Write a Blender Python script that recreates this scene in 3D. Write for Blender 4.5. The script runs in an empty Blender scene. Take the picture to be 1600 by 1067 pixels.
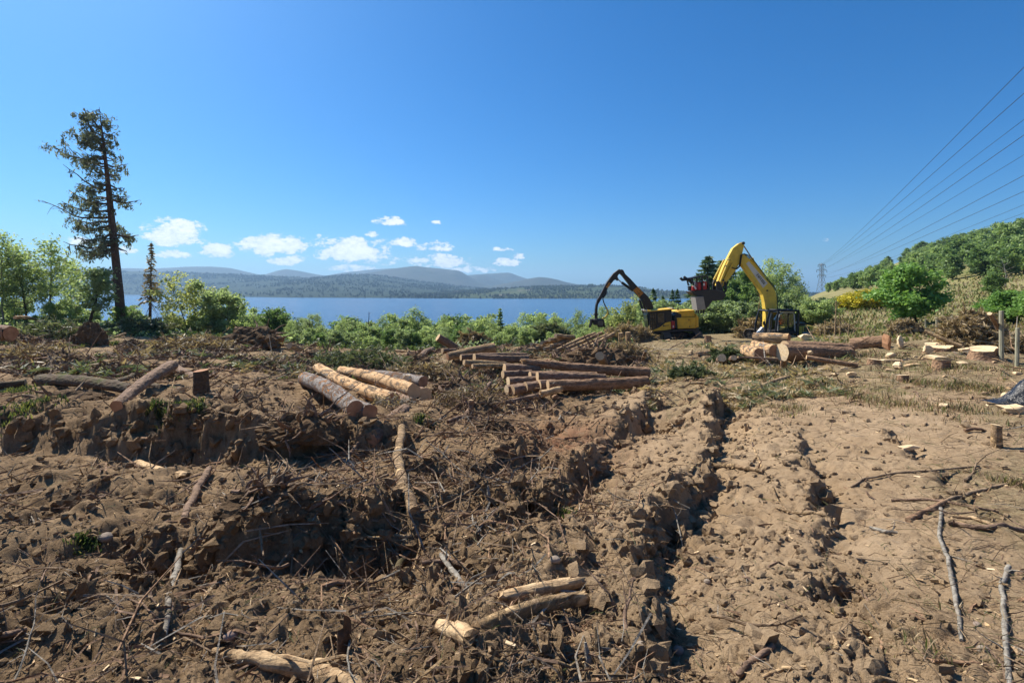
import bpy, math, random
import numpy as np
from mathutils import Vector, Matrix, Quaternion

random.seed(7)
RNG = np.random.default_rng(11)
SC = bpy.context.scene
COL = SC.collection
CAMH = 1.75                    # eye height above the ground under the camera
F, U0, V0 = 800.0, 800.0, 452.0   # the photograph's focal length and horizon, used to work out where things stand

# ------------------------------------------------------------------ camera, sky, sun, exposure
cam_d = bpy.data.cameras.new('camera')
cam = bpy.data.objects.new('camera', cam_d)
COL.objects.link(cam)
cam.location = (0, 0, CAMH)
cam.rotation_euler = (math.radians(90), 0, 0)
cam_d.sensor_width = 36.0
cam_d.lens = 36.0 * F / 1600.0
cam_d.shift_y = -(533.5 - V0) / 1600.0
cam_d.clip_start = 0.1
cam_d.clip_end = 30000
SC.camera = cam

SUN_AZ, SUN_EL = math.radians(-50), math.radians(47)
sun_dir = Vector((math.sin(SUN_AZ) * math.cos(SUN_EL), math.cos(SUN_AZ) * math.cos(SUN_EL), math.sin(SUN_EL)))
sd = bpy.data.lights.new('sun', 'SUN')
sd.energy = 5.0
sd.angle = math.radians(0.5)
sd.color = (1.0, 0.93, 0.81)
sun = bpy.data.objects.new('sun', sd)
COL.objects.link(sun)
sun.rotation_euler = sun_dir.to_track_quat('Z', 'Y').to_euler()

world = bpy.data.worlds.new('World')
SC.world = world
world.use_nodes = True
wt = world.node_tree
for n in list(wt.nodes):
    wt.nodes.remove(n)

def wn(kind, **kw):
    n = wt.nodes.new(kind)
    for k, v in kw.items():
        setattr(n, k, v)
    return n

def wm(op, a, b=None, c=None, clamp=False):
    n = wn('ShaderNodeMath', operation=op, use_clamp=clamp)
    for i, s in enumerate((a, b, c)):
        if s is None:
            continue
        if isinstance(s, (int, float)):
            n.inputs[i].default_value = s
        else:
            wt.links.new(s, n.inputs[i])
    return n.outputs[0]

sky = wn('ShaderNodeTexSky', sky_type='NISHITA')
sky.sun_disc = False
sky.sun_elevation = SUN_EL
sky.sun_rotation = SUN_AZ
sky.altitude = 200
sky.air_density = 1.0
sky.dust_density = 1.1
sky.ozone_density = 4.0
SKY_STRENGTH = 0.075
# fair-weather cumulus, placed by compass bearing and elevation
tc = wn('ShaderNodeTexCoord')
sx = wn('ShaderNodeSeparateXYZ')
wt.links.new(tc.outputs['Generated'], sx.inputs[0])
horiz = wm('SQRT', wm('ADD', wm('MULTIPLY', sx.outputs[0], sx.outputs[0]), wm('MULTIPLY', sx.outputs[1], sx.outputs[1])))
az = wm('ARCTAN2', sx.outputs[0], sx.outputs[1])
el = wm('ARCTAN2', sx.outputs[2], horiz)
cv = wn('ShaderNodeCombineXYZ')
wt.links.new(wm('MULTIPLY', az, 1.0), cv.inputs[0])
wt.links.new(wm('MULTIPLY', el, 1.7), cv.inputs[1])
def cnoise(scale, detail, rough, off):
    mp = wn('ShaderNodeMapping')
    wt.links.new(cv.outputs[0], mp.inputs[0])
    mp.inputs['Location'].default_value = off
    nz = wn('ShaderNodeTexNoise')
    nz.inputs['Scale'].default_value = scale
    nz.inputs['Detail'].default_value = detail
    nz.inputs['Roughness'].default_value = rough
    wt.links.new(mp.outputs[0], nz.inputs['Vector'])
    return nz.outputs['Fac']
n_big = wm('SUBTRACT', cnoise(26, 6, .62, (3.1, 1.7, .2)), .5)
n_det = wm('SUBTRACT', cnoise(85, 5, .6, (1.3, 4.7, .9)), .5)
# (pixel x, pixel y, half width, half height, density) of each cloud in the photograph
CLOUDS = [(272, 364, 55, 24, 1.0), (342, 394, 30, 12, .8), (270, 398, 34, 8, .7), (202, 393, 18, 8, .7),
          (428, 385, 58, 18, 1.0), (550, 392, 72, 20, 1.0), (450, 408, 36, 10, .6), (612, 347, 32, 8, .8), (631, 380, 24, 8, .9),
          (680, 386, 36, 10, .7), (685, 409, 62, 14, .6), (590, 408, 40, 12, .6), (580, 366, 16, 6, .5), (681, 347, 12, 5, .5),
          (787, 411, 24, 7, .9), (811, 401, 13, 6, .6), (1291, 375, 9, 4, .35),
          (785, 390, 26, 4, .3), (130, 380, 30, 10, .4), (560, 420, 60, 8, .5), (740, 422, 60, 7, .35)]
total = None
for (cu, cvv, hw, hh, dn) in CLOUDS:
    a0 = math.atan2(cu - U0, F)
    e0 = math.atan2(V0 - cvv, math.hypot(F, cu - U0))
    aw, eh = 1.0 * hw / F * math.cos(a0) ** 2, 1.25 * hh / F * math.cos(a0)
    dx = wm('MULTIPLY', wm('SUBTRACT', az, a0), 1 / aw)
    dz = wm('MULTIPLY', wm('SUBTRACT', el, e0), 1 / eh)
    # flatter bases than tops
    dz = wm('MULTIPLY', dz, wm('ADD', 1.0, wm('MULTIPLY', wm('LESS_THAN', dz, 0.0), .35)))
    q = wm('SUBTRACT', 1.0, wm('ADD', wm('MULTIPLY', dx, dx), wm('MULTIPLY', dz, dz)))
    # smoothly kept from going far negative, weighted
    q = wm('SUBTRACT', wm('MAXIMUM', q, -1.5), (1 - dn) * .7)
    total = q if total is None else wm('MAXIMUM', total, q)
dens = wm('ADD', wm('ADD', total, wm('MULTIPLY', n_big, 2.7)), wm('MULTIPLY', n_det, 1.9))
mask = wn('ShaderNodeMapRange', interpolation_type='SMOOTHSTEP')
wt.links.new(dens, mask.inputs['Value'])
mask.inputs['From Min'].default_value = .05
mask.inputs['From Max'].default_value = .6
mask.inputs['To Max'].default_value = 0.9
bg_sky = wn('ShaderNodeBackground')
hsv = wn('ShaderNodeHueSaturation')
hsv.inputs['Saturation'].default_value = 1.14
tint = wn('ShaderNodeMixRGB', blend_type='MULTIPLY')
tint.inputs[0].default_value = 1.0
tint.inputs[2].default_value = (.50, .78, 1.04, 1)
wt.links.new(sky.outputs[0], tint.inputs[1])
wt.links.new(tint.outputs[0], hsv.inputs['Color'])
wt.links.new(hsv.outputs[0], bg_sky.inputs['Color'])
bg_sky.inputs['Strength'].default_value = SKY_STRENGTH
bg_cl = wn('ShaderNodeBackground')
cmix = wn('ShaderNodeMixRGB')
cmix.inputs[1].default_value = (.60, .66, .74, 1)
cmix.inputs[2].default_value = (.95, .96, .97, 1)
shade = wn('ShaderNodeMapRange')
wt.links.new(wm('ADD', dens, wm('MULTIPLY', n_det, 2.0)), shade.inputs['Value'])
shade.inputs['From Min'].default_value = -.1
shade.inputs['From Max'].default_value = 1.3
wt.links.new(shade.outputs[0], cmix.inputs[0])
wt.links.new(cmix.outputs[0], bg_cl.inputs['Color'])
bg_cl.inputs['Strength'].default_value = 0.78
wmix = wn('ShaderNodeMixShader')
wt.links.new(mask.outputs[0], wmix.inputs[0])
wt.links.new(bg_sky.outputs[0], wmix.inputs[1])
wt.links.new(bg_cl.outputs[0], wmix.inputs[2])
wo = wn('ShaderNodeOutputWorld')
wt.links.new(wmix.outputs[0], wo.inputs['Surface'])

SC.view_settings.view_transform = 'Standard'
SC.view_settings.look = 'None'
SC.view_settings.exposure = 0.78
SC.view_settings.gamma = 1.0
SC.view_settings.use_curve_mapping = False
SC.render.engine = 'CYCLES'
SC.cycles.max_bounces = 6
SC.cycles.diffuse_bounces = 4
SC.cycles.glossy_bounces = 2
SC.cycles.transmission_bounces = 4
SC.cycles.transparent_max_bounces = 8
SC.cycles.volume_bounces = 0
SC.cycles.caustics_reflective = False
SC.cycles.caustics_refractive = False
SC.cycles.use_denoising = True

# ------------------------------------------------------------------ helpers: noise
def _hash(ix, iy, seed):
    n = (ix.astype(np.int64) * 374761393 + iy.astype(np.int64) * 668265263 + seed * 974634777) & 0xffffffff
    n = ((n ^ (n >> 13)) * 1274126177) & 0xffffffff
    n = ((n ^ (n >> 15)) * 2246822519) & 0xffffffff
    return ((n ^ (n >> 16)) & 0xffffff) / float(0xffffff)

def vnoise(x, y, seed):
    ix, iy = np.floor(x), np.floor(y)
    fx, fy = x - ix, y - iy
    sx_, sy_ = fx * fx * fx * (fx * (fx * 6 - 15) + 10), fy * fy * fy * (fy * (fy * 6 - 15) + 10)
    a, b = _hash(ix, iy, seed), _hash(ix + 1, iy, seed)
    c, d = _hash(ix, iy + 1, seed), _hash(ix + 1, iy + 1, seed)
    return ((a + (b - a) * sx_) * (1 - sy_) + (c + (d - c) * sx_) * sy_) * 2 - 1

def fbm(x, y, octv, seed, gain=.5):
    t, amp, s = 0, 1.0, 0
    for k in range(octv):
        t = t + amp * vnoise(x, y, seed + 17 * k)
        s += amp
        amp *= gain
        x, y = (x * 1.61 - y * 1.21) + 3.7, (x * 1.21 + y * 1.61) - 1.9
    return t / s

def worley(x, y, seed):
    ix, iy = np.floor(x), np.floor(y)
    best = np.full(x.shape, 9.0)
    for i in (-1, 0, 1):
        for j in (-1, 0, 1):
            cx, cy = ix + i, iy + j
            px = cx + _hash(cx, cy, seed)
            py = cy + _hash(cx, cy, seed + 5)
            best = np.minimum(best, (px - x) ** 2 + (py - y) ** 2)
    return np.sqrt(best)

def sstep(a, b, x):
    t = np.clip((x - a) / (b - a), 0, 1)
    return t * t * (3 - 2 * t)

# ------------------------------------------------------------------ helpers: meshes and tags
def mesh_from(name, V, Fs, mats, mi=None, smooth=False, link=True, parent=None):
    """V: (n,3) array; Fs: list of (m,k) index arrays (tris, quads) or a plain list of faces."""
    me = bpy.data.meshes.new(name)
    V = np.asarray(V, dtype=np.float32)
    if isinstance(Fs, np.ndarray):
        Fs = [Fs]
    if Fs and not isinstance(Fs[0], np.ndarray):
        loops = np.array([i for f in Fs for i in f], dtype=np.int32)
        tot = np.array([len(f) for f in Fs], dtype=np.int32)
    else:
        loops = np.concatenate([f.ravel() for f in Fs]).astype(np.int32)
        tot = np.concatenate([np.full(len(f), f.shape[1]) for f in Fs]).astype(np.int32)
    start = np.concatenate([[0], np.cumsum(tot)[:-1]]).astype(np.int32)
    me.vertices.add(len(V))
    me.vertices.foreach_set('co', V.ravel())
    me.loops.add(len(loops))
    me.loops.foreach_set('vertex_index', loops)
    me.polygons.add(len(tot))
    me.polygons.foreach_set('loop_start', start)
    me.polygons.foreach_set('loop_total', tot)
    if mi is not None:
        me.polygons.foreach_set('material_index', np.asarray(mi, dtype=np.int32))
    me.polygons.foreach_set('use_smooth', np.full(len(tot), bool(smooth)))
    me.update(calc_edges=True)
    me.validate()
    for m in (mats if isinstance(mats, (list, tuple)) else [mats]):
        me.materials.append(m)
    o = bpy.data.objects.new(name, me)
    if link:
        COL.objects.link(o)
    if parent is not None:
        o.parent = parent
    return o

def tag(o, label=None, cat=None, group=None, kind=None):
    if label: o['label'] = label
    if cat: o['category'] = cat
    if group: o['group'] = group
    if kind: o['kind'] = kind
    return o

def empty(name, loc=(0, 0, 0), rz=0.0):
    o = bpy.data.objects.new(name, None)
    o.empty_display_size = .2
    COL.objects.link(o)
    o.location = loc
    o.rotation_euler = (0, 0, rz)
    return o

def copy_tree(o, parent=None):
    c = o.copy()
    COL.objects.link(c)
    if parent is not None:
        c.parent = parent
    for ch in o.children:
        copy_tree(ch, c)
    return c

class MB:
    """collects shapes into one mesh"""
    def __init__(self):
        self.v, self.f, self.m = [], [], []
    def add(self, verts, faces, mi=0):
        n = len(self.v)
        self.v.extend([tuple(p) for p in verts])
        self.f.extend([tuple(i + n for i in f) for f in faces])
        self.m.extend([mi] * len(faces))
        return self
    def box(self, c, s, bev=.0, rot=None, mi=0):
        hx, hy, hz = s[0] / 2, s[1] / 2, s[2] / 2
        b = min(bev, hx * .8, hy * .8, hz * .8)
        R = rot if rot is not None else Matrix.Identity(3)
        c = Vector(c)
        V, idx = [], {}
        if b <= 0:
            for sx_ in (-1, 1):
                for sy_ in (-1, 1):
                    for sz_ in (-1, 1):
                        V.append(c + R @ Vector((sx_ * hx, sy_ * hy, sz_ * hz)))
            return self.add(V, [(0, 1, 3, 2), (4, 6, 7, 5), (0, 4, 5, 1), (2, 3, 7, 6), (0, 2, 6, 4), (1, 5, 7, 3)], mi)
        for sx_ in (-1, 1):
            for sy_ in (-1, 1):
                for sz_ in (-1, 1):
                    for ax in range(3):
                        p = [sx_ * (hx - b), sy_ * (hy - b), sz_ * (hz - b)]
                        p[ax] = (sx_ * hx, sy_ * hy, sz_ * hz)[ax]
                        idx[(sx_, sy_, sz_, ax)] = len(V)
                        V.append(c + R @ Vector(p))
        Fc = []
        S = (-1, 1)
        for s_ in S:
            Fc.append([idx[(s_, a, b2, 0)] for a, b2 in ((-1, -1), (1, -1), (1, 1), (-1, 1))][::s_])
            Fc.append([idx[(a, s_, b2, 1)] for a, b2 in ((-1, -1), (1, -1), (1, 1), (-1, 1))][::-s_])
            Fc.append([idx[(a, b2, s_, 2)] for a, b2 in ((-1, -1), (1, -1), (1, 1), (-1, 1))][::s_])
        for a in S:
            for b2 in S:
                Fc.append([idx[(a, b2, -1, 0)], idx[(a, b2, -1, 1)], idx[(a, b2, 1, 1)], idx[(a, b2, 1, 0)]][::a * b2])
                Fc.append([idx[(a, -1, b2, 0)], idx[(a, 1, b2, 0)], idx[(a, 1, b2, 2)], idx[(a, -1, b2, 2)]][::a * b2])
                Fc.append([idx[(-1, a, b2, 1)], idx[(-1, a, b2, 2)], idx[(1, a, b2, 2)], idx[(1, a, b2, 1)]][::a * b2])
                for c2 in S:
                    Fc.append([idx[(a, b2, c2, 0)], idx[(a, b2, c2, 1)], idx[(a, b2, c2, 2)]][::a * b2 * c2])
        return self.add(V, Fc, mi)
    def prism(self, poly, y0, y1, mi=0, bev=0.0):
        """poly: list of (x,z), extruded along y"""
        n = len(poly)
        if bev > 0:
            cx = sum(p[0] for p in poly) / n
            cz = sum(p[1] for p in poly) / n
            def inset(p):
                d = math.hypot(p[0] - cx, p[1] - cz) or 1
                return (p[0] - (p[0] - cx) / d * bev, p[1] - (p[1] - cz) / d * bev)
            ins = [inset(p) for p in poly]
            rings = [[(p[0], y0, p[1]) for p in ins], [(p[0], y0 + bev, p[1]) for p in poly],
                     [(p[0], y1 - bev, p[1]) for p in poly], [(p[0], y1, p[1]) for p in ins]]
        else:
            rings = [[(p[0], y0, p[1]) for p in poly], [(p[0], y1, p[1]) for p in poly]]
        V = [p for r in rings for p in r]
        Fc = []
        for k in range(len(rings) - 1):
            for i in range(n):
                j = (i + 1) % n
                Fc.append((k * n + i, k * n + j, (k + 1) * n + j, (k + 1) * n + i))
        Fc.append(tuple(range(n))[::-1])
        Fc.append(tuple((len(rings) - 1) * n + i for i in range(n)))
        return self.add(V, Fc, mi)
    def tube(self, path, rad, sides=8, mi=0, caps=True, jit=0.0, rng=random):
        path = [Vector(p) for p in path]
        n = len(path)
        if not hasattr(rad, '__len__'):
            rad = [rad] * n
        V, Fc = [], []
        up = None
        for i, p in enumerate(path):
            t = (path[min(i + 1, n - 1)] - path[max(i - 1, 0)])
            if t.length < 1e-9:
                t = Vector((0, 0, 1))
            t.normalize()
            if up is None:
                up = Vector((0, 0, 1)) if abs(t.z) < .9 else Vector((1, 0, 0))
                a = t.cross(up).normalized()
            else:
                a = (a - t * a.dot(t)).normalized()
            b = t.cross(a)
            for k in range(sides):
                an = 2 * math.pi * k / sides
                r = rad[i] * (1 + (rng.uniform(-jit, jit) if jit else 0))
                V.append(p + a * (math.cos(an) * r) + b * (math.sin(an) * r))
        for i in range(n - 1):
            for k in range(sides):
                k2 = (k + 1) % sides
                Fc.append((i * sides + k, i * sides + k2, (i + 1) * sides + k2, (i + 1) * sides + k))
        if caps:
            Fc.append(tuple(range(sides))[::-1])
            Fc.append(tuple((n - 1) * sides + k for k in range(sides)))
        return self.add(V, Fc, mi)
    def cyl(self, a, b, r, sides=12, mi=0):
        return self.tube([a, b], r, sides, mi)
    def build(self, name, mats, parent=None, smooth=False):
        o = mesh_from(name, np.array([tuple(p) for p in self.v]), self.f, mats, self.m, smooth)
        if parent is not None:
            o.parent = parent
        return o

def shade_auto(o, ang=40):
    """smooth faces but keep edges sharper than ang degrees"""
    me = o.data
    me.polygons.foreach_set('use_smooth', np.ones(len(me.polygons), dtype=bool))
    me.set_sharp_from_angle(angle=math.radians(ang))
    return o

# ------------------------------------------------------------------ materials
def hexc(r, g, b):
    return (r, g, b, 1)

class NT:
    def __init__(self, name):
        self.mat = bpy.data.materials.new(name)
        self.mat.use_nodes = True
        self.t = self.mat.node_tree
        for n in list(self.t.nodes):
            self.t.nodes.remove(n)
        self.out = self.n('ShaderNodeOutputMaterial')
    def n(self, kind, **kw):
        nd = self.t.nodes.new(kind)
        for k, v in kw.items():
            setattr(nd, k, v)
        return nd
    def l(self, a, b):
        self.t.links.new(a, b)
    def coords(self, kind='Object'):
        return self.n('ShaderNodeTexCoord').outputs[kind]
    def mapping(self, vec, scale=(1, 1, 1), loc=(0, 0, 0)):
        m = self.n('ShaderNodeMapping')
        self.l(vec, m.inputs[0])
        m.inputs['Scale'].default_value = scale
        m.inputs['Location'].default_value = loc
        return m.outputs[0]
    def noise(self, vec, scale, detail=4, rough=.55, dist=0):
        nz = self.n('ShaderNodeTexNoise')
        if vec is not None:
            self.l(vec, nz.inputs['Vector'])
        nz.inputs['Scale'].default_value = scale
        nz.inputs['Detail'].default_value = detail
        nz.inputs['Roughness'].default_value = rough
        nz.inputs['Distortion'].default_value = dist
        return nz.outputs['Fac']
    def voro(self, vec, scale, feature='F1', out='Distance'):
        v = self.n('ShaderNodeTexVoronoi', feature=feature)
        self.l(vec, v.inputs['Vector'])
        v.inputs['Scale'].default_value = scale
        return v.outputs[out]
    def ramp(self, fac, stops):
        r = self.n('ShaderNodeValToRGB')
        e = r.color_ramp.elements
        while len(e) > 1:
            e.remove(e[-1])
        e[0].position, e[0].color = stops[0][0], (*stops[0][1], 1)
        for p, c in stops[1:]:
            el_ = e.new(p)
            el_.color = (*c, 1)
        self.l(fac, r.inputs[0])
        return r.outputs[0]
    def mix(self, fac, a, b, mode='MIX'):
        m = self.n('ShaderNodeMixRGB', blend_type=mode)
        for i, s in enumerate((fac, a, b)):
            if isinstance(s, (int, float)):
                m.inputs[i].default_value = s
            elif isinstance(s, tuple):
                m.inputs[i].default_value = (*s[:3], 1)
            else:
                self.l(s, m.inputs[i])
        return m.outputs[0]
    def math(self, op, a, b=None, clamp=False):
        n = self.n('ShaderNodeMath', operation=op, use_clamp=clamp)
        for i, s in enumerate((a, b)):
            if s is None: continue
            if isinstance(s, (int, float)): n.inputs[i].default_value = s
            else: self.l(s, n.inputs[i])
        return n.outputs[0]
    def rng(self, v, a, b, c=0., d=1.):
        m = self.n('ShaderNodeMapRange')
        self.l(v, m.inputs[0])
        for i, s in zip((1, 2, 3, 4), (a, b, c, d)):
            m.inputs[i].default_value = s
        return m.outputs[0]
    def attr(self, name):
        a = self.n('ShaderNodeAttribute')
        a.attribute_name = name
        return a.outputs['Fac']
    def rand(self):
        return self.n('ShaderNodeObjectInfo').outputs['Random']
    def bump(self, h, strength=.5, dist=.02, prev=None):
        b = self.n('ShaderNodeBump')
        self.l(h, b.inputs['Height'])
        b.inputs['Strength'].default_value = strength
        b.inputs['Distance'].default_value = dist
        if prev is not None:
            self.l(prev, b.inputs['Normal'])
        return b.outputs[0]
    def bsdf(self, col, rough=.8, metal=0., normal=None, spec=.3):
        p = self.n('ShaderNodeBsdfPrincipled')
        if isinstance(col, tuple): p.inputs['Base Color'].default_value = (*col[:3], 1)
        else: self.l(col, p.inputs['Base Color'])
        if isinstance(rough, (int, float)): p.inputs['Roughness'].default_value = rough
        else: self.l(rough, p.inputs['Roughness'])
        p.inputs['Metallic'].default_value = metal
        p.inputs['Specular IOR Level'].default_value = spec
        if normal is not None: self.l(normal, p.inputs['Normal'])
        return p
    def end(self, shader):
        self.l(shader if not hasattr(shader, 'outputs') else shader.outputs[0], self.out.inputs['Surface'])
        return self.mat

M = {}
def paint(name, col, rough=.45, dirt=.25, dirtcol=(.16, .12, .08), metal=0.):
    t = NT(name)
    v = t.coords()
    f = t.rng(t.noise(v, 2.2, 6, .65), .42, .75)
    f2 = t.rng(t.noise(v, 9, 4, .7), .5, .8)
    c = t.mix(t.math('MULTIPLY', t.math('ADD', f, f2), dirt), col, dirtcol)
    r = t.math('ADD', rough, t.math('MULTIPLY', f, .3))
    M[name] = t.end(t.bsdf(c, r, metal, spec=.4))
paint('yellow_paint', (.74, .44, .035), .5, .3)
paint('lemon_paint', (.72, .50, .06), .5, .33)
paint('black_paint', (.012, .013, .016), .4, .16, (.07, .06, .05))
paint('white_paint', (.62, .62, .62), .5, .2)
paint('red_paint', (.42, .018, .022), .45, .25)
paint('track_steel', (.14, .125, .11), .5, .45, (.16, .12, .08), .6)
paint('worn_steel', (.30, .28, .25), .5, .35, (.18, .12, .08), .3)
paint('dark_steel', (.035, .033, .033), .55, .35, (.10, .08, .06), .2)
paint('grey_panel', (.30, .31, .32), .5, .2)
paint('silver_paint', (.50, .51, .52), .35, .15, metal=.3)
paint('rubber_hose', (.012, .012, .012), .6, .1)
paint('yellow_hose', (.62, .45, .05), .5, .15)
paint('orange_lettering', (.75, .30, .03), .5, .1)
paint('dark_lettering', (.02, .025, .035), .5, .1)
paint('galvanised_steel', (.20, .21, .22), .5, .1, metal=.4)
paint('cable_metal', (.05, .055, .06), .5, .0, metal=.3)
paint('orange_cloth', (.72, .13, .02), .85, .1)
paint('dark_cloth', (.03, .035, .05), .85, .1)
paint('skin', (.50, .30, .21), .6, .0)
paint('house_wall', (.72, .70, .66), .8, .1)
paint('house_roof', (.10, .10, .11), .8, .1)
t = NT('dark_glass'); M['dark_glass'] = t.end(t.bsdf((.012, .014, .018), .06, 0, spec=.6))
t = NT('cab_glass')
g = t.n('ShaderNodeBsdfGlossy'); g.inputs['Roughness'].default_value = .03
tr = t.n('ShaderNodeBsdfTransparent'); tr.inputs[0].default_value = (.72, .78, .76, 1)
mx = t.n('ShaderNodeMixShader'); mx.inputs[0].default_value = .12
t.l(tr.outputs[0], mx.inputs[1]); t.l(g.outputs[0], mx.inputs[2]); M['cab_glass'] = t.end(mx)

t = NT('black_plastic')
v = t.coords()
M['black_plastic'] = t.end(t.bsdf((.012, .012, .014), t.rng(t.noise(v, 6, 3), .3, .7, .22, .5), 0, t.bump(t.noise(v, 12, 4, .6, 1.5), .7, .03), .5))

def bark(name, dark, light, accent=None, acc_lo=.55, scale=1.0, moss=0.0):
    t = NT(name)
    v = t.coords()
    vs = t.mapping(v, (1.2 * scale, 9 * scale, 9 * scale))        # logs lie along local x
    vo = t.voro(t.mapping(v, (7 * scale, 16 * scale, 16 * scale)), 1.0)
    nz = t.noise(vs, 2.2, 8, .68)
    c = t.ramp(t.math('ADD', t.math('MULTIPLY', nz, .75), t.math('MULTIPLY', vo, .35)), [(.28, dark), (.5, tuple((a + b) / 2 for a, b in zip(dark, light))), (.78, light)])
    c = t.mix(t.rng(t.noise(v, 30 * scale, 3), .45, .7, 0, .5), c, tuple(x * .55 for x in dark))
    if accent:
        f = t.rng(t.noise(t.mapping(v, (1.0, 2.6, 2.6), (4, 2, 1)), 1.9 * scale, 9, .74, .9), acc_lo - .03, acc_lo + .06)
        c2 = t.ramp(t.noise(t.mapping(v, (.6, 7, 7)), 3, 6, .6), [(.3, accent[0]), (.6, accent[1]), (.8, accent[2])])
        c = t.mix(f, c, c2)
        h = t.math('SUBTRACT', t.math('MULTIPLY', nz, .6), t.math('MULTIPLY', f, .8))
    else:
        h = t.math('ADD', t.math('MULTIPLY', nz, .6), t.math('MULTIPLY', vo, .5))
    if moss:
        geo = t.n('ShaderNodeNewGeometry')
        sz = t.n('ShaderNodeSeparateXYZ'); t.l(geo.outputs['Normal'], sz.inputs[0])
        f = t.math('MULTIPLY', t.rng(sz.outputs[2], .2, .8), t.rng(t.noise(v, 3.5, 5, .6), .5 - .2 * moss, .7 - .2 * moss))
        c = t.mix(f, c, t.ramp(t.noise(v, 25, 3), [(.3, (.06, .065, .02)), (.7, (.14, .15, .05))]))
    rnd = t.rng(t.rand(), 0, 1, .8, 1.2)
    c = t.mix(1.0, c, t.ramp(rnd, [(0, (.8, .8, .8)), (1, (1, 1, 1))]), 'MULTIPLY')
    mud = t.rng(t.noise(v, 2.6, 6, .7), .50, .68, 0, .8)
    c = t.mix(mud, c, (.15, .095, .055))
    M[name] = t.end(t.bsdf(c, .9, 0, t.bump(h, 1.0, .05), .15))
bark('bark_brown', (0.081, 0.054, 0.040), (0.344, 0.226, 0.154))
bark('bark_red', (.105, .062, .038), (.43, .265, .16))
bark('bark_mossy', (.040, .028, .020), (.15, .11, .075), moss=.15)
bark('bark_pine', (.10, .085, .075), (.40, .36, .33), ((.30, .11, .035), (.48, .22, .075), (.62, .38, .16)), .53)
bark('bark_peeled', (.12, .10, .09), (.36, .32, .28), ((.46, .25, .11), (.63, .42, .23), (.73, .55, .35)), .42)
bark('bark_pale', (.19, .12, .07), (.52, .36, .21), ((.52, .33, .16), (.66, .46, .25), (.70, .52, .30)), .52)
bark('bark_twig', (0.115, 0.075, 0.048), (0.380, 0.270, 0.172))
bark('bark_grey_stick', (.13, .115, .095), (.40, .36, .30))
bark('wood_split', (.34, .20, .10), (.72, .52, .30), ((.42, .20, .07), (.62, .38, .17), (.8, .62, .38)), .60, 1.3)
bark('root_soil', (0.042, 0.027, 0.018), (0.182, 0.112, 0.070))

t = NT('cut_wood')             # sawn end: rings about the log's axis (local x)
v = t.coords()
s = t.n('ShaderNodeSeparateXYZ'); t.l(v, s.inputs[0])
rr = t.math('SQRT', t.math('ADD', t.math('POWER', s.outputs[1], 2), t.math('POWER', s.outputs[2], 2)))
rr = t.math('ADD', rr, t.math('MULTIPLY', t.noise(v, 3, 3), .03))
ring = t.math('SINE', t.math('MULTIPLY', rr, 210))
c = t.mix(t.rng(ring, -1, 1, 0, .45), (.66, .47, .27), (.42, .26, .13))
c = t.mix(t.rng(t.noise(v, 9, 5, .65), .45, .75, 0, .55), c, (.36, .22, .12))
c = t.mix(t.rng(t.rand(), 0, 1, 0, .35), c, (.44, .29, .17))
M['cut_wood'] = t.end(t.bsdf(c, .85, 0, t.bump(t.noise(v, 40, 4), .3, .01), .15))

t = NT('cut_wood_red')         # sawn ends in a darker, reddish brown
v = t.coords()
c = t.ramp(t.noise(v, 6, 6, .65), [(.3, (.26, .13, .07)), (.55, (.42, .22, .12)), (.8, (.54, .32, .18))])
M['cut_wood_red'] = t.end(t.bsdf(c, .85, 0, t.bump(t.noise(v, 30, 4), .35, .01), .15))

t = NT('fresh_wood')           # split chunks, stump tops
v = t.coords()
c = t.ramp(t.noise(t.mapping(v, (3, 14, 14)), 1.6, 6, .65), [(.3, (.50, .33, .17)), (.5, (.70, .52, .31)), (.75, (.78, .64, .44))])
c = t.mix(t.rng(t.noise(v, 2.5, 4), .55, .75, 0, .5), c, (.40, .25, .13))
M['fresh_wood'] = t.end(t.bsdf(c, .85, 0, t.bump(t.noise(t.mapping(v, (2, 12, 12)), 3, 5), .5, .02), .15))

t = NT('weathered_post')
v = t.coords()
c = t.ramp(t.noise(t.mapping(v, (9, 9, 1)), 3, 6, .6), [(.3, (.20, .18, .12)), (.6, (.36, .34, .24)), (.8, (.45, .43, .34))])
M['weathered_post'] = t.end(t.bsdf(c, .9, 0, t.bump(t.noise(t.mapping(v, (12, 12, 1)), 3, 5), .5, .01), .15))

t = NT('stone')
v = t.coords()
c = t.ramp(t.noise(v, 4, 6, .65), [(.3, (.16, .13, .10)), (.6, (.30, .24, .19)), (.8, (.40, .35, .29))])
c = t.mix(t.rng(t.rand(), .5, 1, 0, .5), c, (.34, .16, .12))
M['stone'] = t.end(t.bsdf(c, .9, 0, t.bump(t.noise(v, 14, 5), .5, .02), .2))

def leaf(name, dark, mid, light, trans=.5, scale=.55, rough=.55):
    t = NT(name)
    geo = t.n('ShaderNodeNewGeometry')
    v = t.coords()
    f = t.math('ADD', t.math('MULTIPLY', t.noise(v, scale, 3, .6), .8), t.math('MULTIPLY', geo.outputs['Random Per Island'], .35))
    f = t.math('ADD', f, t.rng(t.rand(), 0, 1, -.16, .10))
    c = t.ramp(f, [(.25, dark), (.5, mid), (.8, light)])
    p = t.bsdf(c, rough, 0, spec=.25)
    tl = t.n('ShaderNodeBsdfTranslucent')
    c2 = t.mix(1.0, c, (1.0, 1.0, .65), 'MULTIPLY')
    c2 = t.mix(.55, c2, t.mix(1.0, c, (1.9, 1.9, 1.25), 'MULTIPLY'))
    t.l(c2, tl.inputs[0])
    m = t.n('ShaderNodeMixShader'); m.inputs[0].default_value = trans
    t.l(p.outputs[0], m.inputs[1]); t.l(tl.outputs[0], m.inputs[2])
    M[name] = t.end(m)
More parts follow.
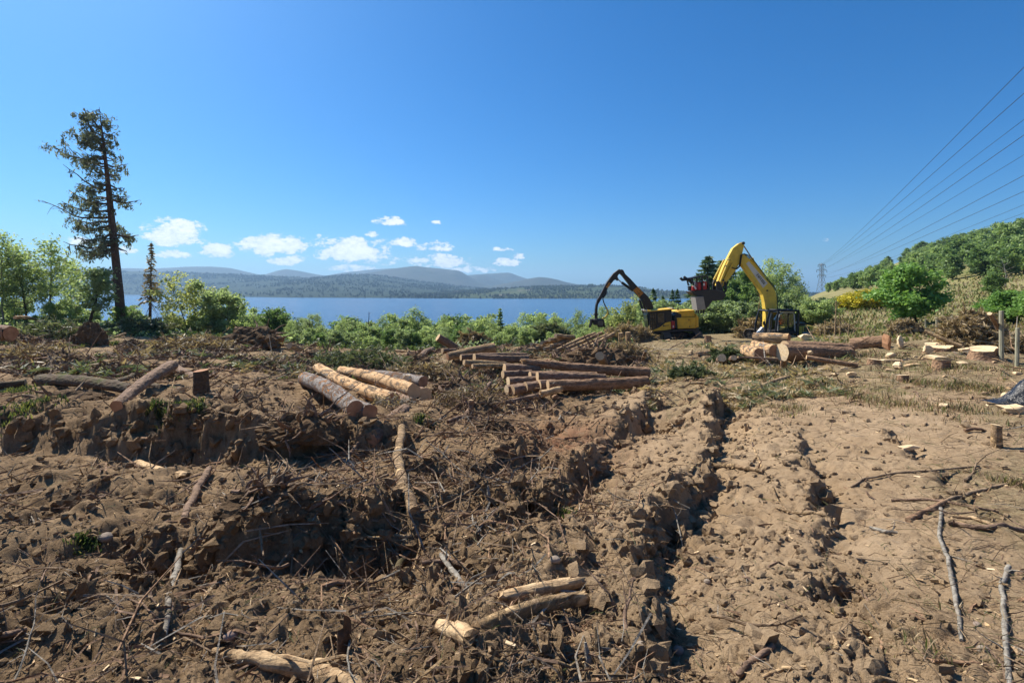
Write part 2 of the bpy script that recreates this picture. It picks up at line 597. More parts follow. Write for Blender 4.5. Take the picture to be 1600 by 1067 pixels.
leaf('leaf_birch', (0.128, 0.179, 0.081), (0.238, 0.317, 0.142), (0.385, 0.459, 0.225))
leaf('leaf_willow', (0.107, 0.153, 0.080), (0.218, 0.287, 0.149), (0.350, 0.428, 0.244))
leaf('leaf_dark', (0.055, 0.099, 0.039), (0.120, 0.194, 0.069), (0.210, 0.306, 0.116))
leaf('leaf_lime', (0.174, 0.213, 0.080), (0.290, 0.330, 0.133), (0.395, 0.425, 0.200), .45)
leaf('leaf_bright', (0.071, 0.141, 0.038), (0.149, 0.277, 0.068), (0.254, 0.409, 0.125), .35, 1.0)
leaf('leaf_hill', (0.092, 0.150, 0.057), (0.187, 0.278, 0.102), (0.328, 0.420, 0.164), .35, .3)
leaf('needle_dark', (0.021, 0.051, 0.024), (0.044, 0.094, 0.041), (0.086, 0.145, 0.059), .2)
leaf('needle_blue', (0.061, 0.102, 0.058), (0.112, 0.167, 0.094), (0.181, 0.236, 0.137), .25)
leaf('needle_larch', (.055, .075, .058), (.105, .125, .092), (.165, .185, .135), .4)
leaf('needle_dead', (0.116, 0.093, 0.054), (0.232, 0.186, 0.109), (0.388, 0.295, 0.171), .2)
leaf('brash_green', (0.044, 0.065, 0.030), (0.098, 0.125, 0.058), (0.195, 0.210, 0.116), .3, 2.0)
leaf('brash_brown', (0.113, 0.084, 0.049), (0.252, 0.188, 0.112), (0.454, 0.350, 0.208), .25, 2.0)
leaf('gorse_flower', (.10, .12, .015), (.42, .36, .02), (.66, .56, .04), .2, 3.0)
leaf('grass_blade', (0.055, 0.076, 0.020), (0.118, 0.139, 0.044), (0.233, 0.219, 0.092), .35, 3.0)
leaf('fern_leaf', (0.020, 0.040, 0.014), (0.041, 0.071, 0.025), (0.068, 0.096, 0.040), .35, 3.0)

def trunkmat(name, a, b):
    t = NT(name)
    v = t.coords()
    c = t.ramp(t.noise(t.mapping(v, (5, 5, 1.2)), 2, 6, .65), [(.3, a), (.7, b)])
    M[name] = t.end(t.bsdf(c, .9, 0, t.bump(t.noise(t.mapping(v, (8, 8, 2)), 2, 5), .6, .05), .15))
trunkmat('trunk_dark', (.025, .020, .016), (.10, .08, .065))
trunkmat('trunk_larch', (.05, .036, .03), (.17, .12, .095))
trunkmat('trunk_birch', (.06, .05, .045), (.34, .32, .29))
trunkmat('trunk_dead', (.05, .032, .026), (.15, .095, .075))

t = NT('root_earth')
v = t.coords()
n2 = t.noise(v, 6, 8, .7); n3 = t.noise(v, 30, 6, .7)
fib = t.noise(t.mapping(v, (3, 3, 14)), 4, 6, .7, .8)
c = t.ramp(t.math('ADD', t.math('MULTIPLY', n2, .45), t.math('ADD', t.math('MULTIPLY', n3, .3), t.math('MULTIPLY', fib, .3))), [(.34, (.045, .028, .016)), (.52, (.135, .086, .048)), (.70, (.27, .18, .105))])
M['root_earth'] = t.end(t.bsdf(c, .95, 0, t.bump(n3, .8, .03, t.bump(n2, .9, .08)), .1))
# ------------------------------------------------------------------ the lie of the land
WATER_Z = -34.0
def P(u, v, Y):
    """world point seen at photograph pixel (u, v), Y metres ahead"""
    return ((u - U0) / F * Y, Y, CAMH - (v - V0) / F * Y)
_cp = []
def col(u, pairs):
    for v, Y in pairs:
        _cp.append(P(u, v, Y))
near = [(1067, 2.28), (900, 3.3), (760, 5.5)]
col(-250, [(1067, 2.3), (900, 3.3), (740, 5.6), (650, 8.2), (600, 12), (560, 19), (525, 32), (502, 46), (505, 70)])
col(0, [(1067, 2.3), (900, 3.3), (760, 5.4), (700, 6.8), (648, 8.6), (600, 12), (560, 19), (530, 30), (507, 45), (510, 70)])
col(200, [(1067, 2.3), (900, 3.3), (760, 5.4), (700, 6.8), (645, 8.7), (600, 12.2), (560, 20), (530, 34), (516, 46), (514, 70)])
col(400, near + [(690, 7.2), (640, 9.4), (600, 13), (572, 18), (545, 28), (533, 36), (545, 60)])
col(600, near + [(690, 7.8), (650, 10), (612, 14.5), (580, 21), (560, 29), (549, 37), (550, 60)])
col(800, near + [(680, 8.2), (640, 11), (602, 15), (570, 22), (547, 32), (540, 42), (560, 60)])
col(1000, near + [(680, 8.2), (638, 10.8), (603, 15), (568, 23), (546, 34), (534, 46), (545, 70)])
col(1100, [(545, 30), (527, 47), (505, 75)])
col(1200, [(1067, 2.28), (900, 3.4), (760, 5.6), (680, 8), (620, 12), (580, 17), (560, 22), (541, 34), (529, 45), (505, 70)])
col(1400, [(1067, 2.3), (900, 3.4), (760, 5.6), (680, 7.8), (620, 10.8), (580, 14.5), (560, 18), (533, 26), (503, 48), (472, 90), (455, 130), (440, 190)])
col(1300, [(535, 30), (510, 45), (484, 80), (468, 120), (458, 180), (452, 300), (458, 430)])
col(1600, [(1067, 2.3), (900, 3.4), (760, 5.5), (680, 7.4), (620, 10), (574, 14), (545, 18.5), (512, 29), (480, 52), (447, 90), (395, 160), (375, 240)])
col(1850, [(900, 3.4), (680, 7.4), (570, 14), (500, 30), (430, 70), (330, 160)])
_cp += [(x, -6, .05) for x in (-12, 0, 8)] + [(-30, 0, .6), (14, -2, .4), (40, -10, 4), (0, -60, 8), (-60, -40, 5), (120, -60, 30), (-120, 20, .5), (200, 60, 45)]
_cp += [P(1450, 395, 420), P(1320, 452, 520), P(1270, 476, 520), P(1284, 459, 430), (700, 500, 120), (300, 120, 55)]
_cp += [(x, 120, -13) for x in (-110, -60, 0)] + [(30, 120, -10), (48, 110, -5)] + [(x, 270, -32.6) for x in (-250, -120, 0, 60)] + [(120, 270, -19), (140, 380, -26)]
_cp += [(x, 420, -44) for x in (-500, -200, 0, 100)] + [(200, 520, -34), (260, 800, -43), (800, 900, -30), (0, 900, -46), (-900, 900, -46), (-300, 100, -12), (-700, 200, -44)]
_cp += [(x, 3500, -46) for x in (-3000, 0, 3000)] + [(x, 11000, -46) for x in (-9000, 0, 9000)] + [(-6000, 0, -40), (6000, 1000, -20), (0, -6000, 60), (6000, -4000, 80), (-6000, -4000, 20)]
_cp = np.array(_cp, dtype=float)
def _warp(x, y):
    r = np.hypot(x, y)
    k = np.log1p(r / 3.0) / np.maximum(r, 1e-6)
    return x * k, y * k, r + 4.0
_wx, _wy, _ws = _warp(_cp[:, 0], _cp[:, 1])
_n = len(_cp)
def _tps(d2):
    return np.where(d2 > 1e-12, .5 * d2 * np.log(np.maximum(d2, 1e-12)), 0)
_A = np.zeros((_n + 3, _n + 3))
_A[:_n, :_n] = _tps((_wx[:, None] - _wx[None]) ** 2 + (_wy[:, None] - _wy[None]) ** 2) + np.eye(_n) * .004
_A[:_n, _n] = 1; _A[:_n, _n + 1] = _wx; _A[:_n, _n + 2] = _wy
_A[_n:, :_n] = _A[:_n, _n:].T
_w = np.linalg.solve(_A, np.concatenate([_cp[:, 2] / _ws, [0, 0, 0]]))
def base_h(x, y):
    sh = x.shape
    x, y = x.ravel(), y.ravel()
    out = np.empty_like(x)
    for i in range(0, len(x), 40000):
        wx, wy, ws = _warp(x[i:i + 40000], y[i:i + 40000])
        d2 = (wx[:, None] - _wx[None]) ** 2 + (wy[:, None] - _wy[None]) ** 2
        out[i:i + 40000] = (_tps(d2) @ _w[:_n] + _w[_n] + _w[_n + 1] * wx + _w[_n + 2] * wy) * ws
    return out.reshape(sh)

def poly_sd(x, y, pts):
    """distance to a polyline, signed (+ on the right of its direction), and position along it 0..1"""
    best = np.full(x.shape, 1e9); sgn = np.ones(x.shape); tt = np.zeros(x.shape)
    L = [math.dist(pts[i], pts[i + 1]) for i in range(len(pts) - 1)]
    tot, acc = sum(L), 0
    for i, ((ax, ay), (bx, by)) in enumerate(zip(pts, pts[1:])):
        dx, dy = bx - ax, by - ay
        t = np.clip(((x - ax) * dx + (y - ay) * dy) / (dx * dx + dy * dy), 0, 1)
        px, py = x - ax - t * dx, y - ay - t * dy
        d = px * px + py * py
        m = d < best
        best = np.where(m, d, best)
        sgn = np.where(m, np.sign(dy * (x - ax) - dx * (y - ay)), sgn)
        tt = np.where(m, (acc + t * L[i]) / tot, tt)
        acc += L[i]
    return np.sqrt(best) * sgn, tt

SCARPS = [  # crest lines left to right (the drop faces the camera), depth, face width, recovery
    ([(-12, 8.6), (-8.6, 8.3), (-6.6, 8.0), (-4.9, 8.1), (-3.9, 7.7), (-3.2, 7.8), (-2.3, 8.1), (-1.7, 8.7)], .72, .62, 2.3),
    ([(-6.2, 6.1), (-4.4, 5.75), (-3.6, 5.5)], .26, .25, .9),
    ([(-3.8, 4.95), (-3.1, 4.45), (-2.4, 4.35), (-1.9, 4.25), (-1.3, 4.45), (-.75, 4.9)], .56, .36, 1.0),
    ([(-1.9, 6.9), (-1.1, 6.55), (-.5, 6.6), (.0, 6.9), (.45, 7.7), (.75, 8.8)], .44, .38, 1.2),
    ([(-.9, 5.0), (-.5, 4.75), (-.1, 5.0), (.1, 5.4)], .25, .2, .7),
    ([(-.2, 9.6), (.5, 9.3), (1.2, 9.5), (2.0, 9.9), (2.7, 10.6)], .2, .3, 1.2),
]
RUTS = [  # lines going away from the camera: crest height, drop on its right, face width, recovery
    ([(.58, 1.3), (.60, 2.4), (.64, 2.75), (.70, 3.5), (.92, 4.1), (1.28, 4.8), (1.92, 5.8), (2.65, 7.3), (4.4, 11.3), (6.0, 15)], .25, .37, .22, .70),
    ([(.25, 5.4), (.85, 6.8), (1.35, 7.8), (1.85, 9.0), (2.7, 11.0), (3.9, 13.6)], .22, .40, .26, .75),
    ([(1.5, 2.2), (1.95, 3.2), (2.4, 4.1), (3.4, 6.0), (5.05, 9.0)], .08, .14, .11, .35),
    ([(.0, 2.2), (.12, 3.0), (.35, 3.8), (.6, 4.6)], .08, .14, .2, .5),
    ([(4.2, 4.4), (5.2, 6.6), (5.9, 8.5)], .05, .09, .10, .2),
]
def ground_full(x, y, lod=True):
    x = np.asarray(x, dtype=float); y = np.asarray(y, dtype=float)
    z = base_h(x, y)
    r = np.hypot(x, y)
    nearm = 1 - sstep(60, 130, r)
    jx, jy = fbm(x * 1.3, y * 1.3, 3, 71) * .28, fbm(x * 1.3 + 40, y * 1.3, 3, 72) * .28
    jx += vnoise(x * 3.1, y * 3.1, 73) * .13; jy += vnoise(x * 3.1 + 9, y * 3.1, 74) * .13
    jx += vnoise(x * 8, y * 8, 75) * .05; jy += vnoise(x * 8 + 9, y * 8, 76) * .05
    X, Y = x + jx, y + jy
    xo, yo = x, y
    m = r < 22
    dz = np.zeros_like(z)
    if m.any():
        xs, ys, mm = X[m], Y[m], np.zeros(m.sum())
        for pts, D, w, L in SCARPS:
            d, t = poly_sd(xs, ys, pts)
            tap = sstep(0, .12, t) * (1 - sstep(.88, 1, t))
            tap = tap * (.72 + .5 * vnoise(t * 9 + D * 40, t * 0, 6))
            d = d + .16 * fbm(xs * 4.5, ys * 4.5, 3, 140) + .09 * np.abs(vnoise(xs * 11, ys * 11, 141))
            mm += tap * (-D * sstep(-.08, w, d) * np.exp(-np.maximum(d, 0) / L * 1.1) + .28 * D * np.exp(-((d + .15) / .35) ** 2))
        for pts, hr, D, w, L in RUTS:
            d, t = poly_sd(xo[m] + .4 * jx[m], yo[m] + .4 * jy[m], pts)
            d = d + .15 * fbm(xs * 2.9, ys * 2.4, 3, 150)
            tap = (1 - sstep(.85, 1, t)) * (.84 + .5 * vnoise(t * 9 + D * 31, t * 0, 5)) * (.6 + .4 * sstep(1.8, 3.5, ys))
            mm += tap * (hr * np.exp(-(np.minimum(d, 0) / .40) ** 2) * (1 - sstep(0, w, d)) - D * sstep(-.02, w, d) * np.exp(-np.maximum(d - w, 0) / L))
        mm -= .45 * np.exp(-(((xs - 1.5) / 1.5) ** 2 + ((ys - 10.6) / .65) ** 2))
        dz[m] = mm
    z = z + dz
    # rough on the left and in the brash, smoother on the tracked ground at the right
    pan = sstep(.0, 1.2, x - (.55 + .48 * y) + .5 * vnoise(x * .8, y * .8, 31)) * (1 - sstep(9, 13, y))
    tan_ = sstep(-.3, .8, x - (.0 + .12 * y))
    rough = (1.0 - .35 * tan_ - .46 * pan)
    rough = np.where(y > 12, .75, rough)
    fade = lambda lam: np.clip(lam / np.maximum(r * .0075, 1e-3) / 2.2, 0, 1) if lod else 1.0
    z = z + nearm * np.where(x < .1 * y, 1.5, 1.0) * rough * (.11 * fbm(x * .55, y * .55, 2, 3) + .085 * fbm(x * 1.7, y * 1.7, 2, 9))
    cl = np.zeros_like(z)
    m = r < 45
    xs, ys = x[m], y[m]
    fd = (lambda lam: fade(lam)[m]) if lod else (lambda lam: 1.0)
    wx_, wy_ = vnoise(xs * 3, ys * 3, 51) * .12, vnoise(xs * 3 + 7, ys * 3, 52) * .12
    rg_ = rough[m]
    px_, py_ = xs + wx_, ys + wy_
    patch = .35 + .65 * sstep(-.35, .45, fbm(xs * .9, ys * .9, 2, 22))
    a = 0.0
    for k, (lam, amp) in enumerate(((.62, .120), (.31, .105), (.16, .090), (.085, .066), (.045, .044), (.024, .026))):
        c_, s_ = math.cos(k * 1.3), math.sin(k * 1.3)
        qx, qy = (px_ * c_ - py_ * s_) / lam + 5 * k, (px_ * s_ + py_ * c_) / lam
        n_ = .6 * np.abs(vnoise(qx, qy, 90 + k)) + .4 * np.abs(vnoise(qx * 1.27 + 3, qy * 1.27, 190 + k))
        a = a + amp * (n_ - .28) * fd(lam * .6) * (patch * rg_ if k < 2 else np.maximum(rg_, .50) * (.5 + .5 * patch))
    a = a + .05 * np.maximum(0, .62 - worley(px_ * 5.2, py_ * 5.2, 23)) * fd(.15) * patch * rg_
    cl[m] = a
    z = z + cl * 1.15 * (1 - sstep(35, 45, r))
    far = sstep(60, 120, r)
    z = z + far * (.5 * fbm(x * .05, y * .05, 3, 41) + .12 * fbm(x * .3, y * .3, 2, 43)) * (1 - sstep(1500, 3000, r))
    return z

def gz(x, y):
    return float(ground_full(np.array([x]), np.array([y]))[0])

def gnormal(x, y, e=.25):
    a = ground_full(np.array([x - e, x + e, x, x]), np.array([y, y, y - e, y + e]))
    return Vector((-(a[1] - a[0]) / (2 * e), -(a[3] - a[2]) / (2 * e), 1)).normalized()

def hit(u, v, y0=1.5, y1=140):
    """where the sight line through photograph pixel (u, v) meets the ground"""
    Y = np.exp(np.linspace(math.log(y0), math.log(y1), 1400))
    x = (u - U0) / F * Y
    zr = CAMH - (v - V0) / F * Y
    g = ground_full(x, Y)
    k = np.nonzero(g >= zr)[0]
    i = int(k[0]) if len(k) else len(Y) - 1
    return Vector((float(x[i]), float(Y[i]), float(g[i])))

# one sheet of ground: fine near the camera, coarse out to the far side of the loch
_th = np.concatenate([np.linspace(-180, -53, 40)[:-1], np.linspace(-53, 53, 800), np.linspace(53, 180, 40)[1:]]) * math.pi / 180
_r = [0.3]
while _r[-1] < 12000:
    q = _r[-1]
    _r.append(q * (1.05 if q < 1.5 else 1.0063 if q < 60 else 1.018 if q < 500 else 1.09))
_r = np.array(_r)
TH, RR = np.meshgrid(_th, _r)
GX, GY = np.sin(TH) * RR, np.cos(TH) * RR
GZ = ground_full(GX, GY)
GZ = np.where(RR > 2500, np.minimum(GZ, -44), GZ)
nr, nc = GX.shape
_i = np.arange(nr * nc).reshape(nr, nc)
quads = np.stack([_i[:-1, :-1].ravel(), _i[1:, :-1].ravel(), _i[1:, 1:].ravel(), _i[:-1, 1:].ravel()], 1)
seam = np.stack([_i[:-1, -1], _i[1:, -1], _i[1:, 0], _i[:-1, 0]], 1)
ctr = [list(_i[0])]

t = NT('soil')
v = t.coords()
dry, lit, grs, red = t.attr('dry'), t.attr('litter'), t.attr('grass'), t.attr('red')
n1 = t.noise(v, 1.1, 8, .62); n2 = t.noise(v, 7, 8, .68); n3 = t.noise(v, 42, 5, .7)
nn = t.math('ADD', t.math('MULTIPLY', n1, .4), t.math('ADD', t.math('MULTIPLY', n2, .4), t.math('MULTIPLY', n3, .3)))
humus = t.ramp(nn, [(.30, (.078, .050, .026)), (.48, (.200, .130, .070)), (.66, (.345, .235, .135))])
sand = t.ramp(nn, [(.30, (.165, .108, .060)), (.48, (.300, .206, .120)), (.68, (.44, .315, .195))])
dm = t.rng(t.math('ADD', dry, t.math('MULTIPLY', t.math('SUBTRACT', t.noise(v, 2.4, 6, .65), .5), .9)), .25, .8)
c = t.mix(dm, humus, sand)
c = t.mix(t.math('MULTIPLY', red, t.rng(n2, .4, .6, .2, .8)), c, (.24, .105, .058))
# needles, bark crumbs and chips trodden into the soil
litc = t.ramp(t.noise(v, 16, 7, .72), [(.32, (.085, .060, .035)), (.5, (.215, .160, .085)), (.62, (.34, .27, .155)), (.72, (.16, .17, .07))])
lm = t.rng(t.math('ADD', lit, t.math('MULTIPLY', t.math('SUBTRACT', t.noise(v, 3.2, 6, .7), .5), 1.1)), .35, .75)
c = t.mix(lm, c, litc)
chips = t.voro(t.mapping(v, (34, 60, 40)), 1.0)
cm = t.math('MULTIPLY', t.rng(chips, .16, .11), t.rng(t.noise(v, 1.7, 4), .48, .6))
c = t.mix(t.math('MULTIPLY', cm, .75), c, (.50, .37, .21))
grc = t.ramp(t.noise(v, 3.0, 7, .7), [(.3, (.065, .085, .020)), (.5, (.145, .155, .050)), (.68, (.26, .22, .10))])
grf = t.ramp(t.noise(v, .09, 7, .65), [(.35, (.075, .105, .022)), (.46, (.22, .19, .085)), (.6, (.36, .28, .16))])
gfar = t.n('ShaderNodeVectorMath', operation='LENGTH'); t.l(v, gfar.inputs[0])
grc = t.mix(t.rng(gfar.outputs['Value'], 25, 60), grc, t.mix(.5, grf, grc))
gm = t.rng(t.math('ADD', grs, t.math('MULTIPLY', t.math('SUBTRACT', t.noise(v, 2.0, 5, .7), .5), .9)), .4, .75)
c = t.mix(gm, c, grc)
b1 = t.bump(t.noise(v, 24, 8, .75), .8, .05)
b2 = t.bump(t.noise(v, 95, 4, .7), .7, .016, b1)
M['soil'] = t.end(t.bsdf(c, .95, 0, b2, .12))

ground = mesh_from('ground', np.stack([GX.ravel(), GY.ravel(), GZ.ravel()], 1), [quads, seam, np.array(ctr)], M['soil'], smooth=True)
tag(ground, 'churned brown clearing of ruts, banks and dry tracked soil falling towards the loch', kind='structure')
def put_attr(o, name, arr):
    a = o.data.attributes.new(name, 'FLOAT', 'POINT')
    a.data.foreach_set('value', np.asarray(arr, dtype=np.float32).ravel())
def soil_maps(x, y):
    r = np.hypot(x, y)
    n = fbm(x * .6, y * .6, 3, 61)
    edge = x - (-.35 + .05 * y + .010 * y * y)
    dry = sstep(-.9, 1.3, edge + 1.0 * n) * .75 + .22 * sstep(0, 1, n + .3) * (y < 5)
    dry = np.maximum(dry, .9 * sstep(0, 1.5, x - (.6 + .4 * y)))
    litter = sstep(13, 20, y + 3 * n + .25 * np.maximum(x, 0)) * .85
    litter = np.maximum(litter, .62 * sstep(9.2, 12, y + 2 * n) * (x > .3 * y))
    litter = np.maximum(litter, .6 * sstep(.75, 1.0, x / np.maximum(y, .1) + .2 * n) * (y > 3))
    litter = np.where(x < .15 * y, litter * .55, litter)
    grass = .55 * sstep(.55, .75, x / np.maximum(y, .1) + .25 * n) * sstep(8, 11, y) * sstep(-.1, .35, n)
    grass = np.maximum(grass, sstep(26, 38, y) * sstep(.48, .6, x / np.maximum(y, .1)))
    grass = np.maximum(grass, sstep(50, 64, r))
    red = np.exp(-(((x - .75) / .9) ** 2 + ((y - 8.3) / 1.3) ** 2)) + .7 * np.exp(-(((x - 6) / 3) ** 2 + ((y - 16) / 2) ** 2))
    return dry, litter, grass, red
for nm, arr in zip(('dry', 'litter', 'grass', 'red'), soil_maps(GX, GY)):
    put_attr(ground, nm, arr)
del TH, RR, GX, GY, GZ, quads

# ------------------------------------------------------------------ the loch
t = NT('loch_water')
v = t.coords()
w1 = t.noise(t.mapping(v, (.05, .14, .1)), 1.0, 5, .6)
w2 = t.noise(t.mapping(v, (.35, .8, .5)), 1.0, 4, .6)
bn = t.bump(t.math('ADD', t.math('MULTIPLY', w1, 1.2), t.math('MULTIPLY', w2, .4)), 1.0, .9)
p = t.bsdf((.030, .080, .175), .16, 0, bn, .5)
p.inputs['IOR'].default_value = 1.33
M['water'] = t.end(p)
water = mesh_from('water', [(-9000, 150, WATER_Z), (9000, 150, WATER_Z), (9000, 8600, WATER_Z), (-9000, 8600, WATER_Z)], [(0, 1, 2, 3)], M['water'])
tag(water, 'wide blue rippled loch between the clearing and the wooded far shore', kind='structure')

# ------------------------------------------------------------------ far shore and mountains
def hillmat(name, stops, patch=None, scale=.004):
    t = NT(name)
    v = t.coords()
    nz = t.math('ADD', t.math('MULTIPLY', t.noise(v, scale, 8, .65), .6), t.math('MULTIPLY', t.noise(v, scale * 9, 6, .7), .42))
    c = t.ramp(nz, stops)
    if patch:
        c = t.mix(t.rng(t.noise(t.mapping(v, (1, .6, 3)), scale * 1.3, 6, .6), patch[0], patch[0] + .06), c, patch[1])
    M[name] = t.end(t.bsdf(c, .95, 0, t.bump(t.noise(v, scale * 22, 6, .75), 1.0, 9), .1))
hillmat('far_forest', [(.36, (.010, .022, .012)), (.52, (.017, .033, .017)), (.66, (.032, .048, .022)), (.8, (.05, .062, .03))])
hillmat('near_forest', [(.36, (.018, .036, .014)), (.48, (.040, .062, .022)), (.58, (.075, .092, .032)), (.7, (.12, .12, .05))], (.60, (.16, .125, .085)))
hillmat('heather_hill', [(.35, (.022, .032, .016)), (.5, (.040, .044, .026)), (.62, (.062, .056, .038)), (.75, (.09, .078, .055))], None, .0022)

def ridge(name, pts, Yd, foot, mat, back, label, rough=8, xs=240, span=None):
    u = np.array([p[0] for p in pts], float)
    h = np.array([CAMH - (p[1] - V0) / F * Yd for p in pts])
    xr = (u - U0) / F * Yd
    x = np.linspace(xr[0], xr[-1], xs)
    # smooth interpolation of the skyline
    hz = np.interp(x, xr, h)
    k = np.hanning(9); k /= k.sum()
    hz = np.convolve(np.pad(hz, 4, mode='edge'), k, mode='valid')
    hz = hz + rough * .35 * fbm(x / 160, x * 0 + Yd, 4, 81)
    foot_y = np.array([foot(a) if callable(foot) else foot for a in x])
    rows = np.concatenate([np.linspace(0, 1, 36), np.linspace(1, 2, 14)[1:]])
    V = []
    for s in rows:
        if s <= 1:
            y = foot_y + (Yd - foot_y) * s
            prof = s ** 1.15 * (1.6 - .6 * s)
            z = -37 + (hz + 37) * np.clip(prof, 0, 1)
            z = z + rough * math.sin(math.pi * s) * 2.0 * fbm(x / 330, y / 330, 4, int(Yd)) * np.clip((hz + 37) / 120, .15, 1)
        else:
            y = Yd + back * (s - 1) + 0 * x
            z = hz - (hz + 40) * sstep(0, 1, s - 1) + 0 * x
        V.append(np.stack([x, y, z], 1))
    V = np.concatenate(V)
    i = np.arange(len(V)).reshape(len(rows), xs)
    q = np.stack([i[:-1, :-1].ravel(), i[:-1, 1:].ravel(), i[1:, 1:].ravel(), i[1:, :-1].ravel()], 1)
    o = mesh_from(name, V, q, M[mat], smooth=True)
    tag(o, label, kind='structure')
    return V.reshape(len(rows), xs, 3)

def shoreY(x, Yd):
    u = U0 + x / Yd * F
    v = np.interp(u, [-300, 350, 500, 620, 750, 1300], [460.2, 460.6, 463, 465.4, 467, 467])
    return 36 * F / (v - V0)
R1 = ridge('far_hillside', [(-500, 424), (0, 424.5), (100, 425), (180, 423.5), (300, 425.5), (420, 431), (500, 434.5), (560, 429), (572, 428), (600, 430.5), (660, 440), (740, 449), (800, 454.5), (860, 459)], 4200,
      lambda x: shoreY(x, 4200), 'far_forest', 500, 'dark conifer covered hillside along the far left shore of the loch', 5)
R2 = ridge('wooded_shore', [(560, 463), (640, 459.5), (700, 457), (750, 452.5), (830, 448), (900, 446.5), (945, 445.5), (1000, 450.5), (1034, 455), (1080, 456.5), (1250, 458)], 2900,
      lambda x: shoreY(x, 2900), 'near_forest', 350, 'low green wooded shore with pale clearings across the loch', 5, 200)
ridge('mountain', [(640, 462), (700, 455), (760, 448), (805, 440), (822, 436), (842, 432.7), (868, 436), (885, 441), (910, 446), (960, 452), (1020, 458)], 5000, 4250, 'heather_hill', 600,
      'small rounded heather hill right of the main mountain', 10, 140)
ridge('mountain', [(440, 446), (500, 439), (540, 432), (580, 425.5), (610, 420), (640, 416.8), (652, 415.8), (665, 418), (690, 420.5), (715, 422), (725, 427), (735, 433), (750, 441), (780, 450), (830, 459)], 5600, 4600, 'heather_hill', 700,
      'highest long backed mountain in the middle of the far skyline', 16)
ridge('mountain', [(680, 447), (712, 438), (738, 431.5), (752, 430.5), (766, 433), (790, 441.5), (815, 450), (850, 457)], 6200, 5700, 'heather_hill', 500,
      'shadowy spur between the highest mountain and the pale peak behind', 12, 120)
ridge('mountain', [(640, 446), (690, 436), (735, 429.5), (770, 427.5), (785, 426), (797, 426), (812, 432), (830, 438), (850, 444), (900, 452)], 7000, 6300, 'heather_hill', 500,
      'pale rounded peak behind the right end of the main mountain', 14, 140)
ridge('mountain', [(-600, 426), (-200, 423), (0, 422), (60, 417), (105, 416), (135, 421), (190, 419), (240, 420), (300, 416.3), (330, 416.6), (360, 419), (395, 427), (415, 431), (450, 437)], 6500, 5200, 'heather_hill', 700,
      'long pale blue ridge behind the dark forest on the left', 10)
ridge('mountain', [(380, 436), (400, 432.5), (418, 428), (435, 422.5), (447, 420.5), (470, 424), (490, 428), (515, 432), (545, 437)], 6800, 6000, 'heather_hill', 500,
      'single blue peak between the left ridge and the main mountain', 8, 120)
ridge('mountain', [(480, 436), (510, 430.5), (540, 425.5), (580, 421.5), (620, 419), (690, 424), (760, 436)], 7600, 6900, 'heather_hill', 500,
      'faint far ridge rising behind the left shoulder of the main mountain', 8, 120)

# trees of the far shore: small pointed and rounded crowns, far too many to count
def far_trees(name, grid, n, hmin, hmax, mats, label, seed, smin=0.0, smax=.98, lean_low=1.0):
    rg = np.random.default_rng(seed)
    R, C, _ = grid.shape
    s = (rg.random(n) ** lean_low) * (smax - smin) + smin
    fr, fc = s * 35, rg.random(n) * (C - 1.01)
    r0, c0 = fr.astype(int), fc.astype(int)
    a, b = (fr - r0)[:, None], (fc - c0)[:, None]
    p = (grid[r0, c0] * (1 - b) + grid[r0, c0 + 1] * b) * (1 - a) + (grid[np.minimum(r0 + 1, 35), c0] * (1 - b) + grid[np.minimum(r0 + 1, 35), c0 + 1] * b) * a
    keep = vnoise(p[:, 0] / 150, p[:, 1] / 150, seed) + .5 * vnoise(p[:, 0] / 45, p[:, 1] / 45, seed + 3) > -.35
    p = p[keep]; n = len(p)
    h = rg.uniform(hmin, hmax, n); w = h * rg.uniform(.22, .45, n)
    kind = (vnoise(p[:, 0] / 120, p[:, 1] / 120, seed + 9) + rg.normal(0, .25, n) > 0).astype(int)
    ang = rg.random(n) * 6.28
    V = np.zeros((n, 9, 3)); 
    for k in range(4):
        an = ang + k * math.pi / 2
        V[:, k] = p + np.stack([np.cos(an) * w, np.sin(an) * w, h * .15], 1)
        w2 = np.where(kind == 0, w * .45, w * .95)
        V[:, 4 + k] = p + np.stack([np.cos(an + .4) * w2, np.sin(an + .4) * w2, h * np.where(kind == 0, .6, .7)], 1)
    V[:, 8] = p + np.stack([0 * h, 0 * h, h], 1)
    off = (np.arange(n) * 9)[:, None]
    Q = np.concatenate([np.array([[k, (k + 1) % 4, 4 + (k + 1) % 4, 4 + k]]) + off for k in range(4)])
    T = np.concatenate([np.array([[4 + k, 4 + (k + 1) % 4, 8]]) + off for k in range(4)])
    mi = np.concatenate([np.tile(kind, 4), np.tile(kind, 4)])
    o = mesh_from(name, V.reshape(-1, 3), [Q, T], mats, mi)
    tag(o, label, kind='stuff')
far_trees('far_forest', R1, 17000, 7, 15, [M['far_forest'], M['far_forest']], 'far off conifer plantation covering the hillside across the loch', 3, .02, .97, .8)
far_trees('shore_wood', R2, 9000, 5, 12, [M['far_forest'], M['near_forest']], 'far off mixed wood along the low shore across the loch', 5, .02, .97, .9)

# two white cottages at the water's edge, a few pixels each
for (u, Y, lab) in ((529, 2480, 'tiny white cottage at the far waterline below the dark forest'), (380, 3150, 'lone white speck of a house far along the left shore')):
    e = empty('cottage', ((u - U0) / F * Y, Y, -36.0), .4)
    tag(e, lab, 'house')
    MB().box((0, 0, 3.5), (13, 7, 7)).build('wall', M['house_wall'], e)
    MB().prism([(-7, 7), (7, 7), (6.5, 7.2), (0, 11), (-6.5, 7.2)], -3.6, 3.6).build('roof', M['house_roof'], e)

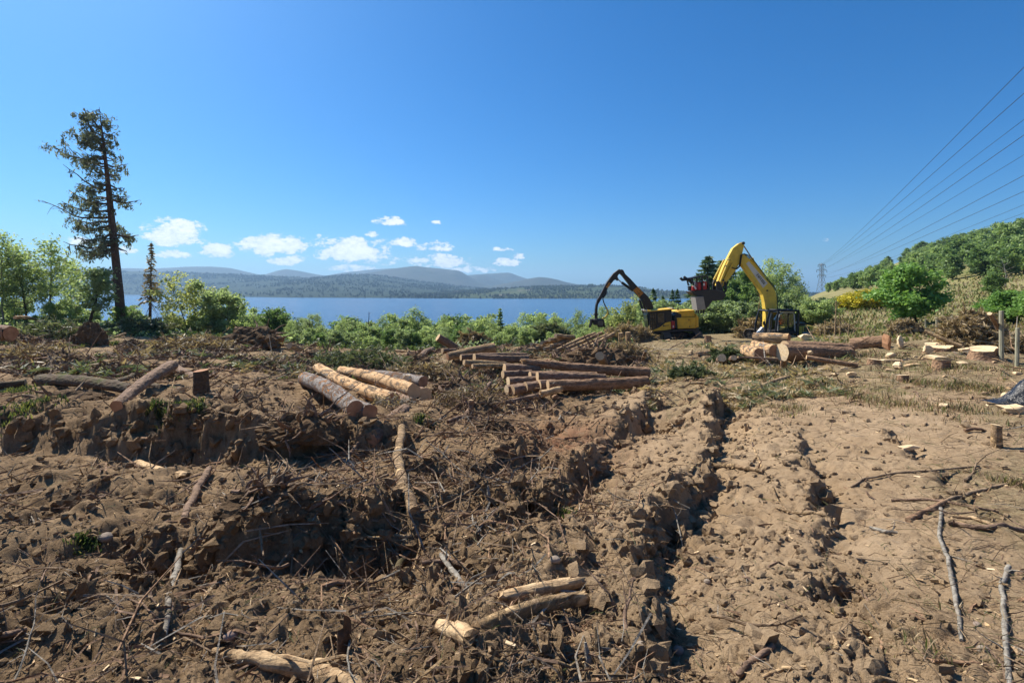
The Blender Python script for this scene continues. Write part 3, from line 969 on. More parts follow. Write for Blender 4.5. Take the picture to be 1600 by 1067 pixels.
# ------------------------------------------------------------------ the air
HX, HY0, HY1, HZ0, HZ1 = 10500, -6900, 10500, -48, 340
t = NT('haze_air')
pv = t.n('ShaderNodeVolumePrincipled')
pv.inputs['Color'].default_value = (.43, .69, 1.0, 1)
pv.inputs['Density'].default_value = 1.1e-4
pv.inputs['Anisotropy'].default_value = .2
t.l(pv.outputs[0], t.out.inputs['Volume'])
M['haze'] = t.mat
hz_ = MB().box((0, (HY0 + HY1) / 2, (HZ0 + HZ1) / 2), (2 * HX, HY1 - HY0, HZ1 - HZ0)).build('haze', M['haze'])
tag(hz_, 'thin blue air veiling the far hills', kind='stuff')
# ------------------------------------------------------------------ trees and shrubs
def leaf_quads(cen, size, rg, flat=.0, elong=1.6, droop=None):
    """kite shaped leaf sprays about the given centres"""
    n = len(cen)
    a = rg.normal(0, 1, (n, 3)); a[:, 2] *= (1 - flat)
    if droop is not None:
        a = a * .5 + droop
    a /= np.linalg.norm(a, axis=1)[:, None] + 1e-9
    b = np.cross(a, rg.normal(0, 1, (n, 3))); b /= np.linalg.norm(b, axis=1)[:, None] + 1e-9
    s = (np.asarray(size) * rg.uniform(.6, 1.4, n))[:, None]
    L, Wd = a * s * elong * .5, b * s * .42
    V = np.stack([cen - L, cen + Wd - L * .1, cen + L, cen - Wd - L * .1], 1).reshape(-1, 3)
    return V, np.arange(4 * n).reshape(n, 4)

def bpath(p0, d, length, n, rg, wob=.12, curve=(0, 0, 0)):
    p = np.array(p0, float); d = np.array(d, float); d /= np.linalg.norm(d)
    out = [p.copy()]
    for i in range(n):
        d = d + rg.normal(0, wob, 3) + np.array(curve) / n
        d /= np.linalg.norm(d)
        p = p + d * length / n
        out.append(p.copy())
    return out

def lerp_path(path, t):
    f = t * (len(path) - 1); i = min(int(f), len(path) - 2)
    return path[i] + (path[i + 1] - path[i]) * (f - i)

def tree_object(name, wood, leafV, leafQ, wmat, lmat, single=False):
    if single:
        n = len(wood.v)
        V = np.concatenate([np.array([tuple(p) for p in wood.v]), leafV])
        loops = wood.f + [tuple(q + n) for q in leafQ]
        o = mesh_from(name, V, loops, [M[wmat], M[lmat]], [0] * len(wood.f) + [1] * len(leafQ))
        return o
    e = empty(name)
    wood.build('trunk', M[wmat], e, smooth=True)
    if len(leafQ):
        mesh_from('crown', leafV, leafQ, M[lmat], parent=e)
    return e

def broadleaf(name, seed, H=8., W=2.2, base=.25, limbs=14, subs=5, nleaf=5000, ls=.22, tr=.11, stems=1, wmat='trunk_birch', lmat='leaf_birch',
              sig=.28, rise=.55, lean=0., shape=.6, droop=0., single=False, sides=6):
    rg = np.random.default_rng(seed)
    wood = MB(); tips = []
    for s in range(stems):
        ang = rg.uniform(0, 6.28)
        sp = (.0 if stems == 1 else .32) * rg.uniform(.6, 1.2)
        d = np.array([math.cos(ang) * sp + lean, math.sin(ang) * sp, 1.0])
        hh = H * (1.0 if s == 0 else rg.uniform(.72, 1.0))
        tp = bpath((math.cos(ang) * .15 * (stems > 1), math.sin(ang) * .15 * (stems > 1), -.25), d, hh * .97, 9, rg, .055, (-d[0] * .5, -d[1] * .5, 0))
        wood.tube(tp, [tr / math.sqrt(stems) * max(.08, (1 - (i / 9) ** 1.1)) * (1.35 if i == 0 else 1) for i in range(10)], sides)
        nl = max(3, limbs // stems)
        for k in range(nl):
            t_ = base + (1 - base) * (k + rg.uniform(0, .8)) / nl
            t_ = min(t_, .97)
            p0 = lerp_path(tp, t_)
            f = (t_ - base) / (1 - base)
            prof = (math.sin(math.pi * (f ** shape) * .92 + .22)) 
            ln = W * (.35 + .75 * max(prof, .1)) * rg.uniform(.7, 1.15)
            an = k * 2.4 + rg.uniform(-.5, .5) + ang
            dd = np.array([math.cos(an), math.sin(an), rise * rg.uniform(.5, 1.5)])
            lp = bpath(p0, dd, ln, 5, rg, .14, (0, 0, .25 - droop))
            r0 = tr / math.sqrt(stems) * (1 - t_) * .55 + .012
            wood.tube(lp, [r0 * (1 - .85 * i / 5) for i in range(6)], 4, caps=False)
            tips.append((lp, .35, 1.0, ln))
            for q in range(subs):
                tt = rg.uniform(.25, .95)
                p1 = lerp_path(lp, tt)
                an2 = an + rg.uniform(-1.5, 1.5)
                sl = ln * rg.uniform(.25, .55)
                sp_ = bpath(p1, (math.cos(an2), math.sin(an2), rg.uniform(-.15, .7) - droop), sl, 3, rg, .2, (0, 0, -droop))
                wood.tube(sp_, [r0 * .4, r0 * .3, r0 * .2, r0 * .1], 3, caps=False)
                tips.append((sp_, .1, 1.0, sl * 1.6))
    wts = np.array([t_[3] for t_ in tips]); wts /= wts.sum()
    ch = rg.choice(len(tips), nleaf, p=wts)
    # leaves gather in sprays, leaving gaps between them
    u = rg.random(nleaf)
    u = np.clip(np.round(u * 5) / 5 + rg.normal(0, .07, nleaf), 0, 1)
    cen = np.empty((nleaf, 3))
    for i in range(nleaf):
        pth, a, b, _ = tips[ch[i]]
        cen[i] = lerp_path(pth, a + (b - a) * u[i])
    cen += rg.normal(0, sig, (nleaf, 3)) * np.array([1, 1, .75])
    V, Q = leaf_quads(cen, ls, rg, .25)
    return tree_object(name, wood, V, Q, wmat, lmat, single)

def conifer(name, seed, H=10., W=2.2, whorls=22, per=6, ls=.30, dens=9, tr=.16, wmat='trunk_dark', lmat='needle_dark', bare=.06, thin=0., droop=.35, single=False):
    rg = np.random.default_rng(seed)
    wood = MB()
    tp = bpath((0, 0, -.25), (0, 0, 1), H * 1.02, 8, rg, .012)
    wood.tube(tp, [tr * max(.05, 1 - i / 8) for i in range(9)], 7)
    cen, dr, sz = [], [], []
    for k in range(whorls):
        f = (k + rg.uniform(-.3, .3)) / whorls
        t_ = bare + (1 - bare) * max(f, 0)
        p0 = lerp_path(tp, min(t_, .985))
        ln0 = W * ((1 - max(f, 0)) ** .85 + .05)
        for j in range(per):
            if rg.random() < thin: continue
            an = j * 6.283 / per + k * 1.1 + rg.uniform(-.3, .3)
            ln = ln0 * rg.uniform(.65, 1.12)
            lp = bpath(p0, (math.cos(an), math.sin(an), .28 - droop * .6), ln, 4, rg, .06, (0, 0, -droop + .25))
            wood.tube(lp, [.035 * (1 - f) + .008, .02 * (1 - f) + .006, .012, .008, .005], 3, caps=False)
            m = max(3, int(dens * ln / W * 2.2))
            for q in range(m):
                tt = (q + rg.random()) / m * .95 + .08
                c = lerp_path(lp, min(tt, 1))
                wdt = (1 - abs(tt - .45)) * ln * .22
                side = rg.normal(0, 1) * wdt
                cen.append(c + np.array([-math.sin(an) * side, math.cos(an) * side, -abs(rg.normal(0, .06)) * ln * .5]))
                dr.append([math.cos(an) * .8 + rg.normal(0, .4), math.sin(an) * .8 + rg.normal(0, .4), -.35]); sz.append(ls)
    V, Q = leaf_quads(np.array(cen), np.array(sz), rg, 0, 2.0, np.array(dr)) if cen else (np.zeros((0, 3)), np.zeros((0, 4), int))
    return tree_object(name, wood, V, Q, wmat, lmat, single)

def put_tree(o, u, vtop, Y, protoH, wide=1.0, rz=None, dz=0):
    x = (u - U0) / F * Y
    z0 = gz(x, Y) + dz
    h = CAMH - (vtop - V0) / F * Y - z0
    s = max(h, .8) / protoH
    o.location = (x, Y, z0)
    o.scale = (s * wide, s * wide, s)
    o.rotation_euler = (0, 0, random.uniform(0, 6.28) if rz is None else rz)
    return o
_used = set()
def inst(proto, *a, label=None, cat='tree', group=None, **k):
    """first use places the prototype itself, later ones a copy of it and of its parts"""
    if proto.name in _used:
        o = copy_tree(proto)
    else:
        o = proto; _used.add(proto.name)
    put_tree(o, *a, **k)
    for key in ('label', 'category', 'group'):
        if key in o: del o[key]
    tag(o, label, cat, group)
    return o

birch_a = broadleaf('birch_tree', 1, 9, 2.1, .30, 18, 5, 3000, .17, .12, sig=.34)
birch_b = broadleaf('birch_tree', 2, 9, 2.1, .20, 26, 6, 4000, .17, .13, wmat='trunk_dark', lmat='leaf_willow', sig=.36)
birch_c = broadleaf('birch_tree', 3, 9, 1.5, .28, 22, 4, 2200, .16, .10, droop=.25, sig=.34)
round_a = broadleaf('scrub_tree', 4, 5.5, 2.2, .08, 22, 6, 6500, .20, .09, stems=3, lmat='leaf_birch', wmat='trunk_dark', sig=.27)
round_b = broadleaf('scrub_tree', 5, 5.5, 2.0, .05, 24, 6, 6500, .20, .09, stems=4, lmat='leaf_willow', wmat='trunk_dark', sig=.25, rise=.8)
round_c = broadleaf('scrub_tree', 6, 5.5, 2.6, .06, 24, 6, 7500, .20, .10, stems=3, lmat='leaf_dark', wmat='trunk_dark', sig=.30)
lime_t = broadleaf('lime_green_tree', 7, 7, 2.6, .14, 20, 6, 3600, .17, .12, stems=2, lmat='leaf_lime', wmat='trunk_dark', sig=.30, rise=.7)
multi_t = broadleaf('dark_leafed_tree', 8, 7, 2.0, .18, 24, 6, 6800, .20, .11, stems=4, lmat='leaf_willow', wmat='trunk_dark', sig=.25, rise=.9)
spruce_a = conifer('spruce_tree', 9, 10, 2.3, 24, 7, .34, 11)
spruce_b = conifer('spruce_tree', 10, 10, 2.9, 26, 7, .36, 12, lmat='needle_blue')
narrow_c = conifer('young_larch', 12, 7, 1.25, 22, 6, .26, 8, lmat='leaf_birch', tr=.08, droop=.1)
oak_d = broadleaf('dark_round_tree', 13, 8, 3.3, .12, 26, 7, 9000, .30, .2, stems=2, lmat='leaf_dark', wmat='trunk_dark', sig=.42)

BELT = 'trees in the belt between clearing and loch'
# --- the tall ragged larch, limb by limb
YL = 46.0
def LP(u, v, dy=0.0):
    k = YL / F
    return np.array([(u - 190) * k, dy, -(v - 516) * k])
rg = np.random.default_rng(5)
wood = MB()
trunk = [LP(190, 521), LP(189, 500), LP(186, 460), LP(182, 420), LP(178, 380), LP(174, 340), LP(170, 300), LP(166, 262), LP(162, 225), LP(158, 195), LP(155, 168)]
wood.tube(trunk, [.58, .41, .37, .34, .31, .27, .22, .16, .10, .05, .012], 10, jit=.05)
lead2 = [LP(163, 235), LP(148, 215), LP(138, 195), LP(132, 170)]
wood.tube(lead2, [.12, .09, .06, .02], 6)
cen, dro = [], []
def limb(a, b, r, fol=1.0, sag=.25, dy=0., start=.2):
    a = np.array(a); b = np.array(b) + np.array([0, dy, 0])
    n = 7
    ln = np.linalg.norm(b - a)
    path = []
    for i in range(n + 1):
        s = i / n
        path.append(a + (b - a) * s + np.array([rg.normal(0, .03) * ln * .4, rg.normal(0, .03) * ln * .4, -sag * ln * math.sin(math.pi * s) * .5 + rg.normal(0, .015) * ln]))
    wood.tube(path, [r * (1 - .85 * i / n) for i in range(n + 1)], 5, caps=False)
    d = (b - a) / ln
    for k in range(int(ln * 3.4 * max(fol, .35))):
        s = rg.uniform(start, 1.0)
        p = lerp_path(path, s)
        sl = ln * rg.uniform(.12, .30) * (1.1 - .5 * s) + .15
        dd = d * rg.uniform(.2, 1) + rg.normal(0, .5, 3) + np.array([0, 0, -.35])
        sp = bpath(p, dd, sl, 3, rg, .15, (0, 0, -.5))
        wood.tube(sp, [r * .25, r * .18, r * .12, r * .06], 3, caps=False)
        m = int(sl * 26 * fol)
        for q in range(m):
            cen.append(lerp_path(sp, rg.random()) + rg.normal(0, .09, 3) + np.array([0, 0, -abs(rg.normal(0, .16))]))
            dro.append([rg.normal(0, .5), rg.normal(0, .5), -.9])
LIMBS = [((178, 385), (205, 366), .8), ((184, 440), (178, 462), .3)]
# (start on trunk v, tip u, tip v, foliage)
for (vs_, tu, tv, fo) in [(262, 88, 219, .9), (250, 92, 232, .8), (240, 112, 200, 1), (228, 120, 186, 1), (215, 128, 176, 1), (205, 138, 172, 1), (300, 118, 262, .5), (290, 112, 285, .9),
                          (318, 104, 302, 1.0), (330, 110, 318, 1), (345, 103, 338, 1), (340, 72, 316, .05), (352, 112, 350, .9), (365, 118, 372, .9), (378, 104, 391, .9), (382, 112, 380, .8), (388, 130, 398, .9),
                          (312, 122, 290, .9), (276, 130, 250, 1), (258, 126, 240, 1), (236, 132, 216, 1), (222, 140, 200, 1),
                          (196, 176, 196, .9), (208, 178, 212, 1), (222, 182, 226, 1), (240, 186, 240, 1), (258, 197, 256, 1), (272, 190, 274, .8), (288, 198, 296, .9), (302, 204, 308, .9), (312, 211, 313, .7),
                          (322, 192, 330, .7), (366, 204, 366, 1.1), (372, 200, 372, .8), (384, 185, 392, .15), (395, 186, 394, .05), (430, 150, 452, .25), (436, 172, 455, .5)]:
    tp_ = None
    for a_, b_ in zip(trunk, trunk[1:]):
        za, zb = a_[2], b_[2]; zt = -(vs_ - 516) * YL / F
        if za <= zt <= zb:
            tp_ = a_ + (b_ - a_) * (zt - za) / (zb - za)
    limb(tp_, LP(tu, tv), .05 + .10 * (vs_ - 160) / 240, fo, .22, rg.uniform(-1.2, 1.2))
for k in range(46):                       # limbs towards and away from the camera
    vs_ = rg.uniform(185, 395)
    zt = -(vs_ - 516) * YL / F
    for a_, b_ in zip(trunk, trunk[1:]):
        if a_[2] <= zt <= b_[2]:
            p_ = a_ + (b_ - a_) * (zt - a_[2]) / (b_[2] - a_[2])
    ln = (1.2 + 2.2 * (vs_ - 170) / 230) * rg.uniform(.6, 1.1)
    an = rg.choice([-1, 1]) * rg.uniform(.9, 2.2)
    limb(p_, p_ + np.array([math.cos(an) * ln * (.9 if math.cos(an) < 0 else .6) - .2, math.sin(an) * ln, rg.uniform(-.3, .6)]), .06, rg.uniform(.5, 1.0))
for p_, q_ in list(zip(lead2, lead2[1:])) + list(zip(trunk[-4:], trunk[-3:])):
    for k in range(8):
        s = rg.random(); c0 = p_ + (q_ - p_) * s; an = rg.uniform(0, 6.28)
        limb(c0, c0 + np.array([math.cos(an) * 1.0, math.sin(an) * 1.0, .1]), .03, 1.0)
# broken limb hanging against the trunk
limb(LP(182, 432), LP(150, 440), .12, .0, -.5); limb(LP(152, 442), LP(118, 490), .07, .25, -.3); limb(LP(181, 428), LP(181, 395), .09, 0, 0)
V, Q = leaf_quads(np.array(cen), np.full(len(cen), .12), rg, 0, 2.6, np.array(dro))
larch = empty('larch_tree')
wood.build('trunk', M['trunk_larch'], larch, smooth=True)
mesh_from('crown', V, Q, M['needle_larch'], parent=larch)
# ivy and dead twigs about the foot
ic = np.array([LP(189 + rg.normal(0, 7), 480 + rg.uniform(0, 36), rg.normal(0, .45)) for k in range(700)])
V, Q = leaf_quads(ic, np.full(len(ic), .2), rg)
mesh_from('ivy', V, Q, M['leaf_dark'], parent=larch)
larch.location = ((190 - U0) / F * YL, YL, gz((190 - U0) / F * YL, YL))
tag(larch, 'tallest tree, a ragged leaning larch with long drooping limbs left of the loch', 'tree')

# --- the thin dead spruce beside it
dead = conifer('dead_spruce', 21, 8.6, 1.0, 26, 5, .20, 4, .17, 'trunk_dead', 'needle_dead', .36, .15, .55)
put_tree(dead, 234, 376, 46, 8.6, rz=.4)
tag(dead, 'thin dying spruce with a bare brown trunk just right of the tall larch', 'tree')
mb = MB()
rgx = np.random.default_rng(3)
for k in range(9):
    an = rgx.uniform(0, 6.28); zz = rgx.uniform(2.2, 4.2)
    mb.tube(bpath((0, 0, zz), (math.cos(an), math.sin(an), -.7), rgx.uniform(.8, 2.0), 4, rgx, .1, (0, 0, -.9)), [.04, .03, .02, .012, .006], 4)
mb.build('dead_branch', M['trunk_dead'], dead)

# --- trees that can be told apart
inst(birch_c, 6, 358, 44, 9, label='tall airy birch with open crown at the left edge of the photo', group=BELT, wide=1.0)
inst(birch_c, -45, 350, 44, 9, label='birch mostly cut off by the left edge of the photo', group=BELT)
inst(birch_c, 108, 402, 49, 9, label='thin birch between the slender birch and the leaning tree', group=BELT)
inst(birch_a, 24, 378, 49, 9, label='pale birch behind the two leftmost birches', group=BELT)
inst(birch_b, 42, 388, 45, 9, label='dense birch with dark trunk, second tree from the left edge', group=BELT)
inst(birch_a, 78, 374, 46, 9, label='slender birch standing between the dense left birch and the leaning tree', group=BELT, wide=1.05)
leanp = broadleaf('leaning_tree', 31, 6.5, 2.0, .28, 14, 5, 2600, .20, .17, lean=.32, wmat='trunk_dark', lmat='leaf_willow', sig=.3, droop=.15)
inst(leanp, 136, 412, 43, 6.5, label='small crooked tree with dark leaning trunk left of the tall larch', group=BELT, rz=0)
inst(lime_t, 300, 421, 47, 7, label='pale lime green open tree right of the thin dying spruce', group=BELT, rz=.6)
inst(multi_t, 353, 433, 46, 7, label='darker many stemmed tree touching the right side of the lime green tree', group=BELT, rz=2, wide=1.05)
inst(round_c, 430, 479, 56, 5.5, label='rounded bushy tree alone against the water right of the many stemmed tree', group=BELT)
inst(birch_a, 660, 480, 58, 9, label='birch with clear straight trunk below the middle of the loch', group=BELT, wide=1.3)
inst(narrow_c, 780, 480, 60, 7, label='narrow pointed bright green larch at the centre of the tree belt', group=BELT)
inst(birch_c, 818, 486, 58, 9, label='thin wispy birch just right of the narrow pointed larch', group=BELT, wide=1.2)
inst(round_b, 748, 489, 62, 5.5, label='broad grey green willow scrub left of the narrow pointed larch', group=BELT, wide=1.25)
inst(lime_t, 972, 458, 60, 7, label='yellow green birch behind the arm of the black machine', group=BELT, wide=.9)
inst(birch_b, 996, 462, 62, 9, label='green birch with dark stems under the boom of the black machine', group=BELT)
inst(birch_a, 955, 478, 64, 9, label='leafy birch left of the hanging grapple arm', group=BELT, wide=1.2)
# belt fillers that nothing tells apart
rngb = random.Random(5)
fill = []
for u in range(-70, 405, 19):
    fill.append((u + rngb.uniform(-8, 8), rngb.uniform(462, 497) + (8 if 190 < u < 280 else 0) + (8 if u > 330 else 0), rngb.uniform(46, 62)))
for u in range(385, 960, 17):
    fill.append((u + rngb.uniform(-8, 8), rngb.uniform(486, 513), rngb.uniform(50, 72)))
for u in range(395, 940, 30):
    fill.append((u + rngb.uniform(-10, 10), rngb.uniform(505, 521), rngb.uniform(43, 50)))
for u in range(400, 945, 21):
    fill.append((u + rngb.uniform(-8, 8), rngb.uniform(505, 527), rngb.uniform(37.5, 42)))
for u in range(940, 1010, 16):
    fill.append((u + rngb.uniform(-8, 8), rngb.uniform(484, 504), rngb.uniform(58, 75)))
for i, (u, vt, Y) in enumerate(fill):
    pr, ph = ((round_a, 5.5), (round_b, 5.5), (round_c, 5.5), (round_a, 5.5), (birch_b, 9))[rngb.randrange(5)]
    kind = {'leaf_birch': 'fresh green', 'leaf_willow': 'grey green', 'leaf_dark': 'dark green'}[[c_ for c_ in pr.children if c_.name.startswith('crown')][0].data.materials[0].name]
    inst(pr, u, vt, Y, ph, label='%s scrub tree in the leafy belt hiding the near shore of the loch' % kind, group='%s scrub in the belt above the loch' % kind, wide=rngb.uniform(.95, 1.3))
for i, (u, vt) in enumerate(((402, 492), (452, 500), (500, 491), (528, 498), (590, 494), (618, 502), (690, 490), (712, 503), (765, 493), (838, 491), (868, 487), (900, 484), (930, 492))):
    inst(rngb.choice([birch_a, birch_c]), u, vt, rngb.uniform(47, 60), 9, label='slender upright birch sapling rising out of the scrub before the loch', group='birch saplings in the belt above the loch', wide=rngb.uniform(.8, 1.1))
# bare snags sticking out of the belt
rgs = np.random.default_rng(8)
for (u, vt, Y, lab) in ((569, 480, 50, 'bent black dead snag rising from the scrub below the loch'), (398, 487, 54, 'bare grey stem at the left of the rounded bushy tree'), (478, 494, 52, 'leafless grey twiggy sapling in the scrub left of the bent black snag'), (1078, 470, 55, 'bare pale twig standing behind the engine of the black machine')):
    mb = MB()
    h = 4.5
    tp = bpath((0, 0, -.2), (.05, 0, 1), h, 8, rgs, .16)
    mb.tube(tp, [.09 * (1 - i / 9) + .012 for i in range(9)], 5)
    for k in range(9):
        t_ = rgs.uniform(.35, .95); an = rgs.uniform(0, 6.28)
        mb.tube(bpath(lerp_path(tp, t_), (math.cos(an), math.sin(an), .8), rgs.uniform(.4, 1.1), 3, rgs, .2), [.03, .02, .012, .006], 3)
    o = mb.build('dead_sapling', M['trunk_dead'])
    put_tree(o, u, vt, Y, h)
    tag(o, lab, 'dead tree')

# --- right of the clearing
for (u, vt, Y, w, lab) in ((1020, 449, 95, 1.0, 'dark spruce showing beneath the boom of the black machine'), (1035, 461, 105, 1.0, 'small dark spruce between the boom and the two far spires'), (1050, 451, 110, .8, 'left of two thin dark spruce spires on the far bank'), (1059, 450, 112, .8, 'right of two thin dark spruce spires on the far bank')):
    inst(spruce_a, u, vt, Y, 10, label=lab, group='dark spruces beyond the clearing', wide=w)
for (u, vt, Y, w, lab) in ((1104, 397, 62, 1.3, 'tallest blue green spruce behind the raised attachment'), (1126, 404, 64, 1.25, 'blue green spruce right of the tallest spruce behind the arm'), (1091, 428, 66, 1.25, 'shorter spruce half hidden by the raised attachment'), (1143, 412, 68, 1.25, 'spruce seen through the bent arm of the yellow excavator')):
    inst(spruce_b, u, vt, Y, 10, label=lab, group='blue green spruces behind the yellow excavator', wide=w)
for (u, vt, Y, w, lab) in ((1160, 424, 60, .8, 'dark broad tree filling the bend of the yellow arm'), (1182, 442, 58, .75, 'dark round tree under the yellow boom'), (1140, 452, 57, .7, 'lower dark tree right of the raised attachment')):
    inst(oak_d, u, vt, Y, 8, label=lab, group='dark trees behind the yellow excavator', wide=w)
inst(birch_c, 1198, 399, 60, 9, label='tall pale birch crown just right of the yellow boom', group='birches right of the yellow excavator', wide=.95)
inst(birch_a, 1222, 409, 60, 9, label='broad birch above the roof of the yellow excavator', group='birches right of the yellow excavator', wide=1.0)
inst(birch_b, 1250, 428, 58, 9, label='bushy birch left of the pylon', group='birches right of the yellow excavator', wide=.9)
inst(birch_b, 1168, 432, 66, 9, label='green birch filling the gap under the bend of the yellow arm', group='birches right of the yellow excavator', wide=1.3)
inst(birch_a, 1262, 461, 57, 9, label='low birch nearest the pylon', group='birches right of the yellow excavator', wide=1.3)
inst(birch_c, 1210, 430, 64, 9, label='birch showing between the yellow boom and the broad birch', group='birches right of the yellow excavator', wide=1.3)
inst(spruce_b, 1117, 418, 70, 10, label='hidden spruce between the two tallest blue green spruces', group='blue green spruces behind the yellow excavator', wide=1.0)
inst(oak_d, 1126, 458, 56, 8, label='dark bushy tree right below the raised cutting tool', group='dark trees behind the yellow excavator', wide=.9)
inst(birch_a, 1236, 446, 56, 9, label='lower leafy birch behind the engine of the yellow excavator', group='birches right of the yellow excavator', wide=1.2)
for i in range(54):
    u = rngb.uniform(1005, 1292); Y = rngb.uniform(51, 62)
    inst(rngb.choice([round_a, round_b, round_b]), u, rngb.uniform(466, 494) - (12 if u > 1200 else 0), Y, 5.5, label='low willow scrub behind the two machines', group='low willow scrub behind the machines', wide=rngb.uniform(1.0, 1.4), cat='shrub')

haw = broadleaf('hawthorn_bush', 40, 5, 2.1, .04, 34, 8, 12000, .17, .12, stems=3, wmat='trunk_dark', lmat='leaf_bright', sig=.22, rise=.75)
inst(haw, 1438, 408, 40, 5, label='large bright green rounded hawthorn standing alone in front of the hill', cat='bush', wide=1.12)
inst(haw, 1585, 452, 33, 5, label='bright green bush at the right edge behind the fence posts', cat='bush', wide=1.5)
inst(haw, 1548, 462, 37, 5, label='lower bright green bush left of the bush at the right edge', cat='bush', wide=1.4)
inst(haw, 1630, 448, 30, 5, label='bright green bush cut off by the right edge of the photo', cat='bush', wide=1.4)

gorse = broadleaf('gorse_bush', 44, 1.7, 1.0, .02, 20, 5, 2600, .13, .05, stems=4, wmat='trunk_dark', lmat='gorse_flower', sig=.16)
gk = 0
for (u, v, Y) in [(1308 + 6.4 * i + rngb.uniform(-3, 3), 472 - 1.25 * i + rngb.uniform(-3, 4), 84 + rngb.uniform(-6, 8)) for i in range(15)] + [(1330 + 9 * i, 470 - i, 78) for i in range(6)]:
    inst(gorse, u, v - 8, Y, 1.7, label='yellow flowering gorse in the band across the field left of the hawthorn', cat='bush', group='gorse in flower on the field', wide=rngb.uniform(1.0, 1.5))
for (u, v, Y, lab) in ((1305, 464, 80, 'small dark bush on the field left of the gorse'), (1277, 470, 74, 'grey green bush below the pylon'), (1340, 452, 120, 'pale bush on the field above the gorse')):
    inst(round_b, u, v, Y, 5.5, label=lab, cat='bush')

# --- the wooded hillside
hill_p = [broadleaf('hill_tree', 50 + k, 7.5, (2.6, 3.0, 2.2)[k], .14, 16, 4, 2400, .42, .16, stems=(1, 2, 1)[k], wmat='trunk_dark', lmat='leaf_hill', sig=.42, single=True, sides=4) for k in range(3)]
hill_dark = broadleaf('hill_tree', 57, 7.5, 2.7, .12, 16, 4, 2600, .42, .16, wmat='trunk_dark', lmat='leaf_dark', sig=.42, single=True, sides=4)
cand = []
rh = random.Random(12)
tries = 0
while len(cand) < 235 and tries < 9000:
    tries += 1
    Y = math.exp(rh.uniform(math.log(62), math.log(420)))
    u = rh.uniform(1292, 1760)
    x = (u - U0) / F * Y
    z = gz(x, Y)
    vb = V0 - (z - CAMH) / F * 0 - (z - CAMH) / Y * F
    lim = np.interp(u, [1290, 1400, 1470, 1530, 1600, 1760], [459, 447, 440, 436, 434, 420])
    if vb > lim: continue
    if any(math.hypot(x - a, Y - b) < 2.9 + .012 * Y for a, b, _ in cand): continue
    if 1495 < u < 1525 and 420 < vb < 460: continue
    cand.append((x, Y, z))
for i, (x, Y, z) in enumerate(cand):
    pr = hill_dark if rh.random() < .16 else rh.choice(hill_p)
    if pr.name in _used:
        o = pr.copy(); COL.objects.link(o)
    else:
        o = pr; _used.add(pr.name)
    s = rh.choice([.6, .75, .9, 1.0, 1.15, 1.4]); s = min(s, .62 + max(0, (x / Y * F + U0 - 1300)) / 260, 1.4 if Y > 130 else .95)
    o.location = (x, Y, z - .3); o.scale = (s * rh.uniform(.9, 1.2), s * rh.uniform(.9, 1.2), s)
    o.rotation_euler = (0, 0, rh.uniform(0, 6.28))
    dk = pr is hill_dark
    tag(o, ('dark green' if dk else 'mid green') + ' tree in the wood covering the hillside at the right', 'tree', ('darker' if dk else 'green') + ' trees on the right hillside')
inst(broadleaf('dead_tree', 59, 7.5, 1.9, .25, 14, 5, 0 + 40, .1, .16, wmat='trunk_birch', lmat='leaf_hill'), 1571, 397, 92, 7.5, label='bare whitish dead tree among the green hillside trees at the right', cat='dead tree')
inst(oak_d, 1548, 425, 80, 8, label='broad rounded tree standing out at the foot of the hillside wood', cat='tree')

for o in (spruce_a, spruce_b):
    pass
# ------------------------------------------------------------------ the black and yellow forestry machine
def track(name, L, H, Wd, parent, loc, rz):
    """crawler track along local y, with shoes, rollers and a frame"""
    r = H / 2
    n = 44
    per = []
    straight = L - H
    tot = 2 * straight + math.pi * H
    for i in range(n):
        s = i / n * tot
        if s < straight: p, a = (-straight / 2 + s, -r), 0
        elif s < straight + math.pi * r:
            q = (s - straight) / r; p, a = (straight / 2 + math.sin(q) * r, -math.cos(q) * r), q
        elif s < 2 * straight + math.pi * r: p, a = (straight / 2 - (s - straight - math.pi * r), r), math.pi
        else:
            q = (s - 2 * straight - math.pi * r) / r; p, a = (-straight / 2 - math.sin(q) * r, math.cos(q) * r), math.pi + q
        per.append((p, a))
    mb = MB()
    for (p, a) in per:
        R = Matrix.Rotation(a, 3, 'X')
        mb.box((0, p[0], p[1] + r), (Wd, tot / n * .94, .055), .01, R)
        mb.box(Vector((0, p[0], p[1] + r)) + R @ Vector((0, .02, -.045)), (Wd, .035, .05), .008, R)
    tr_ = mb.build(name, M['track_steel'], parent)
    tr_.location = loc; tr_.rotation_euler = (0, 0, rz)
    fb = MB()
    fb.box((0, 0, r), (Wd * .55, straight * .96, H * .55), .05)
    fb.box((0, 0, r + .06), (Wd * .66, straight * .7, .12), .03)
    fb.build('track_frame', M['dark_steel'], tr_)
    for y in (-straight / 2, straight / 2):
        s = MB()
        s.cyl((-Wd * .3, y, r), (Wd * .3, y, r), r * .86, 18)
        s.cyl((-Wd * .36, y, r), (Wd * .36, y, r), r * .35, 12)
        s.build('sprocket', M['dark_steel'], tr_)
    for k in range(6):
        s = MB(); y = -straight / 2 + straight * (k + .5) / 6
        s.cyl((-Wd * .32, y, .17), (Wd * .32, y, .17), .12, 10)
        s.build('roller', M['dark_steel'], tr_)
    return tr_

def Q2(u0, v0, Yd):
    k = Yd / F
    return lambda u, v: ((u - u0) * k, (v0 - v) * k)

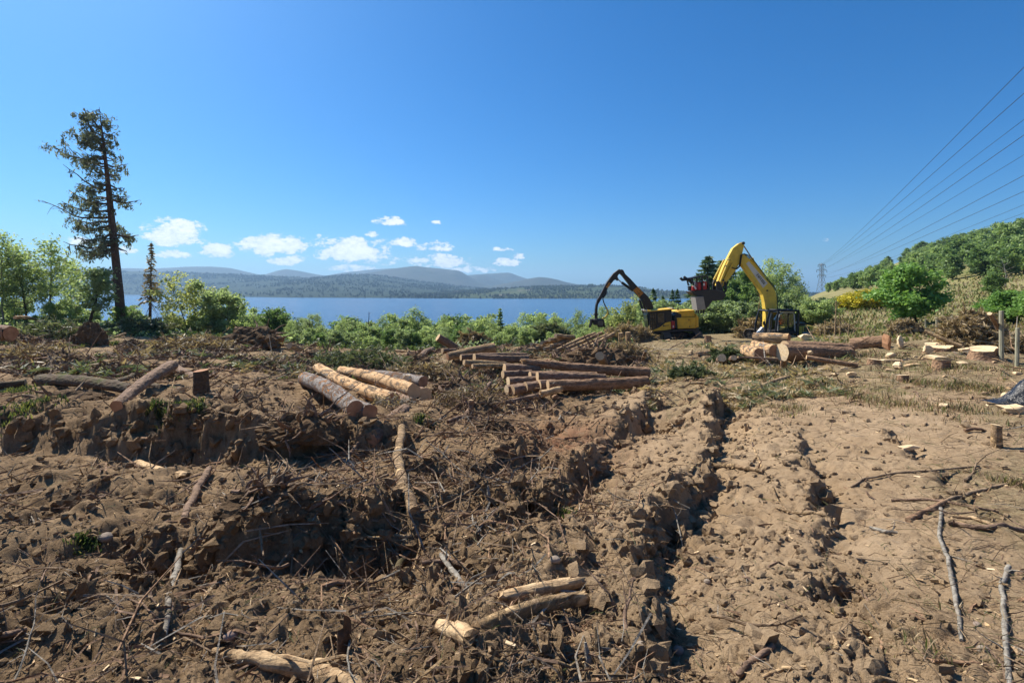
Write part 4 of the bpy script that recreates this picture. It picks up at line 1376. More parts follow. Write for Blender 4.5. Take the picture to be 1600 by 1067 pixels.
YB = 47.0
bx0 = (1048 - U0) / F * YB
bz0 = CAMH - (532.5 - V0) / F * YB
blk = empty('forestry_machine', (bx0, YB, bz0))
tag(blk, 'black and yellow tracked forestry machine with a bent black arm reaching left', 'forestry machine')
q = Q2(1048, 532.5, YB)
yaw = math.radians(16)
for u in (1026, 1074):
    x, _ = q(u, 530)
    track('track', 3.9, .92, .72, blk, (x, .3, .0), yaw)
mb = MB()
R = Matrix.Rotation(yaw, 3, 'Z')
mb.box((q(1050, 0)[0], .3, .62), (2.1, 2.3, .46), .08, R)
mb.build('carbody', M['dark_steel'], blk)
mb = MB(); mb.cyl((q(1046, 0)[0], .3, .8), (q(1046, 0)[0], .3, 1.12), .75, 24); mb.build('slew_ring', M['dark_steel'], blk)
mb = MB()
mb.prism([q(1009.5, 515), q(1040, 514), q(1084, 511.5), q(1084, 514.5), q(1040, 517), q(1011, 517)], -1.35, 1.35, bev=.02)
mb.build('deck', M['dark_steel'], blk)
# cab
cab_o = [q(1006.5, 485.5), q(1042.5, 483.2), q(1043.5, 513.6), q(1010, 515)]
mb = MB(); mb.prism(cab_o, -1.35, .35, bev=.06)
cab = mb.build('cab', M['black_paint'], blk)
mb = MB(); mb.prism([q(1005.5, 484.9), q(1043.5, 481.2), q(1043.5, 483.1), q(1006, 486.2)], -1.46, .42, bev=.03); mb.build('roof', M['yellow_paint'], cab)
mb = MB(); mb.prism([q(1043.6, 480.4), q(1047, 480.2), q(1047, 482.8), q(1043.6, 482.8)], -1.2, .3); mb.build('roof_vent', M['worn_steel'], cab)
for (a, b) in (((1009.5, 489), (1018.5, 511.5)), ((1020.5, 488), (1031, 502))):
    mb = MB(); mb.prism([q(a[0], a[1]), q(b[0], a[1] - .4), q(b[0], b[1]), q(a[0] + .9, b[1] + .8)], -1.362, -1.33)
    mb.build('window', M['dark_glass'], cab)
for u in (1008.3, 1012.5, 1016, 1019.5, 1032.5):
    mb = MB(); x0, z0 = q(u, 487); x1, z1 = q(u + 1.0, 511 if u < 1030 else 501)
    mb.tube([(x0, -1.39, z0), (x1, -1.39, z1)], .022, 6); mb.build('guard_bar', M['dark_steel'], cab)
mb = MB(); x0, z0 = q(1009.5, 489); mb.box((q(1007, 499)[0] - .0, -.5, q(0, 500)[1]), (.03, 1.35, 1.15), .01, Matrix.Rotation(-.14, 3, 'Y')); mb.build('windscreen', M['dark_glass'], cab)
for y in (-1.25, -.45, .2):
    mb = MB(); x0, z0 = q(1005.2, 484.3); mb.box((x0 - .04, y, z0), (.12, .17, .15), .03); mb.build('work_light', M['white_paint'], cab)
mb = MB(); mb.prism([q(1010.5, 515.4), q(1024, 509.5), q(1033, 502.5), q(1040.3, 501), q(1041, 512.4), q(1030, 514.2)], -1.43, -1.366, bev=.015)
pan = mb.build('side_panel', M['yellow_paint'], blk)
mb = MB(); mb.tube([(q(1029.8, 507)[0], -1.435, q(0, 507.2)[1]), (q(1029.8, 507)[0], -1.447, q(0, 507.2)[1])], .075, 14)
mb.box((q(1032.3, 0)[0], -1.44, q(0, 507.0)[1]), (.12, .015, .05)); mb.box((q(1035, 0)[0], -1.44, q(0, 506.8)[1]), (.14, .015, .05)); mb.box((q(1037.4, 0)[0], -1.44, q(0, 506.6)[1]), (.10, .015, .05))
mb.build('emblem', M['dark_lettering'], pan)
mb = MB(); x, z = q(1044.3, 505.8); mb.box((x, -1.22, z), (.34, .34, .72), .06); rc = mb.build('red_canister', M['red_paint'], blk)
mb = MB(); mb.box((x + .02, -1.4, z - .16), (.10, .012, .2)); mb.build('sticker', M['white_paint'], rc)
# engine house
mb = MB(); mb.prism([q(1047.5, 512), q(1047.5, 492), q(1052, 488.2), q(1058, 490), q(1058, 512)], -1.2, 1.2, bev=.03); mb.build('exhaust_bay', M['dark_steel'], blk)
mb = MB(); mb.prism([q(1050.5, 495.2), q(1079.5, 494.2), q(1079, 511), q(1052, 512)], -1.36, 1.36, bev=.04)
eng = mb.build('engine_house', M['yellow_paint'], blk)
mb = MB(); mb.prism([q(1053.5, 497.3), q(1068.5, 496.8), q(1069.5, 509.6), q(1055, 510.4)], -1.40, -1.372, bev=.012); dr_ = mb.build('door', M['yellow_paint'], eng)
mb = MB(); mb.box((q(1068.2, 0)[0], -1.41, q(0, 498.4)[1]), (.07, .03, .13), .01); mb.box((q(1069.2, 0)[0], -1.41, q(0, 508.6)[1]), (.07, .03, .10), .01); mb.build('hinge', M['dark_steel'], dr_)
mb = MB(); mb.prism([q(1071, 496.8), q(1078, 496.6), q(1077.6, 509), q(1072, 509.5)], -1.395, -1.372, bev=.01); mb.build('door', M['yellow_paint'], eng)
mb = MB(); mb.prism([q(1051.5, 486.6), q(1056, 484.8), q(1078, 483.6), q(1079.5, 494), q(1057.5, 495)], -1.12, 1.2, bev=.06); mb.build('bonnet', M['yellow_paint'], blk)
mb = MB(); mb.cyl((q(1061, 0)[0], .3, q(0, 485)[1]), (q(1061, 0)[0], .3, q(0, 480.5)[1]), .07, 10); mb.build('exhaust_pipe', M['dark_steel'], blk)
mb = MB(); mb.prism([q(1079.8, 489), q(1083.8, 494), q(1084, 509.8), q(1079.4, 511)], -1.3, 1.3, bev=.1); mb.build('counterweight', M['yellow_paint'], blk)
mb = MB()
for y in (-1.43, -.9): mb.tube([(q(1049, 0)[0], y, q(0, 512)[1]), (q(1049, 0)[0], y, q(0, 486)[1]), (q(1063, 0)[0], y, q(0, 481.5)[1])], .02, 6)
mb.build('handrail', M['dark_steel'], blk)
# arm: scaled zoom coordinates of the black boom and stick
def Z4(zx, zy): return q(920 + zx * .08436, 410 + zy * .08436)
by0, by1 = .42, .92
mb = MB(); mb.prism([Z4(*p) for p in [(600, 130), (655, 135), (690, 205), (800, 310), (905, 425), (1000, 520), (1090, 600), (1150, 670), (1195, 750), (1225, 850), (1250, 960), (1130, 1000), (1100, 860), (1030, 745), (975, 660), (900, 580), (830, 500), (770, 410), (700, 320), (640, 240), (598, 200)]], by0, by1, bev=.03)
boom = mb.build('boom', M['black_paint'], blk)
mb = MB(); mb.prism([Z4(*p) for p in [(585, 120), (540, 150), (480, 195), (420, 270), (365, 345), (310, 440), (270, 520), (220, 620), (175, 690), (143, 800), (140, 870), (175, 870), (185, 790), (245, 690), (310, 610), (345, 540), (380, 460), (440, 390), (490, 325), (545, 310), (565, 230), (610, 190), (640, 150)]], by0 + .04, by1 - .04, bev=.03)
stick = mb.build('stick', M['black_paint'], blk)
def zt(zx, zy, y): x, z = Z4(zx, zy); return (x, y, z)
mb = MB(); mb.tube([zt(560, 305, .67), zt(660, 390, .67)], .05, 8); mb.build('cylinder_rod', M['worn_steel'], boom)
mb = MB(); mb.tube([zt(640, 372, .67), zt(850, 520, .67)], .13, 12); mb.tube([zt(545, 300, .5), zt(560, 315, .84)], .13, 10); mb.build('stick_cylinder', M['black_paint'], boom)
for y in (.2, 1.15):
    mb = MB(); mb.tube([zt(1000, 700, y), zt(1075, 960, y)], .10, 10); mb.build('lift_cylinder', M['black_paint'], boom)
    mb = MB(); mb.tube([zt(1010, 690, y), zt(1020, 730, y)], .16, 10); mb.build('cylinder_pin', M['dark_steel'], boom)
for (zx, zy) in ((618, 158), (1015, 690)):
    mb = MB(); mb.tube([zt(zx, zy, by0 - .1), zt(zx, zy, by1 + .1)], .15, 14); mb.build('pivot_pin', M['dark_steel'], boom)
# two short rows of unreadable orange letters along the boom, a fainter row on the stick
def letter_row(parent, a, b, n, hgt, yy, mat, seed, wide=.72):
    rl = random.Random(seed)
    (ax, az), (bx_, bz) = a, b
    ang = math.atan2(bz - az, bx_ - ax)
    L = math.hypot(bx_ - ax, bz - az)
    mb = MB()
    for i in range(n):
        cx, cz = ax + (bx_ - ax) * (i + .5) / n, az + (bz - az) * (i + .5) / n
        R = Matrix.Rotation(-ang, 3, 'Y')
        w = L / n * wide
        kind = rl.randrange(3)
        def st(dx, dz, sx_, sz_):
            mb.box(Vector((cx, yy, cz)) + R @ Vector((dx, 0, dz)), (sx_, .012, sz_), 0, R)
        st(-w * .36, 0, w * .28, hgt)
        if kind != 1: st(w * .36, 0, w * .28, hgt)
        for dz in ((-.38, .38), (0, .38), (-.38, 0))[kind] if kind != 1 else (-.38, 0, .38):
            st(0.02 * w, dz * hgt, w * .46, hgt * .22)
    mb.build('lettering', M[mat], parent)
letter_row(boom, Z4(868, 492), Z4(985, 625), 6, .36, by0 - .008, 'orange_lettering', 1)
letter_row(boom, Z4(905, 462), Z4(1018, 585), 7, .24, by0 - .008, 'orange_lettering', 2)
letter_row(stick, Z4(350, 470), Z4(412, 372), 5, .22, by0 + .03, 'orange_lettering', 3)
# hoses and grapple
hp = [zt(290, 640, .45), zt(275, 680, .42), zt(290, 740, .4), zt(325, 820, .38), zt(362, 890, .38), zt(368, 950, .38), zt(330, 1010, .4), zt(260, 1050, .45), zt(215, 1060, .5)]
mb = MB(); mb.tube(hp[:4], .05, 8); mb.build('hose', M['rubber_hose'], stick)
mb = MB(); mb.tube(hp[3:], .075, 8); mb.build('hose', M['yellow_hose'], stick)
mb = MB(); mb.tube([zt(340, 540, .4), zt(320, 590, .35), zt(280, 650, .4)], .09, 8); mb.build('hose', M['rubber_hose'], stick)
mb = MB(); mb.tube([zt(157, 860, .66), zt(155, 960, .66)], .14, 10); mb.tube([zt(155, 955, .66), zt(155, 985, .66)], .22, 12); mb.tube([zt(156, 985, .66), zt(160, 1060, .66)], .15, 10)
rot = mb.build('rotator', M['dark_steel'], blk)
mb = MB(); mb.box(zt(155, 968, .66), (.5, .3, .06), .01); mb.build('bracket', M['worn_steel'], rot)
head = MB(); cx, cz = q(934.5, 503.5)
head.box((cx, .66, cz), (.75, .7, .6), .1); head.box((cx + .3, .66, cz - .25), (.5, .5, .5), .08); head.box((cx - .35, .66, cz + .1), (.4, .4, .35), .06)
hd = head.build('grapple_head', M['dark_steel'], blk)
for s_, (tx, tv) in ((-1, (922.5, 513)), (1, (947, 512))):
    for y in (.4, .9):
        x1, z1 = q(tx, tv); xm, zm = q(934.5 + s_ * 9, 503)
        mb = MB(); mb.tube([(cx + s_ * .2, y, cz + .1), (xm, y, zm + .15), (xm + s_ * .05, y, zm - .25), (x1, y, z1)], [.12, .13, .10, .04], 6); mb.build('grapple_claw', M['dark_steel'], hd)
mb = MB(); mb.cyl((cx + .28, .25, cz - .1), (cx + .28, .35, cz - .1), .26, 14); mb.build('feed_roller', M['track_steel'], hd)

# ------------------------------------------------------------------ the yellow excavator
YY = 43.0
ex0 = (1225 - U0) / F * YY
ez0 = CAMH - (533 - V0) / F * YY
exc = empty('excavator', (ex0, YY, ez0))
tag(exc, 'yellow tracked excavator with caged cab holding a red and grey cutting tool in the air', 'excavator')
e = Q2(1225, 533, YY)
for u in (1203, 1246):
    x, _ = e(u, 530)
    track('track', 4.0, .86, .6, exc, (x, .6, .0), math.radians(28))
mb = MB(); mb.box((0, .6, .6), (1.8, 2.2, .5), .08, Matrix.Rotation(.49, 3, 'Z')); mb.build('carbody', M['dark_steel'], exc)
mb = MB(); mb.cyl((0, .6, .8), (0, .6, 1.08), .7, 24); mb.build('slew_ring', M['dark_steel'], exc)
mb = MB(); mb.prism([e(1194, 515.2), e(1267, 515.2), e(1267, 519.2), e(1194, 519.2)], -1.2, 1.6, bev=.03); mb.build('deck', M['dark_steel'], exc)
# boom
mb = MB(); mb.prism([e(*p) for p in [(1160.6, 396.5), (1165.5, 397), (1170, 401), (1181, 413.5), (1190, 424), (1198, 434), (1204.5, 441), (1210.5, 448), (1214.6, 456), (1216.6, 465), (1217, 484), (1216, 513), (1199, 513), (1199.3, 486), (1197.6, 473), (1195, 461), (1188, 449), (1179, 437), (1170, 424.5), (1160.4, 411)]], .30, .86, bev=.03)
eb = mb.build('boom', M['lemon_paint'], exc)
mb = MB(); mb.prism([e(*p) for p in [(1168.2, 411.5), (1172.6, 408), (1202.3, 442.5), (1195, 450)]], .285, .297); pn = mb.build('name_panel', M['silver_paint'], eb)
letter_row(pn, e(1185.5, 428.5), e(1197.5, 443.5), 7, .22, .28, 'dark_lettering', 9, .78)
mb = MB(); mb.box((e(1201.5, 0)[0], .29, e(0, 454)[1]), (.16, .02, .12), .01); mb.build('sticker', M['dark_lettering'], eb)
# stick
mb = MB(); mb.prism([e(*p) for p in [(1157.5, 380), (1162, 378.6), (1165.4, 379), (1166, 383), (1163, 396), (1159, 411), (1152, 423), (1144, 433.5), (1137, 442), (1131.5, 449), (1127.5, 452), (1122.5, 446), (1127, 432), (1134, 415), (1142, 399), (1148, 387.5)]], .36, .80, bev=.03)
st_ = mb.build('stick', M['lemon_paint'], exc)
mb = MB(); mb.tube([(*e(1164.4, 379.6),)[:1] + (.3,) + e(1164.4, 379.6)[1:], (e(1164.4, 379.6)[0], .86, e(1164.4, 379.6)[1])], .13, 12); mb.build('pivot_pin', M['dark_steel'], st_)
def et(u, v, y): x, z = e(u, v); return (x, y, z)
mb = MB(); mb.tube([et(1165, 380, .58), et(1181.5, 405.5, .58)], .055, 8); mb.build('cylinder_rod', M['worn_steel'], exc)
mb = MB(); mb.tube([et(1179, 403, .58), et(1182, 408, .58), et(1199.5, 433.5, .58)], [.17, .12, .12], 12); mb.build('stick_cylinder', M['lemon_paint'], exc)
for y in (.34, .58, .82):
    mb = MB(); mb.tube([et(1165, 396, y), et(1172, 398.5, y - .05), et(1181, 408, y - .08), et(1192, 422, y - .05), et(1203, 435.5, y), et(1212.8, 447, y), et(1217.4, 459, y), et(1218.2, 484, y)], .035, 6); mb.build('hose', M['rubber_hose'], eb)
for dy in (0, .1, .2):
    mb = MB(); mb.tube([et(1163.5, 397, .2 + dy), et(1160, 398, .1 + dy), et(1158.3, 408, .08 + dy), et(1157.5, 416, .12 + dy), et(1153, 420.5, .2 + dy), et(1147, 418.5, .26), et(1143, 416, .3)], .04, 6); mb.build('hose', M['rubber_hose'], st_)
for (a, b, r_, y) in (((1142, 404), (1127, 441), .10, .2), ((1139, 405), (1122.5, 437), .09, .95), ((1147, 411), (1131, 441.5), .07, .25)):
    mb = MB(); mb.tube([et(*a, y), et(*b, y)], r_, 10); c_ = mb.build('bucket_cylinder', M['lemon_paint'], st_)
    mb = MB(); mb.tube([et(b[0] + .6, b[1] - 1.5, y), et(b[0] - 1.8, b[1] + 6, y)], r_ * .5, 8); mb.build('cylinder_rod', M['worn_steel'], c_)
for (u, v) in ((1141, 406), (1137, 416), (1131, 438)):
    mb = MB(); mb.tube([et(u, v, .12), et(u, v, 1.02)], .10, 10); mb.build('pin', M['dark_steel'], st_)
mb = MB()
for y in (.15, .95): mb.prism([e(*p) for p in [(1120, 440), (1125, 439), (1131, 452), (1133, 462), (1128, 465), (1121, 455)]], y, y + .09)
mb.build('linkage', M['dark_steel'], exc)
for dy in (.1, .3): 
    mb = MB(); mb.tube([et(1134, 440, dy), et(1135.5, 452, dy - .1), et(1130, 464, dy), et(1118, 470, dy)], .04, 6); mb.build('hose', M['rubber_hose'], exc)
# the cutting tool
tool_b = MB(); tool_b.prism([e(*p) for p in [(1078.5, 456), (1090, 453.5), (1108, 452), (1120, 452.5), (1130, 455), (1134, 461), (1128, 469), (1113, 470), (1108, 476), (1103, 482), (1098, 482), (1096.5, 463), (1085, 461)]], -.15, 1.25, bev=.05)
tool = tool_b.build('cutting_tool', M['dark_steel'], exc)
mb = MB(); mb.prism([e(*p) for p in [(1084.5, 463.5), (1097.2, 463), (1101, 483.5), (1087.5, 484.5)]], -.3, .9, bev=.03); mb.prism([e(*p) for p in [(1097.8, 465), (1104, 463), (1108, 478), (1101.8, 484)]], .0, 1.1, bev=.03); mb.build('ripper_plate', M['worn_steel'], tool)
for u in (1088.5, 1092, 1096, 1100):
    mb = MB(); x, z = e(u, 486.5); mb.box((x, .1, z), (.11, .16, .34), .02); mb.build('tooth', M['dark_steel'], tool)
for (u0_, v0_, u1_, v1_) in ((1081.5, 447, 1089, 454.5), (1090, 441, 1095.6, 454), (1096.6, 439.5, 1104.5, 453)):
    mb = MB(); (x0, z0), (x1, z1) = e(u0_, v0_), e(u1_, v1_); mb.box(((x0 + x1) / 2, .4, (z0 + z1) / 2), (x1 - x0, .95, z0 - z1), .06); mb.build('red_housing', M['red_paint'], tool)
mb = MB(); mb.tube([et(1085.5, 442, .1), et(1084, 447, .0), et(1087, 452, -.05)], .09, 8); mb.tube([et(1087.5, 440, .3), et(1086, 446, .2)], .08, 8); mb.build('pale_hose', M['house_wall'], tool)
mb = MB(); x, z = e(1099, 444.5); mb.box((x, -.085, z), (.18, .02, .2)); mb.build('sticker', M['house_wall'], tool)
fr = MB()
fr.prism([e(*p) for p in [(1077, 434.5), (1092, 431.2), (1103.5, 430.4), (1104.2, 432.6), (1092, 433.4), (1078, 436.8)]], -.2, 1.15, bev=.02)
for (a, b) in (((1104, 431.5), (1107, 453)), ((1080.5, 436), (1082.8, 446)), ((1095.8, 433), (1096.3, 453))):
    for y in (-.15, 1.1): fr.tube([et(*a, y), et(*b, y)], .075, 6)
fr.tube([et(1077, 435.5, .3), et(1083, 443, .3)], .11, 6)
fr.build('guard_frame', M['black_paint'], tool)
for (a, m, b, y) in (((1063, 434.3), (1066, 437.2), (1080, 436.4), .0), ((1074, 432), (1077, 434.6), (1086, 440), .9)):
    mb = MB(); mb.tube([et(*a, y), et(*m, y), et(*b, y)], [.11, .13, .10], 6); mb.build('fork_arm', M['black_paint'], tool)
mb = MB(); mb.tube([et(1077.5, 447, -.05), et(1077.2, 454, -.05)], .15, 10); mb.build('motor', M['black_paint'], tool)
# cab
cabe = empty('cab'); cabe.parent = exc
cu0, cu1, cvt, cvb, cy0, cy1 = 1214.5, 1240.5, 486.6, 516.5, -1.15, .2
def pil(path, r_=.055, nm='pillar', mt='silver_paint', sides=8, par=None):
    mb = MB(); mb.tube(path, r_, sides); return mb.build(nm, M[mt], par or cabe)
for y in (cy0, cy1):
    pil([et(1214.2, 516.5, y), et(1214.6, 498, y), et(1217.5, 489.8, y), et(1222, 487.3, y), et(1237, 487.3, y), et(1239.5, 491, y), et(1240.5, 516.5, y)])
    pil([et(1230.5, 488, y), et(1229.5, 516, y)], .045, mt='black_paint')
mb = MB(); mb.prism([e(1216, 486.9), e(1240.2, 486.9), e(1240.2, 485.2), e(1218, 485.2)], cy0 - .04, cy1 + .04, bev=.03); mb.build('cab_roof', M['silver_paint'], cabe)
mb = MB(); mb.prism([e(1213.5, 514), e(1241, 514), e(1241, 517.5), e(1213.5, 517.5)], cy0 - .02, cy1 + .02, bev=.02); mb.build('cab_floor', M['black_paint'], cabe)
mb = MB(); mb.prism([e(1238.8, 489), e(1240, 489), e(1240.6, 514), e(1239.4, 514)], cy0 + .05, cy1 - .05); mb.build('cab_back', M['black_paint'], cabe)
for (a, b) in ((1217, 1229.2), (1231, 1239)):
    mb = MB(); mb.prism([e(a, 514.3), e(a + (.0 if a > 1220 else .8), 490.5), e(b, 488.6), e(b, 514.3)], cy0 + .005, cy0 + .017); mb.build('side_glass', M['cab_glass'], cabe)
mb = MB(); mb.prism([e(1214.2, 513), e(1214.6, 499), e(1217.4, 490.5), e(1217.8, 490.5), e(1215.0, 499), e(1214.6, 513)], cy0 + .06, cy1 - .06); mb.build('front_glass', M['cab_glass'], cabe)
mb = MB(); x, z = e(1228, 506); mb.box((x, -.45, z - .12), (.5, .5, .16), .05); mb.box((x + .27, -.45, z + .28), (.14, .5, .8), .05); mb.build('seat', M['dark_cloth'], cabe)
# guard cage
cage = MB()
for y in (cy0 - .22, cy1 + .25):
    cage.tube([et(1193.6, 520, y), et(1195.2, 505, y), et(1200.5, 484.8, y), et(1214, 483.8, y)], .085, 6)
    cage.tube([et(1214, 483.8, y), et(1244.2, 484.4, y), et(1243.4, 500, y), et(1241.5, 526, y)], .10, 6)
    cage.tube([et(1214, 484, y), et(1211, 496, y), et(1209, 518, y)], .085, 6)
    cage.tube([et(1204, 490, y), et(1203, 505, y), et(1201, 518, y)], .04, 6)
for (u, v) in ((1200.5, 484.8), (1214, 483.8), (1244.2, 484.4), (1229, 484)):
    cage.tube([et(u, v, cy0 - .22), et(u, v, cy1 + .25)], .08, 6)
cage.build('guard_cage', M['black_paint'], exc)
mb = MB(); mb.prism([e(1244, 508.3), e(1266.5, 507.4), e(1267, 520.8), e(1244, 521)], -1.3, 1.5, bev=.08); en = mb.build('engine_house', M['lemon_paint'], exc)
mb = MB(); mb.prism([e(1242, 503.4), e(1258, 503), e(1260, 506.8), e(1242, 507.6)], -1.1, 1.0, bev=.03); mb.build('bonnet', M['black_paint'], exc)
mb = MB(); mb.box((e(1250, 0)[0], -1.315, e(0, 514.5)[1]), (.03, .012, .62)); mb.build('door_seam', M['dark_steel'], en)
mb = MB(); mb.prism([e(1251, 516.6), e(1265, 516.3), e(1266, 520.4), e(1250, 520.6)], -1.325, -1.305); mb.build('lower_panel', M['grey_panel'], en)
mb = MB()
for k in range(4):
    x, z = e(1253.5 + k * 2.1, 511.6); mb.box((x, -1.315, z), (.075, .02, .26))
for k in range(2):
    x, z = e(1253.6 + k * 4.2, 515.2); mb.box((x, -1.315, z), (.14, .02, .09))
mb.build('grille', M['dark_lettering'], en)
mb = MB(); mb.prism([e(1183.5, 519), e(1191.5, 509.5), e(1194, 510), (e(1193.5, 519.2))], -1.1, -.8, bev=.03); mb.build('step_guard', M['silver_paint'], exc)
mb = MB(); mb.tube([et(1192.5, 505, -1.3), et(1193.5, 511, -1.25)], .03, 6); mb.box(et(1192.3, 503.5, -1.3), (.2, .06, .3), .03); mb.build('mirror', M['dark_steel'], exc)

for o_ in list(exc.children):
    if o_.name.split('.')[0] in ('cab', 'guard_cage', 'engine_house', 'bonnet', 'step_guard', 'mirror'):
        o_.location.x -= .55

# the driver: one skinned body seated in the cab
def seated_person(loc, rz):
    me = bpy.data.meshes.new('person')
    J = {'pelvis': (0, 0, .12), 'belly': (.02, 0, .32), 'chest': (.0, 0, .52), 'neck': (.0, 0, .66), 'head': (-.03, 0, .76), 'crown': (-.03, 0, .88)}
    names = list(J); V = [J[k] for k in names]
    E = [(i, i + 1) for i in range(5)]
    R_ = [.16, .15, .17, .065, .10, .085]
    for s in (-1, 1):
        b = len(V)
        V += [(0, s * .19, .57), (-.12, s * .26, .36), (-.36, s * .18, .36), (-.46, s * .15, .38)]; R_ += [.075, .055, .045, .04]
        E += [(2, b), (b, b + 1), (b + 1, b + 2), (b + 2, b + 3)]
        b2 = len(V)
        V += [(-.05, s * .10, .10), (-.46, s * .13, .12), (-.52, s * .13, -.32), (-.66, s * .13, -.36)]; R_ += [.10, .075, .055, .045]
        E += [(0, b2), (b2, b2 + 1), (b2 + 1, b2 + 2), (b2 + 2, b2 + 3)]
    me.from_pydata(V, E, [])
    o = bpy.data.objects.new('person', me); COL.objects.link(o)
    sk = o.modifiers.new('skin', 'SKIN'); sk.use_smooth_shade = True
    lay = me.skin_vertices[0].data
    for i, r_ in enumerate(R_): lay[i].radius = (r_, r_)
    lay[0].use_root = True
    ss = o.modifiers.new('sub', 'SUBSURF'); ss.levels = 1; ss.render_levels = 1
    dg = bpy.context.evaluated_depsgraph_get()
    m2 = bpy.data.meshes.new_from_object(o.evaluated_get(dg))
    o.modifiers.clear(); o.data = m2; m2.name = 'person'
    m2.materials.clear()
    for k in ('orange_cloth', 'dark_cloth', 'skin'): m2.materials.append(M[k])
    for p in m2.polygons:
        c = p.center
        p.material_index = 2 if (c.z > .65 or c.x < -.40 and c.z > .28) else 1 if (c.z < .14 or c.x < -.2 and c.z < .25) else 0
    o.location = loc; o.rotation_euler = (0, 0, rz)
    hb = MB(); hb.tube([(-.03, 0, .80), (-.03, 0, .86), (-.025, 0, .92)], [.125, .118, .05], 12); hb.tube([(-.10, 0, .815), (-.16, 0, .80)], [.09, .06], 8)
    hb.build('helmet', M['orange_cloth'], o)
    return o
px, pz = e(1227, 507)
drv = seated_person((ex0 + px - .55, YY - .45, ez0 + pz - .1), 0)
tag(drv, 'person in an orange high visibility jacket sitting in the yellow excavator cab', 'person')

# ------------------------------------------------------------------ pylon and its cables
YP = 430.0
px0 = (1284 - U0) / F * YP
pzb = gz(px0, YP)
pyl = empty('pylon', (px0, YP, pzb), math.radians(20))
tag(pyl, 'grey lattice electricity pylon on the skyline right of the yellow excavator', 'pylon')
ptop = CAMH + (V0 - 412.5) / F * YP - pzb
def zat(v): return CAMH + (V0 - v) / F * YP - pzb
mb = MB()
def hw(z): 
    return 3.1 + (1.05 - 3.1) * min(z / zat(431), 1) if z < zat(431) else 1.05
levels = [0, zat(452), zat(445), zat(438), zat(431), zat(426.5), zat(422.4), zat(418), zat(414), ptop]
for i in range(len(levels) - 1):
    a, b = levels[i], levels[i + 1]
    wa, wb = hw(a), hw(b) if i < len(levels) - 2 else .3
    ca = [(-wa, -wa, a), (wa, -wa, a), (wa, wa, a), (-wa, wa, a)]; cb = [(-wb, -wb, b), (wb, -wb, b), (wb, wb, b), (-wb, wb, b)]
    for k in range(4):
        mb.tube([ca[k], cb[k]], .15, 4); k2 = (k + 1) % 4
        mb.tube([ca[k], cb[k2]], .075, 3); mb.tube([ca[k2], cb[k]], .075, 3); mb.tube([cb[k], cb[k2]], .07, 3)
mb.build('lattice_tower', M['galvanised_steel'], pyl)
arm_tips = []
for v, hl in ((414.2, 4.2), (422.4, 5.9), (430.5, 4.6)):
    for s in (-1, 1):
        z = zat(v); mb = MB()
        for y in (-1, 1):
            mb.tube([(0, y, z), (s * hl, 0, z)], .13, 4); mb.tube([(s * 1.0, y, z + 1.7), (s * hl, 0, z)], .09, 3)
        mb.tube([(s * 2.4, -.5, z), (s * 2.4, .5, z + .9)], .07, 3)
        mb.build('cross_arm', M['galvanised_steel'], pyl)
        ins = MB(); ins.tube([(s * hl, 0, z), (s * hl, 0, z - 1.9)], .16, 6); ins.build('insulator', M['dark_steel'], pyl)
        a = math.radians(20)
        arm_tips.append((px0 + s * hl * math.cos(a), YP + s * hl * math.sin(a), pzb + z - 1.9))
order = [(px0, YP, pzb + ptop), arm_tips[0], arm_tips[0], arm_tips[2], arm_tips[1], arm_tips[4], arm_tips[3], arm_tips[5], arm_tips[5]]
ev = [105, 146, 187, 211, 242, 274, 299, 320, 333]
eY = [64, 66, 72, 70, 80, 80, 88, 94, 100]
words = ['topmost', 'second from the top', 'third and faint', 'fourth, darker', 'fifth and faint', 'sixth, dark', 'seventh from the top', 'second lowest', 'lowest']
for i in range(9):
    a = Vector(order[i]); b = Vector((eY[i], eY[i], CAMH + (V0 - ev[i]) / F * eY[i]))
    d = (b - a)
    far = a + d * 1.22
    mb = MB(); pts = []
    for k in range(25):
        s = k / 24
        p = a + (far - a) * s
        p.z -= 5.5 * (s * (1 - s)) * 4 * .5 - 5.5 * ((1 / 1.22) * (1 - 1 / 1.22)) * 2 * (s * 1.22 if s * 1.22 < 1 else 1)
        pts.append(p)
    mb.tube(pts, .040 if i in (0, 1, 3, 5, 6) else .03, 5)
    o = mb.build('overhead_cable', M['cable_metal'])
    tag(o, words[i] + ' of the nine overhead cables crossing the sky at the right', 'cable', 'overhead cables from the pylon')

# ------------------------------------------------------------------ fence posts and stakes
fence = empty('wire_fence', (0, 0, 0))
tag(fence, 'broken stock fence of grey wooden posts and loose wire at the right edge', 'fence')
rp = np.random.default_rng(4)
tops = []
for (u, vt, vb, w, Y) in ((1565, 485.5, 548, 6.4, 15.2), (1589, 512, 563, 5.5, 14.2), (1465, 496, 540, 4.2, 24), (1489, 494, 540, 3.0, 22), (1447, 498, 519, 2.2, 30), (1439, 499, 518, 2.0, 33), (1428, 508, 533, 1.8, 34), (1524, 530, 542, 1.6, 20)):
    x = (u - U0) / F * Y; zb_ = gz(x, Y) - .1; zt_ = CAMH - (vt - V0) / F * Y; r_ = w / 2 / F * Y
    mb = MB(); lx, ly = rp.normal(0, .02), rp.normal(0, .02)
    mb.tube([(x, Y, zb_), (x + lx * .5, Y + ly * .5, (zb_ + zt_) / 2), (x + lx, Y + ly, zt_ - .02), (x + lx, Y + ly, zt_)], [r_, r_ * .98, r_ * .96, r_ * .8], 10, jit=.05, rng=random)
    mb.build('post', M['weathered_post'], fence, smooth=False); tops.append((x, Y, zt_, zb_))
tops.sort(key=lambda t_: t_[1])
